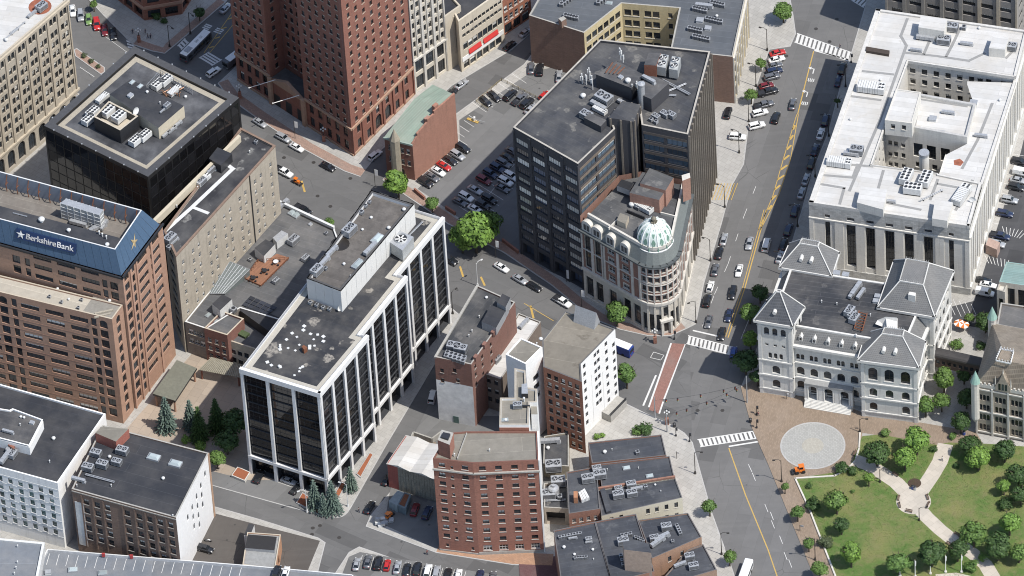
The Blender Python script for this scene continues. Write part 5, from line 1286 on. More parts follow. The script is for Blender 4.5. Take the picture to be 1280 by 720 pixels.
# attic storey behind the cornice: sloped mansard and dormers
MANS = plain('green_grey_slate', (.17, .185, .175), .7, var=.25, scale=3)
pi_ = inset(poly, 1.6); mb = MB()
for k in range(n17):
    j = (k + 1) % n17
    if k <= NA + 1: mb.poly([(*poly[k], ZC + .1), (*poly[j], ZC + .1), (*pi_[j], H), (*pi_[k], H)])
mb.build('mansard', MANS, b)
R17 = roofmat('dome_house_roof', (.06, .062, .066), rad(-40), (1.6, 14), stain=.35, spots=.4, spotc=(.25, .24, .22))
mb = MB(); mb.poly([(*p, H - .3) for p in inset(poly, 1.7)]); mb.build('roof', R17, b); zr = H - .3
mb = MB()
for k in range(NA + 2):
    a, c = pi_[k], pi_[(k + 1) % n17]; mb.wbox(a, c, -.1, (c - a).length + .1, zr - .3, H + .45, .2, 0, .4)
mb.build('parapet', LIME, b)
for t in (.10, .27, .5, .74):
    x = L0 * t; d_ = (arc[0] - pl0).normalized(); nn = Vector((d_.y, -d_.x)); o = pl0 + d_ * x + nn * .1; mb = MB(); hw = 1.5 if t > .4 else 1.7
    N = 8; arc_ = [(hw * math.cos(math.pi * i / N), 2.6 + 1.3 * math.sin(math.pi * i / N)) for i in range(N + 1)]
    prof = [(hw, 0)] + arc_ + [(-hw, 0)]
    f_ = [(*(o + d_ * a), ZC + z) for a, z in prof]; k_ = [(*(o + d_ * a - nn * 2.2), ZC + z) for a, z in prof]; m_ = len(prof)
    mb.mesh(f_ + k_, [tuple(range(m_))] + [(i, i + m_, i + 1 + m_, i + 1) for i in range(m_ - 1)])
    dm = mb.build('dormer', LIME, b)
    for s in (-.55, .55): q = o + d_ * s + nn * .03; mb = MB(); mb.wbox(q - d_ * .4, q + d_ * .4, 0, .8, ZC + .7, ZC + 2.7, .03); mb.build('window', G_DARK, dm)
# drum and dome
ZD = 29.2; rd = 4.7
mb = MB(); mb.cyl(c17, rd * .96, ZC + .1, ZD, 40, 0)
dr = mb.build('drum', LIME, b)
for k in range(12):
    a_ = 6.2832 * k / 12 - 2.2; o = c17 + Vector((math.cos(a_), math.sin(a_))) * rd * .965; e = Vector((-math.sin(a_), math.cos(a_))); mb = MB(); mb.wbox(o - e * .55, o + e * .55, 0, 1.1, ZC + .9, ZD - .4, .06); mb.build('window', G_DARK, dr)
    o2 = c17 + Vector((math.cos(a_ + .26), math.sin(a_ + .26))) * rd * .98; mb = MB(); mb.cyl(o2, .22, ZC + .2, ZD, 8); mb.build('column', LIME, dr)
mb = MB(); mb.lathe(c17, [(rd * .97, ZD), (rd * 1.08, ZD + .1), (rd * 1.1, ZD + .7), (rd * 1.0, ZD + .9)], 40); mb.build('drum_cornice', WHITE, b)
DOME = plain('pale_verdigris', (.56, .62, .575), .6, var=.12); GREEN = plain('dark_verdigris', (.16, .28, .215), .65, var=.3, scale=4)
HD = 6.4; z0 = ZD + .8
def dp(a, t, k=1.0): r_ = rd * .99 * math.cos(t * 1.5) ** .85 * k; return (c17.x + r_ * math.cos(a), c17.y + r_ * math.sin(a), z0 + HD * math.sin(t * 1.5708) ** .95 * k)
mb = MB(); NT = 12; NS = 48; vs = [dp(6.2832 * i / NS, j / NT * .96) for j in range(NT + 1) for i in range(NS)]
mb.mesh(vs, [(j * NS + i, j * NS + (i + 1) % NS, (j + 1) * NS + (i + 1) % NS, (j + 1) * NS + i) for j in range(NT) for i in range(NS)]); dm = mb.build('dome', DOME, b, True)
for k in range(12):
    a_ = 6.2832 * k / 12 - 2.2; mb = MB(); mb.tube([dp(a_ + .26, t, 1.015) for t in [i / 10 * .95 for i in range(11)]], .17, 6, 0, .1); mb.build('rib', WHITE, dm)
    for t0, t1, w0, w1 in ((.1, .24, .04, .17), (.24, .36, .17, .05), (.40, .52, .04, .14), (.52, .72, .14, .03)):
        mb = MB(); mb.poly([dp(a_ - w0 * .8, t0, 1.008), dp(a_ + w0 * .8, t0, 1.008), dp(a_ + w1 * .8, t1, 1.008), dp(a_ - w1 * .8, t1, 1.008)]); mb.build('dome_ornament', GREEN, dm)
    mb = MB(); p = dp(a_ + .26, .03, 1.05); mb.cyl((p[0], p[1]), .25, p[2] - .5, p[2] + .8, 8, 0, .1); mb.build('dome_knob', GREEN, dm)
mb = MB(); mb.lathe(c17, [(.95, z0 + HD - .5), (1.0, z0 + HD + .1), (.5, z0 + HD + .3), (.45, z0 + HD + 1.0), (.75, z0 + HD + 1.3), (.5, z0 + HD + 1.7), (0, z0 + HD + 2.1)], 14); mb.build('finial', plain('finial_bronze', (.17, .15, .11), .6), b)
for k in range(8): a_ = k * .785; mb = MB(); mb.lathe((c17.x + .85 * math.cos(a_), c17.y + .85 * math.sin(a_)), [(0, z0 + HD + .2), (.26, z0 + HD + .45), (0, z0 + HD + .75)], 6); mb.build('finial_ball', MATS['finial_bronze'], b)
RB17 = BRICKR('penthouse_brick', (.33, .18, .13))
pbox(b, 'brick_penthouse', [(787, 241), (803, 215), (841, 224), (824, 250)], zr + 5, zr, [RB17, R17]); pbox(b, 'brick_penthouse', [(800, 229), (812, 210), (842, 222), (832, 238)], zr + 6.2, zr, [RB17, R17])
pbox(b, 'chimney', [(852, 219), (862, 216), (863, 222), (853, 226)], zr + 8, zr, [RB17, LIME])
pbox(b, 'roof_box', [(771, 275), (775, 266), (786, 270), (782, 280)], zr + 2, zr, [TANP, R_TAN])
mb = MB(); a, c = P(784, 262, zr + 1), P(806, 271, zr + 1); mb.wbox(a, c, 0, (c - a).length, zr, zr + 1.1, .3); mb.build('low_parapet', DARKM, b)
wb(b, 'low_parapet', LIME, P(760, 285, zr + .7), P(773, 272, zr + .7), 0, (P(773, 272, zr) - P(760, 285, zr)).length, zr, zr + .8, .3)
wb(b, 'low_parapet', LIME, P(826, 265, zr + .7), P(846, 270, zr + .7), 0, (P(846, 270, zr) - P(826, 265, zr)).length, zr, zr + .8, .3)
eqs(b, zr, rad(-42), [('package_unit', 805, 261, .9), ('roof_vent', 790, 256, 1.6), ('condenser', 798, 260, 1.3), ('roof_vent', 810, 253, 1)])
ct = pbox(b, 'cooling_unit', [(771, 232), (777, 224), (792, 229), (787, 238)], zr + 3, zr + 1, [STEEL, DARKM])

# ---- white roofed courthouse
H = 26.2
TL, FL, FR, BR_ = PP([(1095, 11), (1011, 252.5), (1211.5, 282.5), (1284, 38)], H)
poly = [FL, FR, BR_, TL]
b = building('courthouse', 'big pale stone courthouse with white roof around two light wells, tall window slots', poly)
CH = masonry('courthouse_limestone', (.62, .595, .54), (.42, .4, .36), 0, 1.6, .7, .05, .2, patch=.12)
CHG = masonry('carved_granite_frieze', (.43, .42, .39), (.25, .24, .22), 0, .7, .5, .35, .3)
Ls = [(poly[(i + 1) % 4] - poly[i]).length for i in range(4)]
gl = glassmat('courthouse_glass', (.02, .024, .03), .06, .6)
wT = W(2.5, 15.5, .7, FRAMED, gl, (0,), nx=3, ny=7, ft=.14); wN = W(1.4, 15.5, .7, FRAMED, gl, (0,), nx=2, ny=7, ft=.14); wS = W(2.1, 1.15, .45, FRAMED, gl, (0,), nx=3, ny=1, ft=.1); wS2 = W(1.4, 1.15, .45, FRAMED, gl, (0,), nx=2, ny=1)
ts = [(x - 203) / 802 for x in (294, 411, 508, 605, 702, 799, 914)]
ops = []
for k, t in enumerate(ts): n_ = k in (0, 6); ops += [(Ls[0] * t, 4.2, wN if n_ else wT), (Ls[0] * t, 21.3, wS2 if n_ else wS)]
xs = cols(Ls[1], 15, 2.5, 1.5); wT2 = W(1.7, 15.5, .7, FRAMED, gl, (0,), nx=2, ny=7, ft=.12)
ops1 = [(x, 4.2, wT2) for x in xs]
mb = MB(); bd = [(0, 0), (22.9, 1)]
wall(mb, b, FL, FR, 0, H, ops, 0, 0, [(0, 0), (20.6, 1)]); wall(mb, b, FR, BR_, 0, H - 1.8, ops1, 0, 0); wall(mb, b, BR_, TL, 0, H, []); wall(mb, b, TL, FL, 0, H, [])
mb.build('wall', [CH, CHG], b)
for k in range(16): x = 2.5 + (Ls[1] - 4) * k / 15; wb(b, 'pilaster', CH, FR, BR_, x - .55, x + .55, 3, H - 5, .35)
for t0, t1 in zip(ts[1:6], ts[2:6]): pass
for k in range(8):
    t = ([0] + [(ts[i] + ts[i + 1]) / 2 for i in range(6)] + [1])[k]; wb(b, 'pilaster', CH, FL, FR, max(0, Ls[0] * t - 1.2), min(Ls[0], Ls[0] * t + 1.2), 2.6, 20.4, .22)
wb(b, 'stone_course', CH, FL, FR, -.1, Ls[0] + .1, 20.4, 20.75, .3); wb(b, 'plinth', CHG, FL, FR, -.1, Ls[0] + .2, 0, 2.6, .35)
wb(b, 'plinth', CH, FR, BR_, 0, Ls[1], 0, 3.0, .4); wb(b, 'stone_course', CH, FR, BR_, 0, Ls[1], H - 5.0, H - 4.6, .45)
# wings: roofs, inner walls, copings
def Hh(u, v, z=H): return P(u, v, z)
i1, i2, i3, i4 = Hh(1134, 74), Hh(1268, 94), Hh(1172, 217), Hh(1087.5, 206)      # court outline at roof height
m1, m2, m3, m4 = Hh(1120, 112), Hh(1220, 130), Hh(1209, 172), Hh(1106, 153)      # middle range
r1, r2 = Hh(1209, 104, H - 1.8), Hh(1182, 192, H - 1.8)
zr = H - .5; zw = H - 2.3
def flat(name, pts, z, mat=R_WHITE): mb = MB(); mb.poly([(p.x, p.y, z) for p in pts]); return mb.build(name, mat, b)
flat('roof', [FL, FR, P(1227, 228, H), i3, i4], zr); flat('roof', [FL, i4, m4, m1, i1, TL], zr + .002); flat('roof', [TL, i1, i2, P(1270, 95, H), BR_], zr)
flat('roof', [P(1227, 228, H), P(1269, 96, H), Hh(1209, 94), r1, m2, m3, r2, i3], zw)
mb = MB(); wz = W(1.5, 2.0, .35, FRAMED, sill=LIME, nx=2); wz2 = W(1.1, 1.7, .3, FRAMED, sill=LIME); wz3 = W(2.6, 5.0, .4, FRAMED, nx=3, ny=3, blinds=(0,))
Lb = (i2 - i1).length
CWB = lambda m_: m_.build('court_wall', [CH], b)
wall(mb, b, i1, i2, 6, H, [(Lb * t, z, wz) for t in (.05, .16, .27, .38, .49, .60, .68, .76, .90) for z in rows(9.2, 4.0, 4)])
Lm = (m1 - i1).length; wall(mb, b, i1, m1, 6, H, []); CWB(mb); mb = MB()
L_ = (m4 - i4).length; wall(mb, b, i4, m4, 6, H, grid(L_, 4, .5, .5, rows(9.2, 4, 4), wz2)); wall(mb, b, i3, i4, 6, H, []); wall(mb, b, r2, i3, 6, H - 1.8, [])
mb.build('court_wall', [CH], b)
# middle range with penthouse
q = [m4, m3, m2, m1]; zm = 26.4
mb = MB(); Lq = (m3 - m4).length
wall(mb, b, m4, m3, 6, zm, [(Lq * t, z, wz2) for t in (.06, .13, .22) for z in (10, 14, 18)] + [(Lq * t, 15.5, wz3) for t in (.40, .56, .73)] + [(Lq * t, 11.5, wz) for t in (.40, .5, .6, .73)])
for k in (1, 2, 3): wall(mb, b, q[k], q[(k + 1) % 4], 6, zm, [])
mb.build('middle_wall', [CH], b); zmr = roof(b, q, zm, R_WHITE, CH, .9, .7, plain('grey_coping', (.42, .41, .39), .8), 'middle_roof')
pz = ccw(PP([(1120, 111), (1151, 115), (1140, 154), (1106, 150)], 30)); mb = MB()
for k in range(4):
    L = (pz[(k + 1) % 4] - pz[k]).length; wall(mb, b, pz[k], pz[(k + 1) % 4], zmr - 1, 30, [(L * t, zmr + 1.6, wz2) for t in (.3, .7)] if k == 0 else [])
mb.build('penthouse', [CH], b); roof(b, pz, 30, R_WHITE, CH, .25, .3, LIME, 'penthouse_roof')
COPE = plain('pale_coping', (.55, .53, .49), .8)
def cope(a, c, z, h=.55, w=.7): mb = MB(); mb.wbox(a, c, -.05, (c - a).length + .05, z - .6, z + h, 0.02, 0, w); return mb.build('coping', COPE, b)
cope(FL, FR, zr); cope(FR, P(1227, 228, H), zr); cope(P(1270, 95, H), BR_, zr); cope(BR_, TL, zr); cope(TL, FL, zr, .55, 1.3)
cope(P(1227, 228, H), P(1270, 95, H), zw); cope(i1, i2, zr, .4, -.5); cope(i4, m4, zr, .3, -.4); cope(P(1228, 229, H), i3, zr, .5, .5); cope(m1, i1, zr, .3, -.4); cope(i3, i4, zr, .3, -.4)
def rbox(px, h, z=None, mats=None, name='roof_block'): z = zr if z is None else z; return pbox(b, name, px, z + h, z, mats or [CH, R_WHITE])
s_ = rbox([(1148, 34), (1151, 19), (1184, 24), (1180, 39)], 4.2, name='stair_head')
rbox([(1236, 60), (1242, 43), (1261, 47), (1256, 62)], 3.2, name='stair_head'); rbox([(1071, 253), (1076, 233), (1109, 237), (1104, 262)], 3.0, name='stair_head'); rbox([(1165, 273), (1169, 248), (1191, 253), (1184, 276)], 2.8, name='stair_head')
q = ccw(PP([(1082, 64), (1083, 59), (1112, 64), (1111, 69)], zr + .6)); mb = MB(); mb.prism(q, zr, zr + .9, 0, 0); mb.build('area_well', plain('dark_well', (.06, .045, .035), .9), b)
GREYW = plain('grey_walk_pad', (.25, .247, .237), .9, var=.15)
for pts in ([(1134, 24), (1126, 45), (1133, 57), (1100, 150), (1062, 238)], [(1133, 66), (1170, 70), (1211, 76), (1230, 67)], [(1079, 89), (1116, 93)], [(1200, 36), (1190, 57), (1183, 70)], [(1162, 51), (1155, 67)], [(1030, 219), (1066, 222), (1072, 206)], [(1025, 230), (1055, 235)], [(1104, 214), (1098, 235)], [(1055, 236), (1049, 257)], [(1172, 225), (1163, 249)], [(1173, 230), (1195, 234)], [(1066, 206), (1090, 208)], [(1203, 210), (1222, 175), (1240, 130)], [(1110, 254), (1150, 262)], [(1258, 72), (1268, 62)], [(1195, 262), (1215, 226)], [(1062, 120), (1100, 125)]): 
    z_ = zw if pts[0] == (1203, 210) else zr; walk(b, pts, .8, z_, GREYW)
mw = rad(-16)
walk(b, [(1150, 124), (1208, 133)], .7, zmr, GREYW); walk(b, [(1143, 160), (1195, 168)], .7, zmr, GREYW); walk(b, [(1149, 125), (1143, 160)], .7, zmr, GREYW)
eqs(b, zr, mw, [('package_unit', 1089, 112, 1.25), ('package_unit', 1049, 205, 1.1), ('cooling_bank', 1133, 224, 1.15, 1.45), ('cooling_bank', 1157, 227, 1.15, 1.45), ('cooling_bank', 1141, 239, 1.15), ('package_unit', 1202, 246, 1.2, 1.3), ('ac_unit', 1180, 52, 1.5), ('condenser', 1205, 35, 1.3), ('ac_unit', 1190, 36, 1.4), ('duct', 1208, 55, 1.1), ('duct', 1157, 48, 1.6), ('roof_vent', 1224, 35, .8), ('duct', 1145, 63, 1), ('ac_unit', 1264, 60, 1.3), ('duct', 1112, 252, 1), ('ac_unit', 1071, 190, 1.5), ('duct', 1064, 193, 1.3), ('pipe_run', 1165, 243, 1.2, .8), ('vent_pipe', 1099, 17), ('vent_pipe', 1151, 251), ('roof_vent', 1063, 149, .7), ('roof_vent', 1101, 100, .7), ('satellite_dish', 1216, 250, 1)])
eqs(b, zmr, mw, [('roof_hatch', 1166, 148, 1.6), ('duct', 1185, 141, 1.1), ('vent_pipe', 1152, 160), ('duct', 1176, 165, .8)]); eqs(b, zw, mw, [('roof_hatch', 1217, 128, 1.6), ('roof_vent', 1250, 125, .8), ('duct', 1226, 170, 1.1)])
mb = MB(); p = P(1198, 203, zw); mb.cyl((p.x, p.y), 1.5, zw, zw + .012, 5); mb.build('rust_stain', MATS['rust_stain'], b)
mb = MB(); p = P(1155, 190, 27.5); mb.cyl(p, 1.35, 6, 26.5, 18); mb.cyl(p, 1.45, 26.5, 27.4, 18, 1); mb.build('chimney_stack', [CH, STEEL], b)
mb = MB(); a = P(1233, 308, 0); c = P(1238, 318, 0); mb.prism(ccw(PP([(1232, 306), (1236, 297), (1250, 303), (1246, 312)], 3.4)), .1, 3.4, 0, 0); mb.build('side_entrance', [plain('pink_granite', (.38, .27, .22), .8)], b)
# flagpole-like lamp rods on the front
# ---- grey beige block in the top right corner
H = 34
G19 = masonry('grey_panel_wall', (.25, .235, .215), (.18, .17, .16), 0, 2, 1, .08, .15)
px0 = PP([(1108, 47), (1272, 78)], 0); d_ = (px0[1] - px0[0]).normalized(); nI = Vector((-d_.y, d_.x))
poly = [px0[0], px0[1], px0[1] + nI * 40, px0[0] + nI * 40]
b = building('grey_office_building', 'grey panelled office building with ribbon windows in the top right corner', poly)
L = (px0[1] - px0[0]).length; w19 = W(3.6, 1.7, .4, FRAMED, nx=5, ny=1, blinds=(0, 0, .4)); w19b = W(6.5, 2.2, .6, FRAMED, nx=5, ny=1, blinds=(0,))
mb = MB(); wall(mb, b, poly[0], poly[1], 0, H, grid(L, 7, 1, 1, rows(6.6, 3.9, 7), w19) + grid(L, 4, 1, 1, [1.8], w19b)); wall(mb, b, poly[1], poly[2], 0, H, grid(40, 8, 1, 1, rows(6.6, 3.9, 7), w19)); wall(mb, b, poly[2], poly[3], 0, H, []); wall(mb, b, poly[3], poly[0], 0, H, []); mb.build('wall', [G19], b)
roof(b, poly, H + .01, R_GREY, G19)
GC = plain('grey_stone_pier', (.29, .275, .25), .85)
for k in range(8): x = L * k / 7; wb(b, 'pier', GC if k < 5 else TANP, px0[0], px0[1], max(0, x - .5), min(L, x + .5), 5.2, H - .2, .3)
# ---- red brick corner building at the top left plaza
H = 26
px0 = PP([(128, -14), (181, 26), (228, 18), (246, -10)], 0)
b = building('brick_corner_building', 'dark red brick building with chamfered glazed corner behind the plaza, top left', px0 + [P(180, -80, 0)])
poly = px0 + [P(180, -80, 0)]; DR = BRICKR('dark_red_brick', (.26, .11, .07)); mb = MB(); wz4 = W(3.4, 1.9, .4, FRAMED, nx=4, ny=1, blinds=(0,)); wz5 = W(3.6, 3.2, .8, FRAMED, nx=4, ny=2, blinds=(0,))
for k in range(5):
    L = (poly[(k + 1) % 5] - poly[k]).length
    wall(mb, b, poly[k], poly[(k + 1) % 5], 0, H, grid(L, max(2, int(L / 4.4)), .4, .4, [.4], wz5) + grid(L, max(2, int(L / 4.4)), .4, .4, rows(6.2, 3.8, 5), wz4) if k < 3 else [])
mb.build('wall', [DR], b); roof(b, poly, H + .01, R_GREY, DR); 
for k in range(3): wb(b, 'granite_course', MATS['granite_pier'], poly[k], poly[k + 1], -.1, (poly[k + 1] - poly[k]).length + .1, 4.4, 5.4, .25)

# ---- customs house with slate pavilion roofs
CU = masonry('grey_granite', (.58, .565, .52), (.45, .44, .41), 0, 1.4, .6, .08, .3, patch=.15); CUT = plain('granite_trim', (.6, .585, .545), .8, var=.15)
SLATE = roofmat('grey_slate', (.12, .12, .118), rad(-16), (.35, .5), stain=.2, blot=.25); SLD = roofmat('dark_slate', (.075, .078, .085), rad(-16), (.35, .5), stain=.2)
mpoly = PP([(952, 487), (1140, 519), (1176, 434), (982, 404)], 0)
b = building('customs_house', 'grey granite public building with four slate pavilion roofs and arched windows beside the plaza', mpoly)
a_1 = W(2.1, 2.9, .4, FRAMED, arch=True, nx=2, blinds=(0,), sill=CUT); a_s = W(.95, 2.0, .35, FRAMED, arch=True, blinds=(0,), sill=CUT); a_b = W(2.5, 4.6, .45, FRAMED, arch=True, nx=2, ny=3, blinds=(0,), sill=CUT); s_q = W(.9, 1.0, .3, FRAMED, ny=1, blinds=(0,))
L = (mpoly[1] - mpoly[0]).length; t0 = 42 / 188; t1 = 126 / 188
ops = []
for k in range(5):
    x = L * (t0 + (t1 - t0) * (k + .5) / 5 - .002)
    ops += [(x, 8.4, a_1), (x - .62, 14.2, a_s), (x + .62, 14.2, a_s), (x, 3.1, a_1)]
mb = MB(); wall(mb, b, mpoly[0], mpoly[1], 0, 19.5, ops)
Lr = (mpoly[2] - mpoly[1]).length; wall(mb, b, mpoly[1], mpoly[2], 0, 19.5, grid(Lr, 7, 1, 1, [3.1, 8.4, 14.0], a_1))
Ll = (mpoly[0] - mpoly[3]).length; wall(mb, b, mpoly[2], mpoly[3], 0, 19.5, []); wall(mb, b, mpoly[3], mpoly[0], 0, 19.5, grid(Ll, 7, 1, 1, [3.1, 8.4, 14.0], a_1)); mb.build('wall', [CU], b)
for z, h, o_ in ((2.0, .35, .25), (7.2, .5, .35), (12.8, .4, .3), (18.9, .8, .8)):
    for k in range(4): wb(b, 'stone_course' if z < 18 else 'cornice', CUT, mpoly[k], mpoly[(k + 1) % 4], 0, (mpoly[(k + 1) % 4] - mpoly[k]).length, z, z + h, o_, .05)
mi = inset(mpoly, 2.6); mb = MB()
for k in range(4): j = (k + 1) % 4; mb.poly([(*mpoly[k], 19.6), (*mpoly[j], 19.6), (*mi[j], 23.6), (*mi[k], 23.6)])
mb.build('mansard', SLATE, b)
for k in range(5):
    x = L * (t0 + (t1 - t0) * (k + .5) / 5); d_ = (mpoly[1] - mpoly[0]).normalized(); nn = Vector((d_.y, -d_.x)); q = mpoly[0] + d_ * x - nn * 1.0
    mb = MB(); mb.wbox(q - d_ * .5, q + d_ * .5, 0, 1.0, 20.6, 22.0, .45, 0, .9); mb.mesh([(*(q - d_ * .6 + nn * .5), 22), (*(q + d_ * .6 + nn * .5), 22), (*(q + nn * .5), 22.7), (*(q - d_ * .6 - nn * 1.2), 22), (*(q + d_ * .6 - nn * 1.2), 22), (*(q - nn * 1.2), 22.7)], [(0, 1, 2), (0, 2, 5, 3), (1, 4, 5, 2)]); dm = mb.build('dormer', CUT, b)
    mb = MB(); mb.wbox(q - d_ * .28, q + d_ * .28, 0, .56, 20.9, 21.8, .48); mb.build('window', G_DARK, dm)
ring(b, 'parapet', mi, -.1, .45, 23.4, 24.0, CUT)
RCU = roofmat('customs_roof', (.028, .03, .035), rad(-15), (1.7, 22), stain=.2, seamc=(.09, .09, .095), spots=.15); mb = MB(); mb.poly([(*p, 23.6) for p in mi]); mb.build('roof', RCU, b)
def pavilion(name, px, ze, plat, zp, specs, slate, z0=0.0, iron=True):
    """a corner tower: walls to the eave, bracketed cornice, slate hip roof with pale ridge rolls and a small flat top"""
    q = ccw(PP(px, ze)); k0 = min(range(4), key=lambda k: (q[k].x + q[k].y * .2)); q = q[k0:] + q[:k0]
    mb = MB()
    for k in range(4): L = (q[(k + 1) % 4] - q[k]).length; wall(mb, b, q[k], q[(k + 1) % 4], z0, ze - .8, specs.get(k, lambda L: [])(L) if k in specs else [])
    t = mb.build('pavilion_wall', [CU], b)
    for z, h, o_ in ((2.0, .35, .25), (7.2, .5, .35), (12.8, .4, .3), (ze - 2.4, .35, .25), (ze - .8, .8, .95)):
        if z > z0:
            mb = MB()
            for k in range(4): mb.wbox(q[k], q[(k + 1) % 4], -o_ * .99, (q[(k + 1) % 4] - q[k]).length + o_ * .99, z, z + h, o_, 0, .02)
            mb.build('cornice' if z > ze - 1 else 'stone_course', CUT, t)
    for k in range(4):
        mb = MB(); L = (q[(k + 1) % 4] - q[k]).length; mb.wbox(q[k], q[(k + 1) % 4], 0, .9, z0, ze - .8, .18); mb.build('quoin', CUT, t); mb = MB(); mb.wbox(q[k], q[(k + 1) % 4], L - .9, L, z0, ze - .8, .17); mb.build('quoin', CUT, t)
    c = sum(q, Vector((0, 0))) / 4; e = inset(q, -.7)
    if plat: pq = ccw(PP(plat, zp)); kk = min(range(4), key=lambda k: (pq[k] - q[0]).length); pq = pq[kk:] + pq[:kk]
    else: pq = [c + (p - c) * .1 for p in q]
    mb = MB()
    for k in range(4): j = (k + 1) % 4; mb.poly([(*e[k], ze), (*e[j], ze), (*pq[j], zp), (*pq[k], zp)])
    mb.poly([(*p, zp) for p in pq]); r_ = mb.build('pavilion_roof', slate, b)
    for k in range(4): mb = MB(); mb.tube([(*e[k], ze + .1), (*pq[k], zp + .1)], .17, 6); mb.build('ridge_roll', CUT, r_)
    mb = MB()
    for k in range(4):
        a, c2 = pq[k], pq[(k + 1) % 4]; L2 = (c2 - a).length; mb.wbox(a, c2, -.1, L2 + .1, zp - .15, zp + .25, .2)
        if iron:
            for i in range(int(L2 / .6) + 1): mb.wbox(a, c2, i * .6, i * .6 + .1, zp + .25, zp + .95, .05)
    mb.build('roof_cresting', CUT, r_)
    return q, e, pq, r_
def tri(L, w, zs, s=2.1): return [(L / 2 + k * s, z, w) for k in (-1, 0, 1) for z in zs]
def f1(L): return [(L / 2, 3.0, a_1), (L / 2, 8.3, a_1)] + tri(L, a_s, [14.0], 1.5) + tri(L, s_q, [18.5], 2.3) + tri(L, W(1.4, 2.6, .4, FRAMED, arch=True, blinds=(0,), sill=CUT), [22.8], 2.3)
q1 = pavilion('tower', [(947, 398), (989, 405), (1001, 385), (961, 378)], 28.2, None, 36.5, {0: f1, 1: f1, 3: f1}, SLD, iron=False)
def f2(L): return [(L / 2 + s, 2.9, a_1) for s in (-4.4, 4.4)] + tri(L, a_1, [8.3], 4.4) + tri(L, a_b, [14.4], 4.4)
q2 = pavilion('pavilion', [(1076, 448), (1146, 457), (1153, 428), (1085, 419)], 22.0, [(1103, 417), (1128, 420.5), (1130, 413), (1106, 410)], 27.5, {0: f2, 1: f2}, SLATE)
q3 = pavilion('pavilion', [(1101, 382), (1166, 393), (1188, 340), (1120, 328)], 24.8, [(1125, 351), (1154, 356), (1161, 329), (1133, 324)], 31, {0: lambda L: [], 1: lambda L: grid(L, 4, 1.2, 1.2, [3.0, 8.3, 14.4, 19.3], a_1)}, SLATE)
q4 = pavilion('pavilion', [(978, 332), (1037, 342), (1045, 317), (989, 307)], 24.2, [(1000, 304), (1022, 308), (1024, 303), (1003, 299)], 29, {0: f2}, SLATE)
for (q, e, pq, r_), k, ts_, zz in ((q1, 0, (.5,), .33), (q2, 0, (.36, .62), .4), (q4, 0, (.36, .62), .4)):
    ze = min(v.co.z for v in r_.data.vertices); zt = max(v.co.z for v in r_.data.vertices)
    for t in ts_:
        p_ = lerp(lerp(e[k], e[k + 1], t), lerp(pq[k], pq[k + 1], t), zz); d_ = (e[k + 1] - e[k]).normalized(); nn = Vector((d_.y, -d_.x)); z = ze + (zt - ze) * zz
        mb = MB(); N = 10; f_ = [(*(p_ + d_ * .55 * math.cos(6.2832 * i / N) + nn * .7), z + .45 + .6 * math.sin(6.2832 * i / N)) for i in range(N)]; k_ = [(*(p_ + d_ * .55 * math.cos(6.2832 * i / N) - nn * 1.2), z + .45 + .6 * math.sin(6.2832 * i / N)) for i in range(N)]
        mb.mesh(f_ + k_, [tuple(range(N))] + [(i, i + N, (i + 1) % N + N, (i + 1) % N) for i in range(N)]); ey = mb.build('round_dormer', CUT, r_)
pbox(b, 'chimney', [(1135, 368), (1137, 364.5), (1145, 366), (1144, 370)], 29.5, 24, CUT)
mb = MB(); p = P(1125, 403, 25); mb.mesh([(*P(1094, 405, 25), 25), (*P(1110, 411, 24), 24), (*P(1123, 413, 24), 24), (*P(1121, 397, 27.5), 27.5), (*P(1107, 396, 27), 27), (*P(1097, 400, 25.5), 25.5)], [(0, 1, 2, 3, 4, 5)]); mb.prism(ccw(PP([(1107, 397), (1109, 411), (1121, 413), (1122, 398)], 26.5)), 23.6, 26.5, 0, 0); mb.build('roof_hood', CUT, b)
eqs(b, 23.6, mw, [('duct', 1070, 362, 1.6, 1.3), ('duct', 1066, 367, 1.3, 1.3), ('duct', 1076, 368, 1.3, 1.3), ('ac_unit', 1062, 391, 1.3, 1.3), ('ac_unit', 1065, 395, 1.1, 1.3), ('ac_unit', 1068, 400, 1.3, 1.3), ('roof_hatch', 1046, 341, 1.4), ('roof_hatch', 1057, 343, 1.4), ('roof_hatch', 1097, 370, 1.3), ('roof_hatch', 1095, 376, 1.3), ('vent_pipe', 1088, 394), ('vent_pipe', 1070, 420, 1.2), ('vent_pipe', 1027, 377), ('vent_pipe', 1046, 380)])
mb = MB()
for k in range(7): a, c = P(1068 + k * .9, 410 - k * 3.4, 24.6), P(1078 + k * .9, 413 - k * 3.4, 24.6); mb.tube([(*a, 24.5), (*c, 24.5)], .14, 4)
for du in (0, 10): a, c = P(1068 + du, 410 + du * .3, 24.6), P(1074 + du, 388 + du * .3, 24.6); mb.tube([(*a, 24.5), (*c, 24.5)], .16, 4)
mb.build('steel_frame', RUST, b)
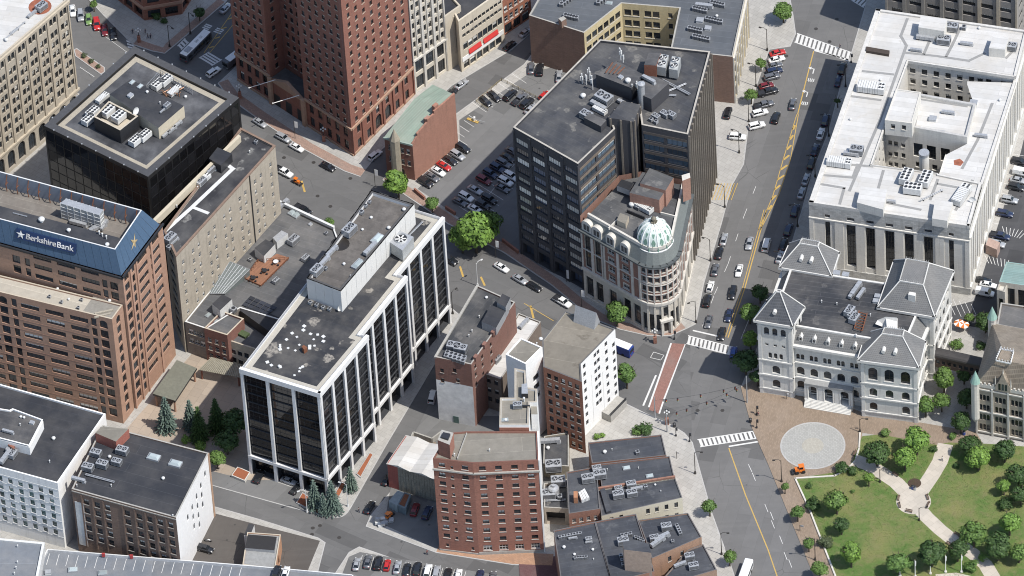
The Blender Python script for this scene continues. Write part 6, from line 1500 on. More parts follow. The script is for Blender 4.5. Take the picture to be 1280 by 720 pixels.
# entrance porch
d_ = (mpoly[1] - mpoly[0]).normalized(); nn = Vector((d_.y, -d_.x)); L = (mpoly[1] - mpoly[0]).length
p0 = mpoly[0] + d_ * L * .30; p1 = mpoly[0] + d_ * L * .62; Lp = (p1 - p0).length
wb(b, 'porch_roof', plain('porch_lead', (.3, .3, .29), .7), p0, p1, 0, Lp, 6.8, 7.6, 2.2)
for k in range(4):
    x = Lp * k / 3; wb(b, 'porch_pier', CUT, p0, p1, max(0, x - .6), min(Lp, x + .6), 1.6, 6.8, 2.0, -.9)
    for s in (-.9, .9):
        if 0 < x + s < Lp: mb = MB(); q = p0 + d_ * (x + s) + nn * 1.8; mb.cyl(q, .25, 1.6, 6.8, 10); mb.build('column', CUT, b)
for k in range(3): wb(b, 'door', FRAMED, p0, p1, Lp * (k + .5) / 3 - .9, Lp * (k + .5) / 3 + .9, 1.6, 5.2, .1)
wb(b, 'porch_floor', CU, p0, p1, 0, Lp, .1, 1.6, 2.2)
for k in range(3):
    xa = Lp * (k + .5) / 3; N = 8; hw = Lp / 6 - .6; f_ = [(xa - hw, 6.8), (xa + hw, 6.8)] + [(xa + hw * math.cos(math.pi * i / N), 5.0 + 1.5 * math.sin(math.pi * i / N)) for i in range(N + 1)]; mb = MB()
    for i in range(2, len(f_) - 1): (x0, z0), (x1, z1) = f_[i], f_[i + 1]; mb.poly([(*(p0 + d_ * x0 + nn * 1.9), z0), (*(p0 + d_ * x1 + nn * 1.9), z1), (*(p0 + d_ * x1 + nn * 1.9), 6.81), (*(p0 + d_ * x0 + nn * 1.9), 6.81)])
    mb.build('porch_arch', CU, b)
for k in range(6): wb(b, 'step', CU, p0, p1, .2, Lp - .2, .1, 1.4 - .22 * k, 2.2 + .3 * (k + 1), -2.19)

# ---- enclosed bridge, neighbours on the right edge
a, c = P(1162, 437, 9), P(1229, 452, 9)
t = thing('footbridge', 'brown enclosed footbridge with a rounded roof between the granite building and the gothic one', 'footbridge', (*lerp(a, c, .5), 0))
BRW = plain('brown_bridge_cladding', (.10, .07, .055), .6, var=.2); d_ = (c - a).normalized(); nn = Vector((d_.y, -d_.x)); L = (c - a).length
mb = MB(); wbr = W(1.0, 1.3, .15, FRAMED, ny=1, blinds=(0,)); wall(mb, t, a + nn * 1.5, c + nn * 1.5, 4.6, 8.4, grid(L, 9, .4, .4, [5.9], wbr)); wall(mb, t, c - nn * 1.5, a - nn * 1.5, 4.6, 8.4, []); mb.poly([(*(a + nn * 1.5), 4.6), (*(c + nn * 1.5), 4.6), (*(c - nn * 1.5), 4.6), (*(a - nn * 1.5), 4.6)]); mb.build('wall', [BRW], t)
mb = MB(); N = 8; pr = [(1.65 * math.cos(math.pi * i / N), 8.4 + 1.2 * math.sin(math.pi * i / N)) for i in range(N + 1)]
for i in range(N): mb.poly([(*(a + nn * pr[i][0]), pr[i][1]), (*(c + nn * pr[i][0]), pr[i][1]), (*(c + nn * pr[i + 1][0]), pr[i + 1][1]), (*(a + nn * pr[i + 1][0]), pr[i + 1][1])])
mb.build('roof', plain('bridge_roof', (.06, .055, .052), .55, .2), t)
q = lerp(a, c, .12); mb = MB(); mb.box((q.x, q.y), (1.6, 2.2), .1, 4.6, ang(a, c)); mb.build('support', CONC, t)
H = 18
px0 = PP([(1220, 541), (1300, 556), (1330, 480), (1241, 464)], 0); poly = px0
b = building('gothic_building', 'gothic stone building with steep brown roof and green capped corner turrets, right edge', poly)
GO = masonry('gothic_stone', (.34, .29, .225), (.25, .21, .17), 0, .8, .4, .2, .3); L = (poly[1] - poly[0]).length
wgt = W(.85, 2.2, .35, FRAMED, arch=True, blinds=(0,)); mb = MB(); zz = rows(1.8, 3.7, 4)
wall(mb, b, poly[0], poly[1], 0, H, [(2.4 + s, z, wgt) for s in (-1, 0, 1) for z in zz] + [(6.8 + s * 1.05, z, wgt) for s in (-1, 0, 1) for z in zz] + [(11.2 + s * 1.05, z, wgt) for s in (-1, 0, 1) for z in zz] + [(15.5 + s, z, wgt) for s in (-.5, .5) for z in zz])
for k in (1, 2, 3): wall(mb, b, poly[k], poly[(k + 1) % 4], 0, H, grid((poly[(k + 1) % 4] - poly[k]).length, 4, 1, 1, zz, wgt) if k == 3 else [])
mb.build('wall', [GO], b)
for z in (.9, 8.6, 16.9): wb(b, 'stone_course', LIME, poly[0], poly[1], 0, L, z, z + .4, .3); wb(b, 'stone_course', LIME, poly[3], poly[0], 0, (poly[3] - poly[0]).length, z, z + .4, .3)
for x in (.3, 4.6, 9.0, 13.4): wb(b, 'buttress', LIME, poly[0], poly[1], x - .25, x + .25, 0, H, .35)
RG = roofmat('brown_slate', (.2, .165, .125), rad(-16), (.4, .5), stain=.25, blot=.6); e = inset(poly, -.1)
pq = PP([(1247, 449), (1330, 466), (1336, 452), (1253, 436)], 27); mb = MB()
for k in range(4): j = (k + 1) % 4; mb.poly([(*e[k], H + .2), (*e[j], H + .2), (*pq[j], 27), (*pq[k], 27)])
mb.poly([(*p, 27) for p in pq]); r_ = mb.build('roof', RG, b)
d_ = (poly[1] - poly[0]).normalized(); nn = Vector((d_.y, -d_.x))
mb = MB(); rc = PP([(1245, 448), (1263, 452), (1267, 437), (1251, 434)], 28)
for i in range(4):
    A_, C_ = rc[i], rc[(i + 1) % 4]; L2 = (C_ - A_).length
    for k in range(int(L2 / .8) + 1): mb.wbox(A_, C_, k * .8, k * .8 + .22, 27, 28.2, .1)
    mb.wbox(A_, C_, 0, L2, 27.05, 27.5, .15)
mb.build('roof_cresting', WHITE, r_)
# parapet tracery and gable
wb(b, 'parapet', LIME, poly[0], poly[1], 0, L, H, H + 1.1, .15, .2); mb = MB()
for k in range(14): wb(b, 'merlon', LIME, poly[0], poly[1], k * 1.15 + .1, k * 1.15 + .6, H + 1.1, H + 1.7, .15, .2)
q = poly[0] + d_ * 7.6; mb = MB(); g_ = [(-2.0, H), (-2.0, H + 2), (-1.2, H + 3.4), (-.6, H + 5), (0, H + 7), (.6, H + 5), (1.2, H + 3.4), (2.0, H + 2), (2.0, H)]
f_ = [(*(q + d_ * a_ + nn * .35), z) for a_, z in g_]; k_ = [(*(q + d_ * a_ - nn * .35), z) for a_, z in g_]; m_ = len(g_)
mb.mesh(f_ + k_, [tuple(range(m_)), tuple(range(2 * m_ - 1, m_ - 1, -1))] + [(i, i + m_, (i + 1) % m_ + m_, (i + 1) % m_) for i in range(m_)]); gb = mb.build('gable', GO, b)
for s in (-.9, 0, .9): mb = MB(); mb.wbox(q + d_ * (s - .3), q + d_ * (s + .3), 0, .6, H + .5, H + 2.8, .4); mb.build('window', G_DARK, gb)
for s in (-2.1, 2.1, 0): mb = MB(); o = q + d_ * s; mb.cyl(o, .22, H + (2 if s else 6.5), H + (5 if s else 8.2), 6, 0, .04); mb.build('pinnacle', LIME, gb)
mb = MB(); B0 = q + nn * .3; mb.mesh([(*(B0 - d_ * 2), H + 2), (*(B0 + d_ * 2), H + 2), (*B0, H + 6.2), (*(B0 - nn * 5), H + 6.2)], [(0, 2, 3), (1, 3, 2)]); mb.build('gable_roof', RG, gb)
for p_, zt in ((poly[0], 19), (poly[3], 20)):
    mb = MB(); mb.cyl(p_, 1.15, 6 if p_ == poly[0] else 0, zt, 10); mb.cyl(p_, 1.3, zt, zt + .5, 10); mb.cyl(p_, .5, 4.5 if p_ == poly[0] else 0, 6, 10, 0, 1.15); tr = mb.build('turret', LIME, b)
    mb = MB(); mb.cyl(p_, 1.4, zt + .5, zt + 4.6, 10, 0, .05); mb.build('turret_cap', plain('green_copper', (.26, .40, .34), .6), tr)
b, poly, zr, Ls = simple('brown_stone_annex', 'plain brown stone annex with a grey flat roof above the footbridge, right edge', [(1246, 406), (1300, 416), (1306, 386), (1251, 378)], 12, [plain('annex_stone', (.3, .255, .21), .85)], {0: lambda L: [(L * .62, 5, W(1.6, 2.4, .3, FRAMED))]}, R_GREY, cap=CONC)
b, poly, zr, Ls = simple('pale_link_block', 'pale stone block with dark slots between the green roof and the annex, right edge', [(1246, 362), (1256, 365), (1264, 345), (1253, 341)], 13, [LM], {0: lambda L: [(L * .5, 3, W(1.2, 7, .4, FRAMED, ny=3))]}, LIME)
b, poly, zr, Ls = simple('green_roofed_block', 'stone block with a low sea green metal roof and dark window bays, right edge', [(1249, 352), (1310, 361), (1318, 335), (1258, 327)], 14, [LM], {0: lambda L: grid(L, 3, .6, .6, [1.5], W(3.2, 10.5, .5, FRAMED, nx=3, ny=4, blinds=(0,)))}, roofmat('sea_green_roof', (.17, .26, .24), rad(-16), (.6, 30), seamc=(.24, .34, .32), stain=.2), .2, .3, plain('green_fascia', (.25, .37, .34), .6))

# ---- narrow brick block, white cube and white sided block south of the main street
H = 24
BB23 = BRICKR('red_brown_brick', (.2, .10, .075)); WP23 = plain('flaking_white_wall', (.8, .785, .75), .8, var=.25, scale=.5)
poly = PP([(543, 446), (589, 455.5), (644, 377.5), (596, 356)], H)
b = building('narrow_brick_block', 'narrow brick block whose front wall is painted white below, long black roof', poly)
Ls = [(poly[(i + 1) % 4] - poly[i]).length for i in range(4)]
mb = MB(); ws_ = W(1.0, 1.5, .3, FRAMED, sill=CONC)
wall(mb, b, poly[0], poly[1], 0, H, [(Ls[0] * .18, 18.5, ws_), (Ls[0] * .53, 19.5, ws_), (Ls[0] * .18, 14.8, ws_), (Ls[0] * .6, 16, ws_)], 0, 0, [(0, 1), (15.4, 0)]); wall(mb, b, poly[1], poly[2], 0, H, [(x, z, ws_) for x in (2, 6, 11) for z in (14, 17.5, 20.5)]); wall(mb, b, poly[2], poly[3], 0, H, grid(Ls[2], 4, .6, .6, rows(4, 3.6, 5), ws_)); wall(mb, b, poly[3], poly[0], 0, H, grid(Ls[3], 9, .8, .8, rows(3, 3.6, 5), ws_))
mb.build('wall', [BB23, WP23], b); zr = roof(b, poly, H, roofmat('black_patched_roof', (.04, .042, .045), rad(54), (1.8, 8), stain=.3, spots=.2), BB23, .5, .4, CONC)
wb(b, 'coping', CONC, poly[3], poly[0], 0, Ls[3], H - .5, H + .06, .1, .5); wb(b, 'door', plain('green_door', (.1, .16, .14), .6), poly[0], poly[1], Ls[0] * .4, Ls[0] * .55, .1, 2.6, .08)
pbox(b, 'roof_box', [(602, 402), (614, 381), (632, 389), (620, 410)], zr + 2.8, zr, [STEEL, R_NAVY]); pbox(b, 'roof_box', [(621, 378), (628, 367), (638, 372), (632, 384)], zr + 4, zr, [STEEL, R_NAVY])
eqs(b, zr, rad(-20), [('ac_unit', 567, 435, 1.4), ('ac_unit', 576, 438, 1.4)] + [('condenser', 558 + 5.2 * k + j * 1.5, 446 - j * 4 + k * 1.6, zr and 1.3) for k in range(5) for j in (0, 1)] + [('vent_pipe', 599, 396), ('vent_pipe', 590, 414), ('roof_vent', 608, 372, .8), ('vent_pipe', 586, 420)])
mb = MB()
for k in range(4): q = lerp(poly[1], poly[2], .1 + .2 * k); mb2 = MB(); mb2.box((q.x, q.y), (1.4, .9), H - .5, H + .9, ang(poly[1], poly[2])); mb2.build('chimney', BB23, b)
b, poly, zr, Ls = simple('white_roofed_infill', 'low infill building with dirty white roof between brick block and white cube', [(604, 467), (626, 474), (676, 402), (648, 391)], 13, [plain('infill_wall', (.2, .16, .13), .85)], {0: lambda L: grid(L, 2, .4, .4, [3, 6.5, 10], W(1.2, 1.8, .3, FRAMED))}, R_WHITE, .5, .3, CONC)
eqs(b, zr, rad(54), [('condenser', 614, 452, 1.2), ('condenser', 618, 446, 1.2), ('condenser', 622, 441, 1.2), ('condenser', 627, 436, 1.2), ('condenser', 631, 431, 1.2), ('ac_unit', 621, 450, 1.0), ('duct', 655, 405, 1.2)])
WS25 = plain('white_render', (.76, .75, .72), .7, var=.12)
b, poly, zr, Ls = simple('white_lift_block', 'tall white rendered cube with a tan roof wedged between two brick blocks', [(632, 443), (657, 455), (678, 434), (651, 422)], 31, [WS25], {0: lambda L: [(L * .72, 26, W(1.1, 1.6, .3, FRAMED)), (L * .72, 20, W(1.1, 1.6, .3, FRAMED))], 1: lambda L: [(L * .55, z, W(2.6, 2.2, .3, FRAMED, nx=3)) for z in (21.5, 18, 14.5)]}, R_TAN, .3, .4, WS25)
eq(b, 'vent_pipe', 671, 430, zr); eq(b, 'roof_vent', 676, 424, 27)
b, poly, zr, Ls = simple('rear_annex', 'stepped brick and white annex with tan roofs behind the eight storey brick hotel', [(624, 531), (661, 531), (662, 503), (671, 503), (671.5, 486), (658, 484), (657, 463), (643, 460), (643, 497), (625, 497)], 37, [WS25], {}, R_TAN, .6, .5, plain('tan_coping', (.36, .32, .26), .8))
wb(b, 'brick_front', BRICKR('annex_brick', (.3, .12, .075)), poly[0], poly[1], 0, Ls[0], 30, 36.0, .08); wb(b, 'roof_screen', DARKM, P(652, 507, 37), P(662, 507, 37), 0, 2.2, zr, zr + .8, .3, .1)
eqs(b, zr, 0, [('vent_pipe', 655, 500, 1.6), ('roof_vent', 632, 525, .8), ('ac_unit', 647, 508, 1), ('skylight', 631, 524, 1.1)])
pbox(b, 'roof_box', [(652, 492), (652, 480), (659, 479), (660, 492)], 38.2, 36.4, [DARKM, STEEL]); pbox(b, 'roof_box', [(664, 518), (664, 507), (671, 507), (672, 518)], 35.5, 30, [WS25, R_TAN])
H = 27.5
BR24 = BRICKR('rust_brick', (.29, .125, .075)); WF = plain('white_painted_facade', (.74, .73, .70), .7, var=.08)
poly = PP([(679, 458.6), (727.5, 477.5), (726, 455), (769, 411), (706.7, 388), (677.6, 425)], H)
b = building('white_sided_block', 'eight storey corner block with rust brick front, white painted right side and tan roof', poly)
Ls = [(poly[(i + 1) % 6] - poly[i]).length for i in range(6)]
w24 = W(1.2, 1.75, .28, FRAMED, sill=CONC, blinds=(0, 0, .5, .8)); w24w = W(1.15, 1.7, .28, FRAMED, sill=WF, blinds=(0, 0, .3))
mb = MB(); wall(mb, b, poly[0], poly[1], 0, H, grid(Ls[0], 5, .6, .6, rows(1.2, 3.25, 8), w24)); wall(mb, b, poly[5], poly[0], 0, H, []); wall(mb, b, poly[4], poly[5], 0, H, grid(Ls[4], 4, .6, .6, rows(1.2, 3.25, 8), w24)); mb.build('wall', [BR24], b)
L = Ls[2]; ops = []
for k, z in enumerate(rows(3.2, 3.05, 8)):
    for j, x in enumerate((.09, .40, .49, .72, .93)):
        if (j == 4 and k < 7) or (j == 0) or (j in (1, 2) and k > 0) or (j == 3): ops.append((L * x, z, w24w))
mb = MB(); wall(mb, b, poly[1], poly[2], 0, H, []); wall(mb, b, poly[2], poly[3], 0, H, ops); wall(mb, b, poly[3], poly[4], 0, H, grid(Ls[3], 5, .6, .6, rows(1.2, 3.25, 8), w24w)); mb.build('white_wall', [WF], b)
zr = roof(b, poly, H, roofmat('mottled_tan_roof', (.2, .178, .142), rad(-20), (6, 40), stain=.1, spots=.7, spotc=(.1, .085, .065), blot=.5), CONC, .35, .4, plain('dark_coping3', (.12, .115, .11), .7))
wb(b, 'drain_strip', WF, poly[2], poly[3], L * .27, L * .31, 2, 20, .1); wb(b, 'drain_strip', WF, poly[2], poly[3], L * .58, L * .6, 2, 17, .1)
q = P(733, 396, zr + 2); mb = MB(); d_ = (poly[4] - poly[3]).normalized(); nn = Vector((-d_.y, d_.x))
for s in (1,):
    A0, A1 = q - d_ * 3.2, q + d_ * 3.2; mb.mesh([(*(A0 - nn * 1.6), zr), (*(A1 - nn * 1.6), zr), (*(A1 + nn * 1.6), zr), (*(A0 + nn * 1.6), zr), (*(A0), zr + 5), (*(A1), zr + 5)], [(0, 1, 5, 4), (2, 3, 4, 5), (0, 4, 3), (1, 2, 5)])
mb.build('gabled_stair_head', STEEL, b)
wb(b, 'balcony', CONC, poly[2], poly[3], L * .5, L * .96, .1, 2.6, 3.0); wb(b, 'balcony_rail', DARKM, poly[2], poly[3], L * .5, L * .96, 2.6, 3.6, 3.0, -2.9)
# ---- eight storey brick hotel with bent front
H = 35
OC = BRICKR('hotel_red_brick', (.29, .125, .085))
poly = PP([(541, 573), (591, 579), (673, 575.5), (671.5, 539), (583, 539), (560, 541)], H)
b = building('brick_corner_hotel', 'nine storey red brick building with a bent front, pale cornice band and tan roof', poly)
Ls = [(poly[(i + 1) % 6] - poly[i]).length for i in range(6)]
w26 = W(1.7, 1.55, .28, FRAMED, sill=LIME, nx=2, ny=2, blinds=(0, 0, .3, .6)); w26s = W(.7, 1.1, .28, FRAMED, sill=LIME); w26g = W(2.3, 2.0, .3, FRAMEW, sill=LIME, nx=3, ny=2)
fl = rows(5.2, 3.32, 8); L0 = Ls[0]; L1 = Ls[1]
ops0 = [(L0 * t, z, w26) for t in (.21, .79) for z in fl + [32.1]] + [(L0 * .46, z - .3, w26s) for z in fl + [32.1]] + [(L0 * .21, 1.8, w26s), (L0 * .85, 1.6, w26s)]
xs = [L1 * t for t in (.14, .385, .63, .875)]
ops1 = [(x, z, w26) for x in xs for z in fl + [32.1]] + [(x, 1.6, w26g) for x in xs]
zr = shell(b, poly, H, [OC], {0: ops0, 1: ops1, 2: lambda L: []} if False else {0: ops0, 1: ops1}, mroof=R_TAN, ph=.4, pt=.4, cap=plain('dark_red_coping', (.16, .075, .055), .8))
for i in (0, 1):
    a, c = poly[i], poly[i + 1]; L = (c - a).length
    wb(b, 'cornice', CONC, a, c, -.2, L + (.2 if i else .1), 30.9, 31.4, .45); wb(b, 'plinth', CONC, a, c, 0, L, 0, 1.1 if i else .6, .15)
    for k in range(int(L / .9)): wb(b, 'dentil', BRK, a, c, k * .9 + .2, k * .9 + .6, 30.2, 30.9, .35)
wb(b, 'white_side_wall', WF, poly[2], poly[3], -.1, Ls[2], 0, H + .12, .35)
pbox(b, 'brick_chimney', [(547, 550), (552, 537), (567, 541), (562, 556)], zr + 5.5, zr, [OC, CONC]); pbox(b, 'chimney_pot', [(551, 546), (554, 540), (563, 542), (560, 549)], zr + 6.1, zr + 5.5, DARKM)
wb(b, 'roof_upstand', CONC, P(571, 573, zr + .5), P(583, 541, zr + .5), 0, (P(583, 541, zr) - P(571, 573, zr)).length, zr, zr + .6, .2)
eqs(b, zr, 0, [('vent_pipe', 568, 569, 1.2), ('vent_pipe', 612, 563)])
# ---- sheds and lots left of it
q = PP([(492, 606), (499, 613), (545, 628), (548, 600), (514, 588)], 0)
b = building('white_roofed_shed', 'low timber sided shed with a ribbed white roof and a red brick end wall', [q[0], q[1], q[2], q[3]])
a, c = q[1], q[2]; d_ = (c - a).normalized(); nn = Vector((d_.y, -d_.x)); L = (c - a).length; dep = 11.0
WOOD = pavemat('weathered_boards', (.27, .25, .2), ang(a, c), (.35, 30), .3, .45); mb = MB(); mb.wbox(a, c, 0, L, 0, 9.0, 0, 0, dep); mb.build('timber_wall', plain('weathered_timber', (.25, .235, .19), .9, var=.45, scale=2.5), b)
for k in range(int(L / .8)): wb(b, 'board', MATS['weathered_timber'], a, c, k * .8 + .05, k * .8 + .7, .2, 8.9, .05 + .03 * (k % 2))
mb = MB(); mb.wbox(c, a, L - .1, L + 3.0, 0, 9.2, dep, 0, .0); mb.build('red_end_wall', BRICKR('bright_red_brick', (.3, .08, .06)), b)
NR = 2
for k in range(NR):
    x0, x1 = -3.2 + (L + 3.2) * k / NR, -3.2 + (L + 3.2) * (k + 1) / NR; xm = (x0 + x1) / 2; mb = MB()
    f = lambda x, y, z: (*(a + d_ * x - nn * y), z)
    mb.poly([f(x0, -.3, 9.1), f(xm, -.3, 9.9), f(xm, dep + .3, 9.9), f(x0, dep + .3, 9.1)]); mb.poly([f(xm, -.3, 9.9), f(x1, -.3, 9.1), f(x1, dep + .3, 9.1), f(xm, dep + .3, 9.9)]); mb.poly([f(x0, -.2, 9.1), f(x1, -.2, 9.1), f(xm, -.2, 9.9)]); mb.build('roof_fold', R_WHITE, b)
t = thing('yard_wall', 'pale concrete yard wall round the dirt patch behind the white roofed shed', 'yard wall', (*P(520, 560, 0), 0))
for u0, v0, u1, v1 in ((504, 566, 517, 541), (517, 541, 540, 549), (540, 549, 552, 540)): A_, C_ = P(u0, v0, 1.5), P(u1, v1, 1.5); wb(t, 'wall_section', CONC, A_, C_, 0, (C_ - A_).length, .1, 1.9, .2, .2)
sheet('dirt_patch', [(506, 568), (518, 545), (545, 553), (545, 575)], plain('dirt', (.22, .17, .12), .95, var=.4, scale=.6), .15)
for px, z, lab, col in (([(486, 626), (497, 613), (505, 616), (496, 632)], 2.8, 'pale blue grey site container with ribbed sides in the shaded lot', (.26, .31, .33)), ([(496, 631), (505, 615), (514, 618), (507, 636)], 2.6, 'site container with dark rusted top beside the pale blue one', (.15, .19, .21))):
    q = ccw(PP(px, z)); cc = sum(q, Vector((0, 0))) / 4; t = thing('site_container', lab, 'container', (*cc, .15)); m_ = plain(f'container_paint_{int(col[0]*100)}', col, .6); mb = MB(); mb.prism(q, .15, z, 0, 0); mb.build('body', m_, t)
    for k in range(4):
        A_, C_ = q[k], q[(k + 1) % 4]; LL = (C_ - A_).length; mb = MB()
        for i in range(int(LL / .5)): mb.wbox(A_, C_, i * .5 + .1, i * .5 + .35, .25, z - .1, .07)
        o = mb.build('ribs', m_, t); o['kind'] = 'stuff'
    if col[0] < .2: mb = MB(); qi = inset(q, .5); mb.prism(qi, z, z + .08, 0, 0); mb.build('roof_patch', RUST, t)
# ---- row houses along the avenue
def row(name, lab, px, H, m, spec, cap=None, parts=()):
    b, poly, zr, Ls = simple(name, lab, px, H, [m], spec, R_NAVY2, .35, .25, DCOP); 
    for it in parts: eq(b, it[0], it[1], it[2], zr, it[4] if len(it) > 4 else rad(8), (it[3] if len(it) > 3 else 1) * .72)
    return b, poly, zr, Ls
DCOP = plain('row_coping', (.12, .115, .115), .8)
R_NAVY2 = roofmat('slate_blue_roof', (.037, .041, .05), rad(8), (1.6, 12), stain=.25, spots=.2, spotc=(.2, .2, .2)); CREAM = plain('cream_paint', (.58, .55, .44), .7, var=.1); wrh = W(1.0, 1.9, .25, FRAMED, sill=LIME)
RB28 = BRICKR('row_house_brick', (.26, .13, .09))
row('row_house', 'black roofed row house nearest the shrubs, first of the row along the avenue', [(740, 579), (833, 569), (827, 543), (735, 553)], 9, RB28, {}, None, [('roof_vent', 756, 565, 1.4), ('condenser', 797, 566, 1.5), ('vent_pipe', 765, 562)])
row('row_house', 'second black roofed row house from the shrubs, with two skylights', [(752, 608), (843, 596), (837, 570), (748, 580)], 9.6, RB28, {}, None, [('skylight', 783, 584, 1.6), ('skylight', 812, 594, 1.6), ('vent_pipe', 759, 587), ('vent_pipe', 798, 585), ('duct', 752, 594, .9)])
b, poly, zr, Ls = row('row_house', 'cream walled row house with many rooftop units above the bottom roofs', [(752, 645), (853, 622), (844, 597), (746, 612)], 9, CREAM, {0: lambda L: [(L * t, z, wrh) for t in (.12, .24, .57, .68, .8, .92) for z in (5.8, 1.8)]}, WHITE, [('ac_unit', 773, 620, 1.7), ('ac_unit', 790, 618, 1.6), ('ac_unit', 789, 607, 1.5), ('duct', 796, 611, 1.4), ('roof_vent', 819, 606, .8), ('vent_pipe', 826, 614), ('condenser', 807, 609, 1.5), ('ac_unit', 773, 612, 1.2)])
pbox(b, 'roof_upstand', [(750, 612), (756, 610), (764, 638), (758, 640)], zr + .8, zr, R_NAVY2)
wb(b, 'fire_wall', RB28, poly[3], poly[2], 0, Ls[2], zr, zr + 1.0, .25, .25)
b, poly, zr, Ls = row('row_house', 'narrow brick row house with glazed roof lantern and chimney behind the cream one', [(711, 642), (750, 636), (746, 583), (708, 590)], 10, RB28, {0: lambda L: grid(L, 4, .3, .3, [6.2], W(.95, 1.6, .25, FRAMEW, sill=LIME))}, LIME, [('ac_unit', 735, 600, 1.9), ('ac_unit', 750, 595, 1.9, .1), ('ac_unit', 746, 587, 1.4)])
q = PP([(723, 615), (731, 610), (737, 621), (727, 625)], zr + 1.2)
for k in range(6): mb = MB(); A_, C_ = lerp(q[0], q[1], k / 6), lerp(q[3], q[2], k / 6); A2, C2 = lerp(q[0], q[1], (k + .8) / 6), lerp(q[3], q[2], (k + .8) / 6); mb.prism(ccw([A_, A2, C2, C_]), zr, zr + 1.2 - .1 * (k % 2), 0, 0); mb.build('lantern_rib', OFFW, b)
pbox(b, 'chimney', [(717, 622), (717, 614), (722, 614), (722, 622)], zr + 2.2, zr, plain('orange_chimney', (.36, .17, .09), .9))
b, poly, zr, Ls = row('row_house', 'long row house with grey blue roof and rows of small units, bottom edge left', [(703, 737), (765, 727), (744, 652), (692, 663)], 11, RB28, {}, None, [('condenser', 700 + 3.6 * k, 672 - k * .7, 1.2) for k in range(8)] + [('condenser', 719 + 3.4 * k, 698 - k * .3, 1.2) for k in range(5)] + [('roof_vent', 705, 684, 1.2), ('roof_vent', 718, 693, 1), ('duct', 716, 673, 1), ('ac_unit', 736, 675, 1), ('roof_vent', 741, 687, 1), ('vent_pipe', 742, 699), ('duct', 736, 678, .8)])
b, poly, zr, Ls = row('row_house', 'middle bottom row house with a tan rendered stair tower on its roof', [(764, 728), (818, 714), (795, 642), (744, 652)], 11, RB28, {}, None, [('condenser', 778 + 5 * k, 670 - k, 1.4) for k in range(3)] + [('condenser', 795 + 3 * k, 672 + k * 1.5, 1.2) for k in range(4)] + [('ac_unit', 779, 678, 1.7), ('condenser', 776, 695, 1.3), ('condenser', 778, 701, 1.3), ('condenser', 779, 706, 1.3)])
mb = MB(); q = PP([(780, 687), (814, 691), (811, 680), (796, 675), (778, 677)], zr + 8); q = ccw(q); mb.prism(q, 2, zr + 8, 0, 1); mb.build('stair_tower', [plain('tan_render', (.42, .32, .25), .85), R_NAVY2], b)
row('row_house', 'brick row house with dark roof ducts and white units, nearest the pavement trees', [(815, 698), (877, 671), (860, 641), (798, 650)], 10.5, BRICKR('orange_row_brick', (.33, .2, .13)), {0: lambda L: [(L * .35, 6.5, wrh), (L * .6, 6.5, wrh), (L * .35, 2, wrh)]}, None, [('condenser', 846, 658, 1.4), ('condenser', 847.5, 661, 1.4), ('condenser', 849, 664, 1.4), ('condenser', 850.5, 667, 1.4), ('ac_unit', 833, 660, 1.6), ('condenser', 828, 655, 1), ('duct', 827, 672, 2.0, .5), ('duct', 822, 678, 2.0, .7), ('ac_unit', 818, 674, 1.4), ('condenser', 841, 677, 1.2)])
row('row_house', 'row house whose dark roof rises from the bottom right corner of the block', [(818, 735), (896, 712), (879, 680), (860, 687)], 8, BRICKR('brown_row_brick', (.3, .2, .14)), {}, None, [('ac_unit', 862, 697, 1.5), ('ac_unit', 867, 709, 1.5), ('duct', 850, 706, 1.5, .4), ('condenser', 868, 703, 1)])
# yard buildings between the brick hotel and the row houses
b, poly, zr, Ls = simple('dark_roofed_yard_building', 'single storey yard building with dark roof and blue tarpaulins beside the brick hotel', [(679, 580), (711, 583), (711, 540), (680, 545)], 5, [plain('yard_wall_paint', (.33, .29, .22), .85)], {}, R_DARK, .5, .3, CONC)
eqs(b, zr, 0, [('ac_unit', 692, 605 - 20, 1.8), ('roof_vent', 685, 560, 1), ('duct', 688, 552, 1.6)])
b, poly, zr, Ls = simple('loading_bay', 'tan walled loading bay with black opening between the brick hotel and row houses', [(680, 634), (711, 636), (709, 600), (680, 604)], 6.5, [plain('loading_wall', (.36, .31, .25), .85)], {0: lambda L: [(L * .45, .2, W(5.0, 4.6, 2.5, FRAMED, FRAMED, (0,), nx=1, ny=1))]}, R_DARK, .8, .3, CONC)
mb = MB(); p = P(692, 612, zr + 2); mb.cyl(p, 1.5, zr, zr + 2.6, 14); mb.lathe(p, [(1.5, zr + 2.6), (1.2, zr + 3), (.5, zr + 3.2), (.5, zr + 3.8), (0, zr + 3.9)], 14); mb.build('tank', STEEL, b)
eqs(b, zr, 0, [('ac_unit', 686, 620, 1.5), ('ac_unit', 698, 604, 1.6), ('condenser', 700, 622, 1.4), ('pipe_run', 690, 625, 1.2)])
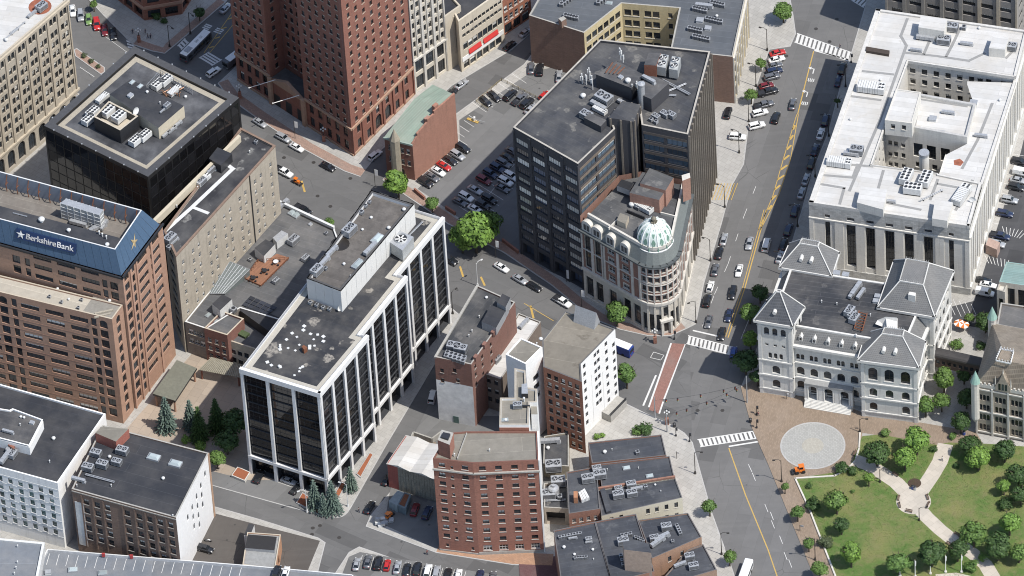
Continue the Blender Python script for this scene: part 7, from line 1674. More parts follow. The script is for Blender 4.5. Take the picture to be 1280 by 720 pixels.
# ================================================================= VEHICLES
def paint(name, c):
    m, nt, b = newmat('car_paint_' + name); n = noise(nt, coords(nt), 2.0, 4)
    nt.links.new(mixc(nt, n, rgba(c, .85), rgba(c, 1.1)), b.inputs['Base Color'])
    b.inputs['Roughness'].default_value = .35; b.inputs['Coat Weight'].default_value = .6; b.inputs['Coat Roughness'].default_value = .08; b.inputs['Metallic'].default_value = .25 if name in ('silver', 'grey') else 0
    return m
CP = {k: paint(k, c) for k, c in dict(white=(.68, .68, .66), silver=(.36, .37, .38), grey=(.13, .135, .145), black=(.014, .015, .018), red=(.42, .02, .018), maroon=(.14, .012, .016), blue=(.02, .06, .26), navy=(.016, .025, .06), green=(.16, .27, .08), orange=(.6, .16, .02)).items()}
CGL = plain('car_glass', (.012, .015, .018), .08, var=.1, spec=.6); TYRE = MATS['black_rubber']; RIM = plain('alloy_rim', (.35, .35, .36), .35, .5); LAMPW = plain('headlamp', (.62, .62, .6), .15, var=.05); LAMPR = plain('tail_lamp', (.35, .015, .012), .25, var=.05)
def carproto(kind):
    """x forward; lofted body, separate glass, wheels and lamps, at the origin"""
    spec = dict(
        sedan=(4.7, 1.8, [(-2.35, .8, .3, .62, .72), (-2.2, .93, .22, .78, .95), (-1.5, 1, .2, .84, 1.0), (.7, 1, .2, .84, 1.0), (1.7, .97, .2, .76, .9), (2.2, .88, .22, .66, .76), (2.35, .75, .32, .52, .6)], (-1.75, .95, -1.05, .3, .98, 1.45, .80, .62), (-1.4, 1.42, .32)),
        hatch=(4.2, 1.76, [(-2.1, .84, .3, .7, .9), (-1.95, .95, .22, .84, 1.02), (-1.2, 1, .2, .88, 1.04), (.7, 1, .2, .86, 1.02), (1.5, .97, .2, .78, .9), (2.0, .86, .24, .64, .74), (2.1, .76, .32, .52, .6)], (-2.0, .95, -1.5, .25, 1.0, 1.5, .78, .62), (-1.3, 1.35, .31)),
        suv=(4.75, 1.9, [(-2.37, .86, .4, .8, 1.02), (-2.25, .95, .3, .95, 1.12), (-1.2, 1, .28, .98, 1.16), (.8, 1, .28, .98, 1.14), (1.8, .98, .28, .9, 1.06), (2.25, .9, .32, .78, .92), (2.37, .8, .42, .62, .74)], (-2.25, 1.05, -1.95, .45, 1.12, 1.74, .84, .70), (-1.45, 1.45, .37)),
        pickup=(5.7, 1.95, [(-2.85, .9, .5, .9, 1.05), (-2.75, .97, .4, .95, 1.1), (-.6, 1, .36, .98, 1.12), (1.3, 1, .36, .98, 1.14), (2.2, .98, .36, .94, 1.1), (2.7, .92, .4, .84, .98), (2.85, .84, .5, .7, .82)], (-.85, 1.45, -.65, .85, 1.1, 1.82, .86, .72), (-1.75, 1.8, .4)),
        van=(5.3, 1.98, [(-2.65, .93, .4, 1.0, 1.15), (-2.6, .98, .3, 1.05, 1.2), (.9, 1, .28, 1.05, 1.2), (1.8, .98, .28, .98, 1.14), (2.45, .88, .32, .82, .98), (2.65, .78, .42, .66, .78)], (-2.6, 1.75, -2.5, 1.0, 1.18, 2.1, .92, .80), (-1.6, 1.75, .36)))[kind]
    Ln, Wd, st, (b0, b1, t0, t1, zb, zt, wb_, wt), (xr, xf, rw) = spec; h = Wd / 2
    root = bpy.data.objects.new('parked_car', None); COL.objects.link(root); root.empty_display_size = .5
    mb = MB(); rings = []
    for x, k, z0, zs, zt_ in st:
        w = h * k; rings.append([(x, w * .93, z0), (x, w, z0 + .2), (x, w, zs), (x, w * .86, zt_), (x, 0, zt_ + .03), (x, -w * .86, zt_), (x, -w, zs), (x, -w, z0 + .2), (x, -w * .93, z0)])
    i0 = len(mb.v)
    for r in rings: mb.v += r
    for j in range(len(rings) - 1):
        for k in range(9): a, c = j * 9 + k, j * 9 + (k + 1) % 9; mb.f.append((a, c, c + 9, a + 9)); mb.m.append(0)
    mb.f.append(tuple(range(9))[::-1]); mb.m.append(0); mb.f.append(tuple(range((len(rings) - 1) * 9, len(rings) * 9))); mb.m.append(0)
    R_ = [(t0, -h*wt, zt), (t1, -h*wt, zt), (t1, h*wt, zt), (t0, h*wt, zt)]; B_ = [(b0, -h*wb_, zb), (b1, -h*wb_, zb), (b1, h*wb_, zb), (b0, h*wb_, zb)]
    mb.mesh([(x, y, z - .1) for x, y, z in R_] + R_ + [(t0 * .5 + t1 * .5, 0, zt + .035)], [(0, 1, 5, 4), (1, 2, 6, 5), (2, 3, 7, 6), (3, 0, 4, 7), (4, 5, 8), (5, 6, 8), (6, 7, 8), (7, 4, 8)])
    for k in range(4): mb.tube([B_[k], R_[k]], .055, 4)
    xm = (b0 + b1) / 2 - .1
    for s in (-1, 1): mb.tube([(xm, s * h * wb_, zb), (xm, s * h * wt, zt)], .06, 4)
    if kind == 'van':
        for s in (-1, 1): mb.mesh([(b0, s*h*wb_*1.01, zb), (.35, s*h*wb_*1.01, zb), (.25, s*h*wt*1.01, zt), (t0, s*h*wt*1.01, zt)], [(0, 1, 2, 3)])
        mb.mesh([(b0 - .01, -h*wb_, zb), (b0 - .01, h*wb_, zb), (t0 - .01, h*wt, zt - .45), (t0 - .01, -h*wt, zt - .45)], [(0, 1, 2, 3)])
    for s in (-1, 1): mb.box((b1 - .35, s * (h + .1)), (.12, .22), zb - .02, zb + .14)
    o = mb.build('body', [CP['white']], root); o.data.polygons.foreach_set('use_smooth', [len(p.vertices) == 4 for p in o.data.polygons])
    def pan(nm, a, c, d, e): m2 = MB(); m2.poly([a, c, d, e]); m2.build(nm, CGL, root)
    pan('windscreen', B_[1], B_[2], R_[2], R_[1]); pan('rear_window', B_[3], B_[0], R_[0], R_[3]); pan('side_window', B_[0], B_[1], R_[1], R_[0]); pan('side_window', B_[2], B_[3], R_[3], R_[2])
    if kind == 'pickup':
        m2 = MB(); zz = 1.14; x0, x1, y = -2.68, -.95, h * .8
        m2.box(((x0 + x1) / 2, 0), (x1 - x0, 2 * y), 1.05, zz, 0, 0); m2.build('cargo_bed', DARKM, root)
        m2 = MB()
        for s in (-1, 1): m2.box(((x0 + x1) / 2, s * (y + .06)), (x1 - x0, .14), 1.0, zz + .16)
        m2.box((x0 - .05, 0), (.1, 2 * y + .2), 1.0, zz + .16); m2.build('bed_rail', DARKM, root)
    wm = None
    for x in (xr, xf):
        for s in (-1, 1):
            m2 = MB(); N = 12
            ring = lambda r, y: [(r * math.cos(6.2832 * k / N), y, rw + r * math.sin(6.2832 * k / N)) for k in range(N)]
            y0, y1 = s * (h - .2), s * (h + .03); vs = ring(rw, y0) + ring(rw, y1) + ring(rw * .62, y1 + s * .005)
            m2.mesh(vs, [(k, (k + 1) % N, N + (k + 1) % N, N + k) for k in range(N)] + [(N + k, N + (k + 1) % N, 2 * N + (k + 1) % N, 2 * N + k) for k in range(N)], 0); m2.mesh(ring(rw * .62, y1 + s * .006), [tuple(range(N))], 1)
            o = m2.build('wheel', [TYRE, RIM], root); o.location = (x, 0, 0)
    f, r = st[-2], st[1]
    for s in (-1, 1):
        m2 = MB(); m2.box((f[0] + .02, s * h * .66), (.22, .36), f[3] - .08, f[3] + .1, -s * .25); m2.build('headlight', LAMPW, root)
        m2 = MB(); m2.box((r[0] - .06, s * h * .7), (.14, .3), r[3] - .12, r[3] + .08); m2.build('tail_light', LAMPR, root)
    return root
PROTO = {k: carproto(k) for k in ('sedan', 'hatch', 'suv', 'pickup', 'van')}
NMK = dict(sedan='sedan', hatch='hatchback', suv='SUV', pickup='pickup truck', van='van')
USED = set()
def car(u, v, d, kind, col, label, group, z=.13, name='parked_car'):
    p = P(u, v + 2.2, z); q = P(u + d[0], v + 2.2 + d[1], z); pr = PROTO[kind]
    o = pr if kind not in USED else copy_tree(pr); USED.add(kind)
    o.name = name; o.location = (p.x, p.y, z + RN.uniform(0, .01)); o.rotation_euler = (0, 0, ang(p, q) + RN.uniform(-.02, .02))
    s = RN.uniform(.96, 1.03); o.scale = (s, s * RN.uniform(.97, 1.02), s * RN.uniform(.96, 1.04))
    o['label'] = label; o['category'] = 'van' if kind == 'van' else 'pickup truck' if kind == 'pickup' else 'car'; o['group'] = group
    for ch in o.children:
        if ch.name.startswith('body'): ch.material_slots[0].link = 'OBJECT'; ch.material_slots[0].material = CP[col]
    return o
ORD = ['first', 'second', 'third', 'fourth', 'fifth', 'sixth', 'seventh', 'eighth', 'ninth', 'tenth', 'eleventh', 'twelfth', 'thirteenth']
CODE = dict(s='sedan', h='hatch', u='suv', p='pickup', v='van')
def carrow(where, end, group, d, txt, z=.13, name='parked_car'):
    """'u,v,kind,colour;...' in order from that end"""
    for i, it in enumerate(txt.split(';')):
        a = it.split(','); k = CODE[a[2]]; dd = (float(a[4]), float(a[5])) if len(a) > 4 else d
        car(float(a[0]), float(a[1]), dd, k, a[3], f"{a[3]} {NMK[k]}, {ORD[i]} from the {end} {where}", group, z, name)
carrow('of the row by the upper plaza', 'left', 'cars parked at the upper plaza', (1.5, 14), '91,13,s,white;101,19,u,silver;111,24,h,green;121,30,u,red;131,37,s,maroon;142,42,s,black', 0)
carrow('of the row under the blank brick gable', 'near end', 'cars parked along the brick gable', (11, 6.5), '532,228,u,black;540,221,s,grey;548,214,s,white;555,207,s,red;563,200,s,black;572,194,u,silver;579,185,u,black')
carrow('of the shaded lot row, left side', 'near end', 'cars parked in the shaded lot', (11, 6), '575,252,s,grey;583,246,u,white;594,237,s,silver;605,225,u,maroon;613,217,u,navy;622,210,u,navy;630,204,u,grey;635,197,s,black;641,189,s,grey')
carrow('of the shaded lot row, right side', 'near end', 'cars parked in the shaded lot', (11, 6), '594,261,s,white;604,256,u,black;612,249,u,black;628,235,s,grey;632,227,u,white;639,220,u,white')
carrow('of the fenced corner bay', 'left', 'cars parked behind the street fence', (9, -8), '607,126,s,black,9,8;618,120,s,black,9,8;638,119,u,black;650,124,p,grey;659,129,u,black;664,136,s,silver')
carrow('by the brown brick wall', 'left', 'cars parked by the brown brick wall', (1, -13), '664,85,s,grey;675,87,u,black;699,95,s,silver')
carrow('of the angled row on the avenue', 'far end', 'cars parked at an angle on the avenue', (12, -3.2), '972,66,s,red;971,74,s,white;968,82,s,grey;968,89,u,navy;965,96,u,grey;958,107,h,maroon;960,115,p,black;955,131,p,grey;950,141,u,white;946,157,u,white', 0)
carrow('along the courthouse kerb', 'far end', 'cars parked along the courthouse kerb', (3.4, -10), '1053,86,u,black;1048,101,s,navy;1032,150,u,navy;1026,167,s,white;1019,187,s,navy;1014.5,204,u,black;1007.5,224,s,silver;1002,241,s,silver;994,263,u,navy;985.5,287,u,navy;979,305,s,black;975.5,321,s,silver', 0)
carrow('along the kerb by the domed building', 'far end', 'cars parked along the kerb by the domed building', (2.6, -10), '905,299,s,silver;899,316,s,black;894,337,s,grey;888,358,h,white;884,376,u,black', 0)
carrow('of the avenue traffic below the yellow median', 'far end', 'cars driving on the avenue', (-2.5, 10), '937,304,s,silver;924,338,s,white;916,366,u,black;911,394,s,navy;886,402,s,grey;902.5,417,s,black', 0, 'car')
car(917, 440, (2, -10), 'hatch', 'blue', 'bright blue hatchback stopped on the white crossing', 'cars driving on the avenue', 0, 'car')
car(958, 306, (2.5, -10), 'van', 'white', 'white van driving away beside the yellow centre line', 'cars driving on the avenue', 0, 'van')
car(991, 130, (2.4, -10), 'sedan', 'grey', 'blue grey sedan driving beside the turn arrows', 'cars driving on the avenue', 0, 'car')
car(970, 147, (3.2, -10), 'suv', 'black', 'black SUV pulling out of the angled parking row', 'cars driving on the avenue', 0, 'car')
car(922, 171, (12, 1), 'suv', 'white', 'white SUV crossing the pavement from the side lot', 'cars driving on the avenue')
car(910, 141, (3, -10), 'suv', 'black', 'black SUV parked alone against the end brick wall', 'cars parked by the brown brick wall')
carrow('of the lot right of the courthouse', 'far end', 'cars parked right of the courthouse', (12, 2.4), '1274,202,u,black;1278,216,v,white;1273,225,s,silver;1270,234,u,black;1262,250,u,silver;1256,267,u,navy;1250,295,p,navy;1246,305,u,silver;1235,356,s,white;1231,366,v,white;1229,350,s,black')
carrow('of the row along the bottom edge', 'left', 'cars parked along the bottom edge', (2.6, -12), '446,705,s,silver;460,702,s,grey;473,704,u,black;484,706,h,red;497,709,s,silver;509,712,s,black;522,711,u,black;535,714,u,white;546,716,u,silver;560,718,s,black;573,719,s,white;600,720,s,navy;616,722,s,grey')
for it in ((325, 153, (11, 7), 's', 'silver', 'silver sedan parked nearest the striped crossing below the brick hotel', 0), (354, 172, (11, 6), 'u', 'silver', 'silver SUV parked just ahead of a white sedan, hotel side', 0), (371, 184, (11, 6), 's', 'white', 'white sedan parked behind the silver SUV below the hotel', 0), (410, 208, (11, 6), 's', 'black', 'black sedan parked alone on the hotel side of the street', 0),
           (355, 215, (12, 6), 'p', 'white', 'white pickup truck parked beside the tan stone block', 0), (379, 262, (12, 6.5), 'p', 'black', 'black pickup truck parked beside the low roof parapet', 0), (469, 194, (10, -8), 'u', 'white', 'white SUV in the alley mouth beside the turreted brick house', 0), (577, 105, (10, -8), 's', 'silver', 'silver sedan parked by the white shopfront', 0), (564, 116, (10, -8), 's', 'black', 'black sedan half hidden by the green roof', 0), (637, 57, (10, -8), 's', 'black', 'black sedan near the red awnings at the far street end', 0), (657, 40, (10, -8), 's', 'silver', 'silver sedan farthest up the shop street', 0),
           (627, 334, (11, 6.5), 's', 'white', 'white sedan parked nearest the big street tree', 0), (650, 349, (11, 6.5), 's', 'silver', 'silver sedan parked below the dark office block', 0), (668, 358, (11, 6.5), 's', 'black', 'black sedan parked between a silver sedan and white pickup', 0), (703, 377, (11, 6.5), 'p', 'white', 'white pickup truck parked left of the domed building', 0), (563, 325, (11, 6.5), 'u', 'black', 'black SUV beside the back corner of the striped block', 0), (680, 86, (10, -8), 'h', 'red', '', 0),
           (267, 90, (10, -7), 'u', 'white', 'white SUV turning beside the striped crossing at the bus street', 0), (282, 10, (10, -11), 's', 'silver', 'silver sedan driving up the bus street', 0), (462, 634, (6, -10), 's', 'black', 'black sedan parked at the corner of the shaded yard', 0), (484, 599, (6, -10), 's', 'black', 'black sedan in the shade of the white roofed shed', 0), (519, 637, (4, -11), 'u', 'maroon', 'dark red SUV in the shaded yard behind the brick hotel', .15), (534, 641, (5, -11), 'u', 'navy', 'navy SUV next to the dark red one in the shaded yard', .15),
           (361, 601, (11, 4), 's', 'silver', 'silver sedan under the overhang of the striped block', .13), (370, 611, (8, -9), 'h', 'black', 'black hatchback in front of the striped block overhang', .13), (324, 596, (6, -10), 'u', 'black', 'black SUV under the left corner of the striped block', .13), (257, 686, (11, 3), 'u', 'black', 'black SUV parked in the brown yard by the whitewashed wall', .15), (346, 715, (3, -10), 'u', 'black', 'black SUV at the roof edge along the bottom', 7.2), (357, 716, (3, -10), 's', 'white', 'white sedan beside a black SUV on the roof edge', 7.2), (541, 496, (3, -10), 'v', 'white', 'white van in the alley beside the narrow brick block', 0), (272, 460, (11, 3), 'v', 'white', 'white van in the courtyard behind the pergola roof', .14)):
    if it[5]: car(it[0], it[1], it[2], CODE[it[3]], it[4], it[5], 'single cars about the streets', it[6])
car(681, 119, (10, -8), 'hatch', 'red', 'red hatchback half hidden behind the dark roof edge', 'single cars about the streets')
for k in PROTO:
    if k not in USED: bpy.data.objects.remove(PROTO[k])
# city bus
def boxcar(name, label, cat, u, v, d, L, Wd, Hh_, col, wins, z=0, cab=None):
    p = P(u, v + 3, z); q = P(u + d[0], v + 3 + d[1], z); t = thing(name, label, cat, (p.x, p.y, z), ang(p, q)); O = Vector((0, 0, 0))
    def part(nm, mats, f): mb = MB(); f(mb); o = mb.build(nm, mats, None); o.parent = t; return o
    def body(mb):
        h = Wd / 2; pr = [(-h, .35), (-h, Hh_ - .25), (-h + .2, Hh_), (h - .2, Hh_), (h, Hh_ - .25), (h, .35)]
        xs = [(-L/2, .96), (-L/2 + .25, 1), (L/2 - .3, 1), (L/2, .94)]
        vs = [(x, y * k, z_) for x, k in xs for y, z_ in pr]; n = 6
        mb.mesh(vs, [(j*n + k, j*n + (k+1) % n, (j+1)*n + (k+1) % n, (j+1)*n + k) for j in range(3) for k in range(n)] + [tuple(range(n)), tuple(range(3*n, 4*n))])
    part('body', [col], body)
    for s in (-1, 1):
        for k in range(wins):
            x = -L/2 + .9 + (L - 1.6) * k / wins; part('side_window', [CGL], lambda mb: mb.box((x + (L - 1.6) / wins * .45, s * (Wd/2 + .005)), ((L - 1.6) / wins * .88, .03), 1.3, Hh_ - .55))
        for x in (-L/2 + 2.2, L/2 - 2.4): part('wheel', [TYRE], lambda mb: mb.tube([(x, s * (Wd/2 - .35), .48), (x, s * (Wd/2 + .02), .48)], .48, 14))
    part('windscreen', [CGL], lambda mb: mb.box((L/2 + .0, 0), (.06, Wd * .86), 1.1, Hh_ - .4)); part('rear_window', [CGL], lambda mb: mb.box((-L/2, 0), (.06, Wd * .8), 1.6, Hh_ - .5))
    for s in (-1, 1): part('headlight', [LAMPW], lambda mb: mb.box((L/2, s * Wd * .36), (.08, .3), .6, .85)); part('tail_light', [LAMPR], lambda mb: mb.box((-L/2, s * Wd * .38), (.08, .25), .8, 1.2))
    return t, part
DKB = plain('bus_side_paint', (.07, .075, .09), .4)
t, part = boxcar('city_bus', 'long white roofed city bus crossing the intersection at top left', 'bus', 245, 60, (38, -38), 12.0, 2.6, 3.0, DKB, 9)
part('roof_panel', [WHITE], lambda mb: mb.box((0, 0), (11.6, 2.3), 2.98, 3.06)); part('roof_hatch', [OFFW], lambda mb: mb.box((2.6, 0), (.9, .8), 3.06, 3.2)); part('roof_unit', [STEEL], lambda mb: mb.box((-3.4, 0), (2.2, 1.5), 3.06, 3.3))
part('roof_number', [plain('roof_lettering', (.25, .25, .25), .7)], lambda mb: [mb.box((.2 + k * .35, 0), (.18, .7), 3.06, 3.068) for k in range(4)])
t, part = boxcar('box_truck', 'delivery truck with white box top and blue tail behind the white sided block', 'truck', 777, 437, (-10, -4), 6.6, 2.4, 3.2, plain('truck_blue', (.03, .06, .25), .4), 0)
part('box_roof', [WHITE], lambda mb: mb.box((.2, 0), (6.2, 2.3), 3.18, 3.26)); part('box_side', [WHITE], lambda mb: mb.box((.6, -1.2), (5, .06), 1.9, 3.1))
t, part = boxcar('delivery_truck', 'small truck with white box roof parked at the shaded hotel corner', 'truck', 290, 77, (-8, 6), 5.4, 2.2, 2.7, plain('truck_grey', (.12, .12, .13), .5), 0); part('box_roof', [WHITE], lambda mb: mb.box((-.4, 0), (4.0, 2.1), 2.68, 2.78))
t, part = boxcar('white_bus', 'white shuttle bus entering at the bottom of the avenue', 'bus', 932, 717, (4, -11), 7.5, 2.4, 2.8, CP['white'], 5)
# orange machines
def machine(name, label, cat, u, v, d, z=.13, s=1.0):
    p = P(u, v + 2, z); q = P(u + d[0], v + 2 + d[1], z); t = thing(name, label, cat, (p.x, p.y, z), ang(p, q))
    def part(nm, m, f): mb = MB(); f(mb); mb.v = [(a * s, b_ * s, c * s) for a, b_, c in mb.v]; o = mb.build(nm, m, None); o.parent = t
    part('chassis', CP['orange'], lambda mb: (mb.box((0, 0), (2.2, 1.1), .45, 1.0), mb.box((.75, 0), (.9, .9), 1.0, 1.45)))
    part('canopy', CP['orange'], lambda mb: mb.box((-.35, 0), (1.3, 1.2), 2.0, 2.12)); part('seat', DARKM, lambda mb: (mb.box((-.4, 0), (.6, .6), 1.0, 1.2), mb.box((-.68, 0), (.12, .6), 1.2, 1.7)))
    for x, y in ((-.9, .52), (-.9, -.52), (.2, .52), (.2, -.52)): part('canopy_post', DARKM, lambda mb: mb.tube([(x, y, 1.0), (x, y, 2.0)], .04, 5))
    for x in (-.75, .75):
        for y in (-.62, .62): part('wheel', TYRE, lambda mb: mb.tube([(x, y - .14, .42), (x, y + .14, .42)], .42, 12))
    part('bucket', DARKM, lambda mb: (mb.box((1.75, 0), (.5, 1.5), .12, .6), mb.tube([(.9, .45, .9), (1.7, .45, .4)], .07, 5), mb.tube([(.9, -.45, .9), (1.7, -.45, .4)], .07, 5)))
machine('maintenance_cart', 'small orange maintenance tractor on the brick plaza by the paved circle', 'tractor', 1000, 588, (-12, 2), .16, 1.15)
machine('loader', 'orange loader working in the street behind the white pickup', 'loader', 371, 227, (10, 5), 0, .85)
machine('skid_loader', 'orange red skid loader between the pallets and site containers', 'loader', 486, 645, (6, -6), .15, .95)
# motorcycle in the yard
p = P(260, 677, .15); t = thing('motorcycle', 'white motorcycle standing in the brown yard behind a black SUV', 'motorcycle', (p.x, p.y, .15), rad(-15))
for x in (-.7, .7):
    mb = MB(); N = 14; mb.tube([(x, -.06, .32), (x, .06, .32)], .32, N); o = mb.build('wheel', TYRE, None); o.parent = t
mb = MB(); mb.tube([(-.6, 0, .6), (0, 0, .75), (.35, 0, .85), (.6, 0, .6)], .16, 8); o = mb.build('body', CP['white'], None); o.parent = t
mb = MB(); mb.tube([(.35, -.38, 1.0), (.4, 0, 1.02), (.35, .38, 1.0)], .03, 5); o = mb.build('handlebar', DARKM, None); o.parent = t
mb = MB(); mb.box((-.3, 0), (.7, .26), .78, .88); o = mb.build('saddle', BLACK, None); o.parent = t
# ================================================================= TREES AND SHRUBS
def leafmat(name, c):
    m, nt, b = newmat(name); g = nt.nodes.new('ShaderNodeNewGeometry'); oi = nt.nodes.new('ShaderNodeObjectInfo')
    k = mixc(nt, g.outputs['Random Per Island'], rgba(c, .55), rgba((c[0] * 1.5, c[1] * 1.4, c[2] * 1.3)))
    k = mixc(nt, oi.outputs['Random'], k, mixc(nt, .3, k, rgba((c[0] * .6, c[1] * .75, c[2] * .9))))
    nt.links.new(k, b.inputs['Base Color']); b.inputs['Roughness'].default_value = .6; b.inputs['Specular IOR Level'].default_value = .25
    return m
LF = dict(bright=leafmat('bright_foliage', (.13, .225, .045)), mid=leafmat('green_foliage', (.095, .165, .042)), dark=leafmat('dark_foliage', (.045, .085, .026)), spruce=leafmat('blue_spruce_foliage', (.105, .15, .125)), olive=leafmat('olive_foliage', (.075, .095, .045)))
BARK = plain('bark', (.09, .07, .05), .9, var=.4, scale=5)
def rv(R_): 
    while True:
        v = Vector((R_.uniform(-1, 1), R_.uniform(-1, 1), R_.uniform(-1, 1)))
        if .05 < v.length < 1: return v
def crownmesh(seed, ncl, nlf, asp, ls, spread=.62):
    R_ = random.Random(seed); vs, fs = [], []
    lob = [(rv(R_).normalized(), R_.uniform(-.4, .35)) for _ in range(9)]
    for _ in range(ncl):
        d = rv(R_).normalized(); k = 1 + sum(a * max(0, d.dot(l)) ** 3 for l, a in lob)
        c = d * (R_.random() ** .4) * spread * k; cr = R_.uniform(.2, .4)
        for _ in range(nlf):
            n = rv(R_).normalized(); n.z = abs(n.z) * .8 + n.z * .2; p = c + n * cr * R_.uniform(.75, 1.08)
            n = (n + rv(R_) * .55 + d * .35).normalized(); a = n.orthogonal().normalized(); a.rotate(Matrix.Rotation(R_.uniform(0, 6.28), 3, n)); b_ = n.cross(a); s = ls * R_.uniform(.6, 1.3)
            i = len(vs)
            for x, y in ((-1, 0), (0, -.6), (1, 0), (0, .6)): q = p + a * s * x + b_ * s * y; vs.append((q.x, q.y, q.z * asp))
            fs.append((i, i + 1, i + 2, i + 3))
    return vs, fs
CM = {}
def crown_me(kind, seed, mat):
    k = (kind, seed, mat)
    if k not in CM:
        if kind == 'round': vs, fs = crownmesh(seed, 64, 84, .95, .1)
        elif kind == 'loose': vs, fs = crownmesh(seed, 58, 70, .85, .1, .7)
        elif kind == 'shrub': vs, fs = crownmesh(seed, 26, 44, .75, .11)
        else:
            R_ = random.Random(seed); vs, fs = [], []       # tiers of drooping spruce boughs
            for t in range(17):
                z = t / 17; r = (1 - z) ** .85 * R_.uniform(.85, 1.05)
                nb = max(5, int(17 * (1 - z)) + 3)
                for j in range(nb):
                    a = 6.2832 * (j + R_.random() * .7) / nb; rr = r * R_.uniform(.75, 1.1)
                    for s in range(9):
                        f = (s + .6) / 9; x = rr * f; zz = z * 2.9 + .28 * (1 - z) - .34 * f * f * r + R_.uniform(-.04, .04); w = .14 * (1 - f * .5) * (.5 + r * .6)
                        c = Vector((math.cos(a), math.sin(a), 0)); e = Vector((-c.y, c.x, 0)); i = len(vs); p = c * x + Vector((0, 0, zz)); o = R_.uniform(-.4, .4)
                        for u_, v_ in ((-.11, 0), (0, -w), (.13, 0), (0, w)): q = p + c * u_ + e * v_; vs.append((q.x, q.y, q.z - abs(v_) * .4 + v_ * o))
                        fs.append((i, i + 1, i + 2, i + 3))
        me = bpy.data.meshes.new('crown'); me.from_pydata(vs, [], fs); me.materials.append(LF[mat]); CM[k] = me
    return CM[k]
TM = {}
def trunk_me(seed, h):
    k = (seed, round(h * 4))
    if k not in TM:
        R_ = random.Random(seed); mb = MB(); top = Vector((R_.uniform(-.1, .1), R_.uniform(-.1, .1), h)); mb.tube([(0, 0, -.1), top * .5, top, top * 1.25 + Vector((.05, 0, 0))], .05 * h + .05, 7, 0, .03)
        for j in range(5):
            a = 6.2832 * j / 5 + R_.random(); l = h * .55; mb.tube([top * R_.uniform(.75, 1), top + Vector((math.cos(a) * l * .6, math.sin(a) * l * .6, l * .45)), top + Vector((math.cos(a) * l, math.sin(a) * l, l * .9))], .045 * h, 5, 0, .015)
        me = bpy.data.meshes.new('trunk'); me.from_pydata(mb.v, [], mb.f); me.materials.append(BARK); TM[k] = me
    return TM[k]
def tree(u, v, r, kind, mat, label, z0=.15, group=None):
    r *= 1.04 if kind != 'spruce' else 1.12; r /= PXM; asp = .95 if kind == 'round' else .85
    if kind == 'spruce': hc = 0.6; z = z0; p = P(u, v + r * 5, z0)
    else: hc = r * asp + (1.6 if kind != 'shrub' else -.35 * r); p = P(u, v, z0 + hc)
    nm = {'shrub': 'shrub', 'spruce': 'spruce_tree'}.get(kind, 'leafy_tree'); sd = RN.randint(1, 4)
    t = thing(nm, label, 'shrub' if kind == 'shrub' else 'tree', (p.x, p.y, z0), 0, group)
    def add(n, me, loc, sc, rz=0): o = bpy.data.objects.new(n, me); COL.objects.link(o); o.parent = t; o.location = loc; o.scale = sc; o.rotation_euler = (0, 0, rz)
    if kind == 'spruce': add('crown', crown_me('spruce', sd % 2, mat), (0, 0, .5), (r, r, r * 1.35), RN.uniform(0, 6)); add('trunk', trunk_me(1, 2.0), (0, 0, 0), (1, 1, 1))
    else:
        add('crown', crown_me(kind, sd, mat), (0, 0, hc), (r * RN.uniform(.95, 1.1), r * RN.uniform(.95, 1.1), r * RN.uniform(.9, 1.08)), RN.uniform(0, 6.28))
        add('trunk' if kind != 'shrub' else 'stem', trunk_me(sd, max(hc, .5)), (0, 0, 0), (1, 1, 1), RN.uniform(0, 6))
GP = 'park trees and shrubs'
KC = dict(r='round', l='loose', s='shrub', c='spruce')
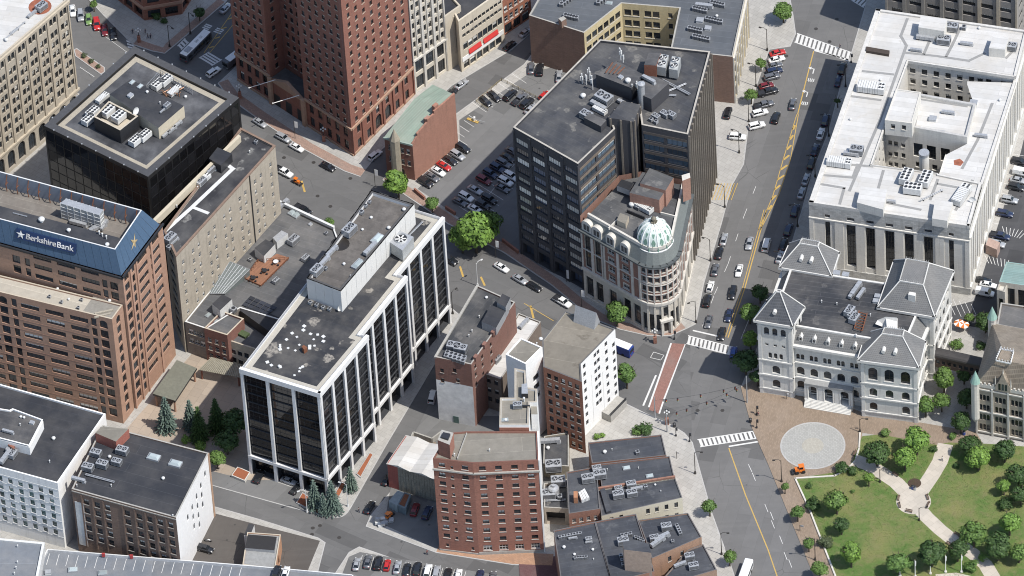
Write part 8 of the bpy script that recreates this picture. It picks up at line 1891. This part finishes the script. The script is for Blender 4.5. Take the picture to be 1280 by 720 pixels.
TR = """1146,550,19,r,bright|largest bright tree, at the top of the park by the brick walk
1096,566,18,l,dark|dark spreading tree left of two bright round trees
1131,571,16,r,bright|bright round tree just right of the dark spreading one
1106,541,8,s,mid|small round bush at the park corner by the kerb wall
1213,556,15,l,dark|dark loose tree left of the bright tree near the gothic building
1223,571,16,r,bright|bright tree in front of the gothic building
1256,563,15,l,dark|dark tree under the gothic windows
1053,584,12,s,dark|wide dark low bush beside the paved circle
1065,588,9,s,dark|smaller dark bush touching the wide one by the circle
1086,597,8,r,bright|small bright sapling beside the upper left path
1046,626,16,r,mid|round mid green tree on the left lawn
1017,631,12,s,dark|dark wide bush against the left kerb wall
1052,656,11,l,dark|small sparse dark tree in the middle of the left lawn
1032,677,11,s,olive|round olive green shrub near the left kerb wall
1064,692,17,r,bright|bright round tree at the bottom of the left lawn
1124,703,18,l,mid|wide tree left of the bottom flagpoles
1165,691,19,l,dark|dark wide tree behind the bottom flagpoles
1217,668,17,l,mid|loose tree right of the lower path bench
1197,687,15,l,dark|dark tree at the path beside the last flagpole
1255,607,9,r,bright|slim bright sapling on the right lawn
1257,629,12,s,dark|dark wide shrub below the slim sapling
1262,652,17,r,bright|bright tree at the right edge of the park
1273,594,17,l,dark|dark tree at the right edge level with the sapling
1276,618,13,l,dark|dark tree lowest of the right edge pair
1247,683,19,l,dark|large dark tree right of the lower path
1274,690,13,l,mid|mid green tree in the bottom right corner
1167,561,6,s,dark|small bush left of the path gate
1195,582,6,s,dark|little round bush right of the upper path
1011,607,5,s,dark|tiny bush in the left lawn corner
1066,614,4,s,mid|tiny shrub in the open left lawn
1215,708,11,s,mid|low green planting inside the lower path bend
1228,696,8,s,bright|small bright shrub beside the lower path
1180,474,17,r,mid|large tree under the footbridge beside the granite building
1157,507,13,r,mid|tree at the front corner of the granite building
1177,502,12,l,mid|tree right of the granite building front corner
1201,527,14,l,dark|dark tree in the court before the gothic building
1196,430,10,s,mid|bush behind the footbridge on the left
1226,432,9,s,dark|dark bush behind the footbridge on the right
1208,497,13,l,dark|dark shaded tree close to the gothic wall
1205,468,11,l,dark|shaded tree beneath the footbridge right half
1212,397,7,l,mid|thin upright tree by the parking lot corner
1232,402,14,l,dark|dark tree mass by the annex wall
1190,545,7,s,mid|low bush at the court entrance
771,391,17,r,mid|round street tree in front of the domed building
783,468,17,r,mid|round street tree beside the white painted wall
806,536,12,s,dark|dark round clipped bush cluster at the row house end
796,538,8,s,mid|smaller bush left of the dark clipped cluster
746,546,6,s,bright|yellow green ball bush beside the white sided block
753,544,5,s,bright|second yellow green ball bush by the row houses
937,390,14,l,mid|street tree left of the granite corner tower
950,366,12,l,dark|street tree behind the granite corner tower
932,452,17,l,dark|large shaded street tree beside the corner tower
938,424,12,l,bright|bright topped street tree level with the crossing
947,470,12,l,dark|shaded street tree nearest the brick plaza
497,229,20,r,bright|bright tree beside the turreted house and parking lot
540,254,10,l,mid|small sparse tree at the parking lot entrance
594,290,29,r,bright|biggest bright street tree above the main street
608,279,20,l,mid|darker tree hidden behind the biggest street tree
577,297,19,r,bright|lower left lobe tree joined to the biggest street tree
412,278,9,s,mid|green shrub tucked behind the low roof parapet
979,14,14,l,mid|tree on the grass strip at the far end of the avenue
951,79,8,l,mid|small street tree beside the angled parking, far one
939,119,9,l,mid|small street tree beside the angled parking, near one
1047,126,5,l,dark|small shaded street tree by the courthouse kerb
117,5,6,l,mid|sapling on the upper plaza beside parked cars
249,16,8,l,dark|dark small tree at the bus street corner
195,20,8,s,dark|dark planter shrub by the brick corner building
205,26,6,s,dark|smaller planter shrub at the plaza corner
209,521,13,c,spruce|pale blue spruce nearest the bank tower
239,521,11,c,spruce|pale blue spruce in the middle of the court
250,533,13,c,dark|dark spruce in front of the middle pale one
272,523,13,c,dark|tall dark spruce in the shaded court
293,527,19,l,dark|dark tree against the striped block wall
283,552,17,l,dark|low dark tree in front of the striped block wall
271,573,12,l,mid|tree at the back corner of the brick warehouse
250,557,9,s,bright|bright hedge bush behind the warehouse roof
232,549,8,s,bright|bright bush behind the warehouse roof, left one
216,691,7,s,mid|bush growing at the warehouse foot
394,621,11,c,spruce|blue spruce left of the striped block corner
416,624,12,c,spruce|blue spruce in front of the striped block corner
405,632,8,c,spruce|lowest small blue spruce at the striped corner
439,601,9,c,spruce|blue spruce along the right side of the striped block
887,633,10,r,mid|small street tree on the avenue pavement, upper one
912,696,9,r,mid|small street tree on the avenue pavement, lower one
981,608,6,l,mid|first street tree from the circle on the park pavement
997,641,9,l,mid|second street tree from the circle on the park pavement
1011,679,8,l,mid|third street tree from the circle on the park pavement
1024,711,11,l,mid|fourth street tree from the circle on the park pavement
1145,537,6,s,dark|low dark bush at the granite building right corner
105,69,5,s,olive|first planting clump on the traffic island
114,76,5,s,olive|middle planting clump on the traffic island
123,83,4,s,olive|last planting clump on the traffic island"""
for ln in TR.split('\n'):
    a, lab = ln.split('|'); u, v, r, k, m = a.split(','); u, v, r = float(u), float(v), float(r)
    tree(u, v, r, KC[k], m, lab, .26 if u > 1000 and v > 545 else .13, 'street and yard trees' if u < 1000 or v < 540 else GP)
# loose blades of grass over the lawn: geometry nobody could count
vs, fs = [], []; R8 = random.Random(8); lp = ccw(PP([(998, 602), (1066, 578), (1080, 547), (1278, 558), (1278, 722), (1048, 722)], .26))
x0, x1 = min(p.x for p in lp), max(p.x for p in lp); y0, y1 = min(p.y for p in lp), max(p.y for p in lp)
def inside(p, q):
    c = False
    for i in range(len(q)):
        a, b_ = q[i - 1], q[i]
        if (a.y > p.y) != (b_.y > p.y) and p.x < (b_.x - a.x) * (p.y - a.y) / (b_.y - a.y) + a.x: c = not c
    return c
segs = [PP(s, .26) for s in ([(1068, 575), (1102, 591), (1140, 623)], [(1182, 555), (1165, 594), (1150, 616)], [(1146, 632), (1175, 662), (1216, 692), (1245, 728)])]; cen = P(1142, 627, .26)
def onpath(p):
    if (p - cen).length < 5: return True
    for s in segs:
        for a, b_ in zip(s, s[1:]):
            t = max(0, min(1, (p - a).dot(b_ - a) / (b_ - a).length_squared))
            if (p - lerp(a, b_, t)).length < 2.5: return True
    return False
for _ in range(26000):
    p = Vector((R8.uniform(x0, x1), R8.uniform(y0, y1)))
    if not inside(p, lp) or onpath(p): continue
    a = R8.uniform(0, 3.14); h = R8.uniform(.06, .16); w = R8.uniform(.08, .22); i = len(vs); cx, sx = math.cos(a) * w, math.sin(a) * w
    vs += [(p.x - cx, p.y - sx, .25), (p.x + cx, p.y + sx, .25), (p.x + R8.uniform(-.1, .1), p.y + R8.uniform(-.1, .1), .26 + h)]; fs.append((i, i + 1, i + 2))
me = bpy.data.meshes.new('grass_tufts'); me.from_pydata(vs, [], fs); me.materials.append(LAWN); o = bpy.data.objects.new('grass_tufts', me); COL.objects.link(o); o['kind'] = 'stuff'; o['label'] = 'short mown grass tufts covering the park lawn'; o['category'] = 'grass'
# ================================================================= STREET FURNITURE AND PEOPLE
POLE = plain('dark_bronze_pole', (.05, .045, .04), .5, .2); BRP = plain('brick_pier_base', (.28, .13, .09), .9)
def base_pt(u, v, z=.13): p = P(u, v, z); return Vector((p.x, p.y, z))
def child(t, nm, m, f):
    mb = MB(); f(mb); o = mb.build(nm, m, None); o.parent = t; return o
def lamp(u, v, d, lab, h=8.2, twin=False, mat=None, z=.13):
    """street lamp: plinth, tapered pole, curved arm, lantern"""
    b_ = base_pt(u, v, z); q = P(u + d[0], v + d[1], z); t = thing('street_lamp', lab, 'street lamp', b_, math.atan2(q.y - b_.y, q.x - b_.x), 'street lamps'); m = mat or POLE
    child(t, 'plinth', m, lambda mb: mb.cyl((0, 0), .34, 0, .9, 10, 0, .22)); child(t, 'pole', m, lambda mb: mb.tube([(0, 0, .8), (0, 0, h)], .13, 8, 0, .08))
    for s in ((1, -1) if twin else (1,)):
        child(t, 'arm', m, lambda mb: mb.tube([(0, 0, h - .5), (s * .5, 0, h + .15), (s * 1.2, 0, h + .3), (s * 1.8, 0, h + .1)], .07, 6))
        child(t, 'lantern', m, lambda mb: mb.box((s * 1.9, 0), (.75, .35), h - .12, h + .12)); child(t, 'lens', OFFW, lambda mb: mb.box((s * 1.9, 0), (.6, .26), h - .17, h - .115))
for a in ((977, 602, -8, 0, 'street lamp beside the orange tractor on the plaza kerb'), (1019, 700, -8, 0, 'street lamp at the lower park pavement'), (869, 592, 8, 0, 'street lamp below the lower crossing by the row houses'), (902, 693, 8, 0, 'street lamp between the two small avenue trees'), (888, 326, -8, -2, 'street lamp on the pavement beside the first kerb car'), (906, 259, -8, -2, 'street lamp below the yellow hatched driveway'), (924, 191, -8, -2, 'street lamp just above the yellow hatched driveway'), (945, 108, -8, -2, 'street lamp between the two angled parking trees'), (936, 152, -8, -2, 'street lamp beside the last angled car'), (959, 63, -8, -2, 'street lamp next to the red angled car'), (978, 343, -8, -2, 'street lamp at the end of the courthouse kerb row'), (997, 283, -8, 0, 'street lamp half way along the courthouse kerb'), (1019, 221, -8, 0, 'street lamp beside the silver courthouse kerb cars'), (1036, 170, -8, 0, 'street lamp by the white courthouse kerb sedan'), (1057, 108, -8, 0, 'street lamp near the courthouse far corner'), (870, 403, -6, 2, 'street lamp at the domed building corner'), (566, 392, 8, -6, 'street lamp at the far end of the alley'), (238, 42, 8, 6, 'street lamp at the bus street corner'), (212, 58, 8, 5, 'street lamp at the plaza crossing point'), (1075, 540, 6, 0, 'lamp at the park corner wall'), (1100, 603, 4, 0, 'lamp beside the upper left park path'), (1149, 651, 4, 0, 'lamp below the round park path')): lamp(a[0], a[1], (a[2], a[3]), a[4], 8.2 if a[0] < 1070 else 5)
for a in ((384, 640, -12, 3, 'pale curved street lamp at the spruce corner'), (435, 633, -8, -2, 'pale street lamp on the alley side of the spruces'), (597, 357, 8, -5, 'pale street lamp by the biggest street tree'), (466, 540, -8, -4, 'pale curved lamp over the alley entrance steps')): lamp(a[0], a[1], (a[2], a[3]), a[4], 8.6, False, OFFW)
def globes(u, v, lab):
    t = thing('globe_lamp', lab, 'street lamp', base_pt(u, v), 0, 'globe lamps'); child(t, 'plinth', BRP, lambda mb: mb.box((0, 0), (.9, .9), 0, 2.2)); child(t, 'pole', POLE, lambda mb: mb.tube([(0, 0, 2.2), (0, 0, 4.2)], .1, 8))
    for k in range(5):
        x, y = (math.cos(k * 1.57) * .6, math.sin(k * 1.57) * .6) if k < 4 else (0, 0); zz = 4.2 if k < 4 else 4.7
        child(t, 'globe', OFFW, lambda mb: mb.lathe((x, y), [(0, zz - .05), (.2, zz + .05), (.27, zz + .25), (.2, zz + .45), (0, zz + .55)], 8)); child(t, 'arm', POLE, lambda mb: mb.tube([(0, 0, zz - .3), (x, y, zz)], .04, 4))
for u, v, l in ((819, 428, 'brick pier with white globe lamps at the curved corner'), (834, 530, 'brick pier with white globe lamps at the lower intersection corner'), (174, 52, 'globe lamp cluster on the upper plaza corner'), (300, 122, 'globe lamp cluster before the shaded hotel face'), (405, 176, 'globe lamp cluster near the black sedan by the hotel')): globes(u, v, l)
def sign(u, v, lab, w, h, col, hp=5.0, flat=False):
    t = thing('sign_post', lab, 'sign', base_pt(u, v)); child(t, 'pole', POLE, lambda mb: mb.tube([(0, 0, 0), (0, 0, hp)], .08, 6)); child(t, 'panel', col, lambda mb: mb.box((w / 2 + .1, 0), (w, .08), hp - h - .2, hp - .2, rad(-20)))
for a in ((369, 173, 'tall white banner on a post below the brick hotel', .9, 2.2, WHITE, 6.5), (469, 233, 'white banner on a post beside the bright tree', .9, 2.2, WHITE, 6.5), (727, 384, 'white banner on a post beside the domed building', .9, 2.4, WHITE, 6.5), (620, 322, 'white banner on a post right of the biggest tree', .9, 2.4, WHITE, 6.5), (708, 352, 'white banner hung at the dark office entrance', .9, 3.2, WHITE, 4.5), (846, 573, 'small round sign on the pavement above the row houses', .6, .6, OFFW, 2.6), (983, 499, 'small sign on the plaza edge', .6, .6, OFFW, 2.4), (1000, 664, 'dark bowl sign post on the park pavement', .9, .6, STEEL, 2.4)): sign(*a)
# traffic signals on span wires
m0, m1 = base_pt(834, 540), base_pt(934, 503); m2, m3 = base_pt(819, 522), base_pt(925, 476)
t = thing('signal_span', 'traffic lights hung on wires between a short mast and a steel mast over the intersection', 'traffic lights', (m0 + m1) / 2); o3 = (m0 + m1) / 2
def rel(p, z=0): return (p.x - o3.x, p.y - o3.y, z)
for p, h in ((m0, 7), (m1, 10), (m2, 8)): child(t, 'mast', STEEL, lambda mb: mb.tube([rel(p), rel(p, h)], .2, 8, 0, .12))
for a, c in ((m0, m1), (m2, m1)):
    mid = [Vector(rel(a, 6.6)).lerp(Vector(rel(c, 7.2)), k / 8) - Vector((0, 0, .9 * math.sin(math.pi * k / 8))) for k in range(9)]; child(t, 'span_wire', DARKM, lambda mb: mb.tube(mid, .03, 4))
    for k in (1, 2, 4, 6, 7): q = mid[k]; sgn = child(t, 'signal_head', DARKM, lambda mb: mb.box((q.x, q.y), (.36, .32), q.z - 1.15, q.z - .1, .4)); [setattr(child(sgn, 'lens', mm, lambda mb: mb.lathe((q.x + .1, q.y - .22), [(.0, q.z - zz - .12), (.13, q.z - zz), (0, q.z - zz + .12)], 8)), 'name', 'lens') for mm, zz in ((LAMPR, .3), (PAINTY, .7), (GREEN, 1.1))]
for u, v, l in ((845, 545, 'pedestrian signal post left of the lower crossing'), (862, 552, 'pedestrian signal post at the crossing kerb'), (946, 535, 'pedestrian signal post on the plaza side'), (843, 424, 'pedestrian signal post at the curved corner'), (1064, 78, 'signal post at the far crossing'), (946, 518, 'signal box post on the brick plaza')):
    t = thing('pedestrian_signal', l, 'signal', base_pt(u, v), 0, 'pedestrian signals'); child(t, 'pole', DARKM, lambda mb: mb.tube([(0, 0, 0), (0, 0, 3.2)], .1, 6)); child(t, 'signal_head', DARKM, lambda mb: mb.box((.25, 0), (.5, .4), 2.2, 3.1)); child(t, 'base', DARKM, lambda mb: mb.cyl((0, 0), .25, 0, .5, 8))
# park benches, bins, flagpoles
WD = plain('bench_wood', (.15, .1, .07), .8)
def bench(u, v, d, lab, z=.27):
    b_ = base_pt(u, v, z); q = P(u + d[0], v + d[1], z); t = thing('park_bench', lab, 'bench', b_, math.atan2(q.y - b_.y, q.x - b_.x), 'park benches')
    for k in range(3): child(t, 'seat_slat', WD, lambda mb: mb.box((0, -.17 + k * .17), (1.9, .13), .42, .47))
    for k in range(2): child(t, 'back_slat', WD, lambda mb: mb.box((0, .28), (1.9, .05), .55 + k * .18, .68 + k * .18))
    for x in (-.8, .8): child(t, 'leg', DARKM, lambda mb: (mb.box((x, 0), (.07, .5), 0, .42), mb.box((x, .3), (.07, .06), 0, .9)))
for a in ((1123.5, 623, 2, -8, 'bench at the upper left of the round park path'), (1124, 632, 2, 8, 'bench at the lower left of the round park path'), (1136, 640, 9, 2, 'bench at the bottom of the round park path'), (1159, 622, 3, 8, 'bench at the upper right of the round park path'), (1160, 631, -4, 8, 'bench at the lower right of the round park path'), (1119, 594, 8, 5, 'bench beside the upper left park path'), (1196, 669, 8, 5, 'bench on the upper side of the lower path'), (1186, 681, 8, 5, 'bench on the lower side of the lower path'), (1069, 567, 5, -8, 'dark bench at the plaza end of the kerb wall')): bench(a[0], a[1], a[2:4], a[4])
for i, (u, v, m, l) in enumerate(((1141, 611, MATS['truck_blue'], 'blue litter bin beside the flower bed'), (1143.5, 612, STEEL, 'grey litter bin next to the blue one'), (938, 527, DARKM, 'dark litter bin on the plaza near the crossing'), (843, 533, DARKM, 'dark litter bin at the lower corner pier'), (1205, 543, MATS['truck_blue'], 'blue bin by the gothic building entrance'))):
    t = thing('litter_bin', l, 'litter bin', base_pt(u, v, .27)); child(t, 'bin', m, lambda mb: mb.cyl((0, 0), .42, 0, 1.1, 12)); child(t, 'lid', DARKM, lambda mb: mb.cyl((0, 0), .46, 1.1, 1.3, 12, 0, .2))
for k, (u, v) in enumerate(((1125, 720), (1144, 721), (1163, 717), (1182, 715), (1202, 715))):
    t = thing('flagpole', f'{ORD[k]} white flagpole from the left along the bottom of the park', 'flagpole', base_pt(u, v, .27), 0, 'park flagpoles'); hh = 6.6 - .2 * (k % 2); child(t, 'base', LIME, lambda mb: mb.cyl((0, 0), .4, 0, .35, 10)); child(t, 'pole', WHITE, lambda mb: mb.tube([(0, 0, .3), (0, 0, hh)], .13, 8, 0, .07)); child(t, 'finial', GOLD, lambda mb: mb.lathe((0, 0), [(0, hh), (.13, hh + .12), (0, hh + .25)], 8)); child(t, 'flag', CP['white'] if k else MATS['truck_blue'], lambda mb: mb.mesh([(.08, 0, hh - .2), (.35, .1, hh - .6), (.28, .05, hh - 2.2), (.06, 0, hh - 2.4)], [(0, 1, 2, 3)]))
# outdoor dining umbrellas, planters, pallets, fences
for u, v, l in ((1199, 411, 'white and orange parasol on the terrace behind the footbridge, left'), (1205, 413, 'white and orange parasol on the terrace behind the footbridge, right')):
    t = thing('parasol', l, 'parasol', base_pt(u, v, .15)); child(t, 'pole', OFFW, lambda mb: mb.tube([(0, 0, 0), (0, 0, 2.6)], .05, 6))
    for k in range(8): a0, a1 = k * .785, (k + 1) * .785; child(t, 'panel', CP['orange'] if k % 2 else WHITE, lambda mb: mb.mesh([(0, 0, 2.7), (1.5 * math.cos(a0), 1.5 * math.sin(a0), 2.2), (1.5 * math.cos(a1), 1.5 * math.sin(a1), 2.2)], [(0, 1, 2)]))
ORG = plain('orange_soil_bed', (.3, .1, .045), .95, var=.3, scale=5)
for px, l, z in (([(370, 628), (378, 615), (412, 638), (402, 645)], 'orange mulch bed round the corner spruces', .5), ([(404, 640), (428, 600), (433, 604), (413, 645)], 'orange mulch strip along the striped block', .45), ([(445, 592), (462, 565), (467, 568), (451, 597)], 'orange mulch strip farther along the striped block', .45), ([(289, 594), (297, 583), (313, 590), (306, 601)], 'raised brick planter with orange soil at the driveway', 1.0)):
    q = ccw(PP(px, z)); c = sum(q, Vector((0, 0))) / len(q); t = thing('planter', l, 'planter', (*c, .12)); mb = MB(); mb.prism(q, .12, z, 0, 0); mb.build('kerb', LIME if z > .9 else KERB, t); mb = MB(); mb.poly([(*p, z + .02) for p in inset(q, .25)]); mb.build('soil', ORG, t)
R9 = random.Random(9)
t = thing('pallet_stack', 'jumbled stack of grey pallets and crates at the yard corner', 'pallets', base_pt(483, 653, .15))
for k in range(14): x, y = R9.uniform(-2.6, 2.6), R9.uniform(-1.3, 1.3); z0 = R9.choice((0, .25, .5)); child(t, 'pallet', R9.choice((STEEL, CONC, OFFW)), lambda mb: mb.box((x, y), (1.2, 1.0), z0, z0 + R9.uniform(.2, .8), R9.uniform(-.3, .3)))
def fence(lab, pts, h, mat, z=.13, step=2.0):
    a = PP(pts, z); t = thing('fence', lab, 'fence', (*a[0], z)); o_ = Vector((*a[0], z))
    for p, q in zip(a, a[1:]):
        L = (q - p).length; n = max(1, int(L / step))
        for k in range(n + 1): c = lerp(p, q, k / n); mb = MB(); mb.box((c.x, c.y), (.14, .14), z, z + h); mb.build('post', mat, t)
        for zz in (.35, .75): mb = MB(); mb.wbox(p, q, 0, L, z + h * zz, z + h * zz + .12, .05); mb.build('rail', mat, t)
fence('wooden post fence round the street corner of the parking lot', [(610, 138), (595, 128), (627, 101), (677, 126)], 1.1, plain('fence_timber', (.3, .25, .15), .85)); 
t = thing('ticket_barrier', 'yellow barrier arm and white ticket box at the lot entrance by the green roof', 'barrier', base_pt(591, 151)); child(t, 'island', PAINTY, lambda mb: mb.box((0, 0), (3.6, .8), 0, .2, rad(-33))); child(t, 'ticket_box', WHITE, lambda mb: mb.box((.5, -.2), (.5, .5), .2, 1.6)); child(t, 'barrier_arm', STEEL, lambda mb: mb.tube([(1, -.6, 1), (3.4, -1.9, 1)], .07, 6))
for pts, l in (([(518, 236), (531, 247)], 'low brick wall at the parking lot entrance, left of the drive'), ([(557, 258), (569, 266)], 'low brick wall at the parking lot entrance, right of the drive'), ([(628, 299), (648, 314)], 'low brick wall beside the dark office block')):
    a, c = PP(pts, 1); mb = MB(); mb.wbox(a, c, 0, (c - a).length, .1, 1.3, .25, 0, .25); o = mb.build('low_brick_wall', MATS['brick_pier_base'], None); o['label'] = l; o['category'] = 'low wall'
for u, v, l in ((317, 349, 'dark round table with stools at the left end of the orange roof deck'), (331, 340, 'dark table in the middle of the orange roof deck'), (345, 329, 'table under a pale cloth near the white stair head')):
    t = thing('deck_table', l, 'table', base_pt(u, v, 11.85)); m_ = OFFW if u == 345 else DARKM; child(t, 'table_top', m_, lambda mb: mb.cyl((0, 0), .75, .66, .74, 12)); child(t, 'leg', DARKM, lambda mb: mb.cyl((0, 0), .1, 0, .66, 6))
    for k in range(4): a_ = k * 1.57 + .5; child(t, 'stool', DARKM, lambda mb: mb.cyl((1.15 * math.cos(a_), 1.15 * math.sin(a_)), .25, 0, .45, 8))
pl_ = ccw(PP([(598, 128), (626, 104), (640, 120), (626, 142)], .2))
# people: one skinned body each
SKIN = plain('skin', (.42, .27, .2), .6, var=.08)
def person(u, v, rz, lab, top, leg, z=.13, stride=.28):
    J = [(0, 0, .95), (0, 0, 1.2), (0, 0, 1.45), (0, .02, 1.56), (0, .03, 1.72)]
    E_ = [(0, 1), (1, 2), (2, 3), (3, 4)]; R0 = [.15, .15, .17, .06, .11]; V = list(J)
    for s in (-1, 1):
        k = len(V); V += [(s * .1, 0, .88), (s * .11, s * stride * .5 + .05, .5), (s * .11, s * stride, .08), (s * .11, s * stride + .16, .04)]; R0 += [.1, .075, .05, .045]; E_ += [(0, k), (k, k + 1), (k + 1, k + 2), (k + 2, k + 3)]
        k = len(V); V += [(s * .2, 0, 1.42), (s * .25, -s * .06, 1.15), (s * .24, -s * stride * .6 + .08, .9), (s * .24, -s * stride * .6 + .12, .8)]; R0 += [.07, .05, .04, .045]; E_ += [(2, k), (k, k + 1), (k + 1, k + 2), (k + 2, k + 3)]
    me = bpy.data.meshes.new('person'); me.from_pydata(V, E_, []); me.materials.append(SKIN); b_ = base_pt(u, v, z)
    t = thing('person', lab, 'person', b_, rz, 'people walking'); o = bpy.data.objects.new('body', me); COL.objects.link(o); o.parent = t; md = o.modifiers.new('skin', 'SKIN')
    for i, r in enumerate(R0): me.skin_vertices[0].data[i].radius = (r, r)
    me.skin_vertices[0].data[0].use_root = True; o.modifiers.new('subdivision', 'SUBSURF').levels = 1
    child(t, 'hair', BLACK, lambda mb: mb.lathe((0, .02), [(.115, 1.7), (.13, 1.78), (.09, 1.86), (0, 1.89)], 10)); child(t, 'shirt', top, lambda mb: mb.lathe((0, 0), [(.17, .93), (.18, 1.15), (.215, 1.4), (.12, 1.5), (.07, 1.52)], 10))
    for s in (-1, 1): child(t, 'trouser_leg', leg, lambda mb: mb.tube([(s * .09, 0, .95), (s * .11, s * stride * .5 + .05, .5), (s * .11, s * stride, .12)], .115, 8, 0, .075)); child(t, 'sleeve', top, lambda mb: mb.tube([(s * .17, 0, 1.44), (s * .25, -s * .06, 1.16)], .085, 7, 0, .065))
NV, GY, RD, WT_ = CP['navy'], CP['grey'], CP['maroon'], OFFW
for a in ((182, 42, 1, 'person in dark clothes walking on the plaza, left of a pair', NV, GY), (185, 48, 2, 'person in dark top nearest the crossing on the plaza', GY, NV), (188.5, 48, .5, 'person beside another at the plaza crossing', NV, BLACK), (534, 693, 1.4, 'person in red crossing the street below the brick hotel', RD, NV), (874, 435, .3, 'person walking over the upper white crossing', GY, NV), (1050, 61, .4, 'person on the far white crossing', NV, BLACK), (948, 520, 2, 'person in a red top standing on the brick plaza', RD, GY), (1057, 637, 0, 'lone person sitting area walker on the left lawn', GY, NV), (166, 42, 3, 'person alone at the plaza kerb by the parked cars', NV, GY), (449, 640, 1, 'person beside the yard corner kerb', GY, NV), (1178, 576, 1, 'person walking down the upper park path', WT_, NV)): 
    if a[0] != 1057: person(a[0], a[1], a[2], a[3], a[4], a[5], 0.02 if a[0] in (534, 874, 1050, 449) else .27 if a[0] == 1178 else .13)
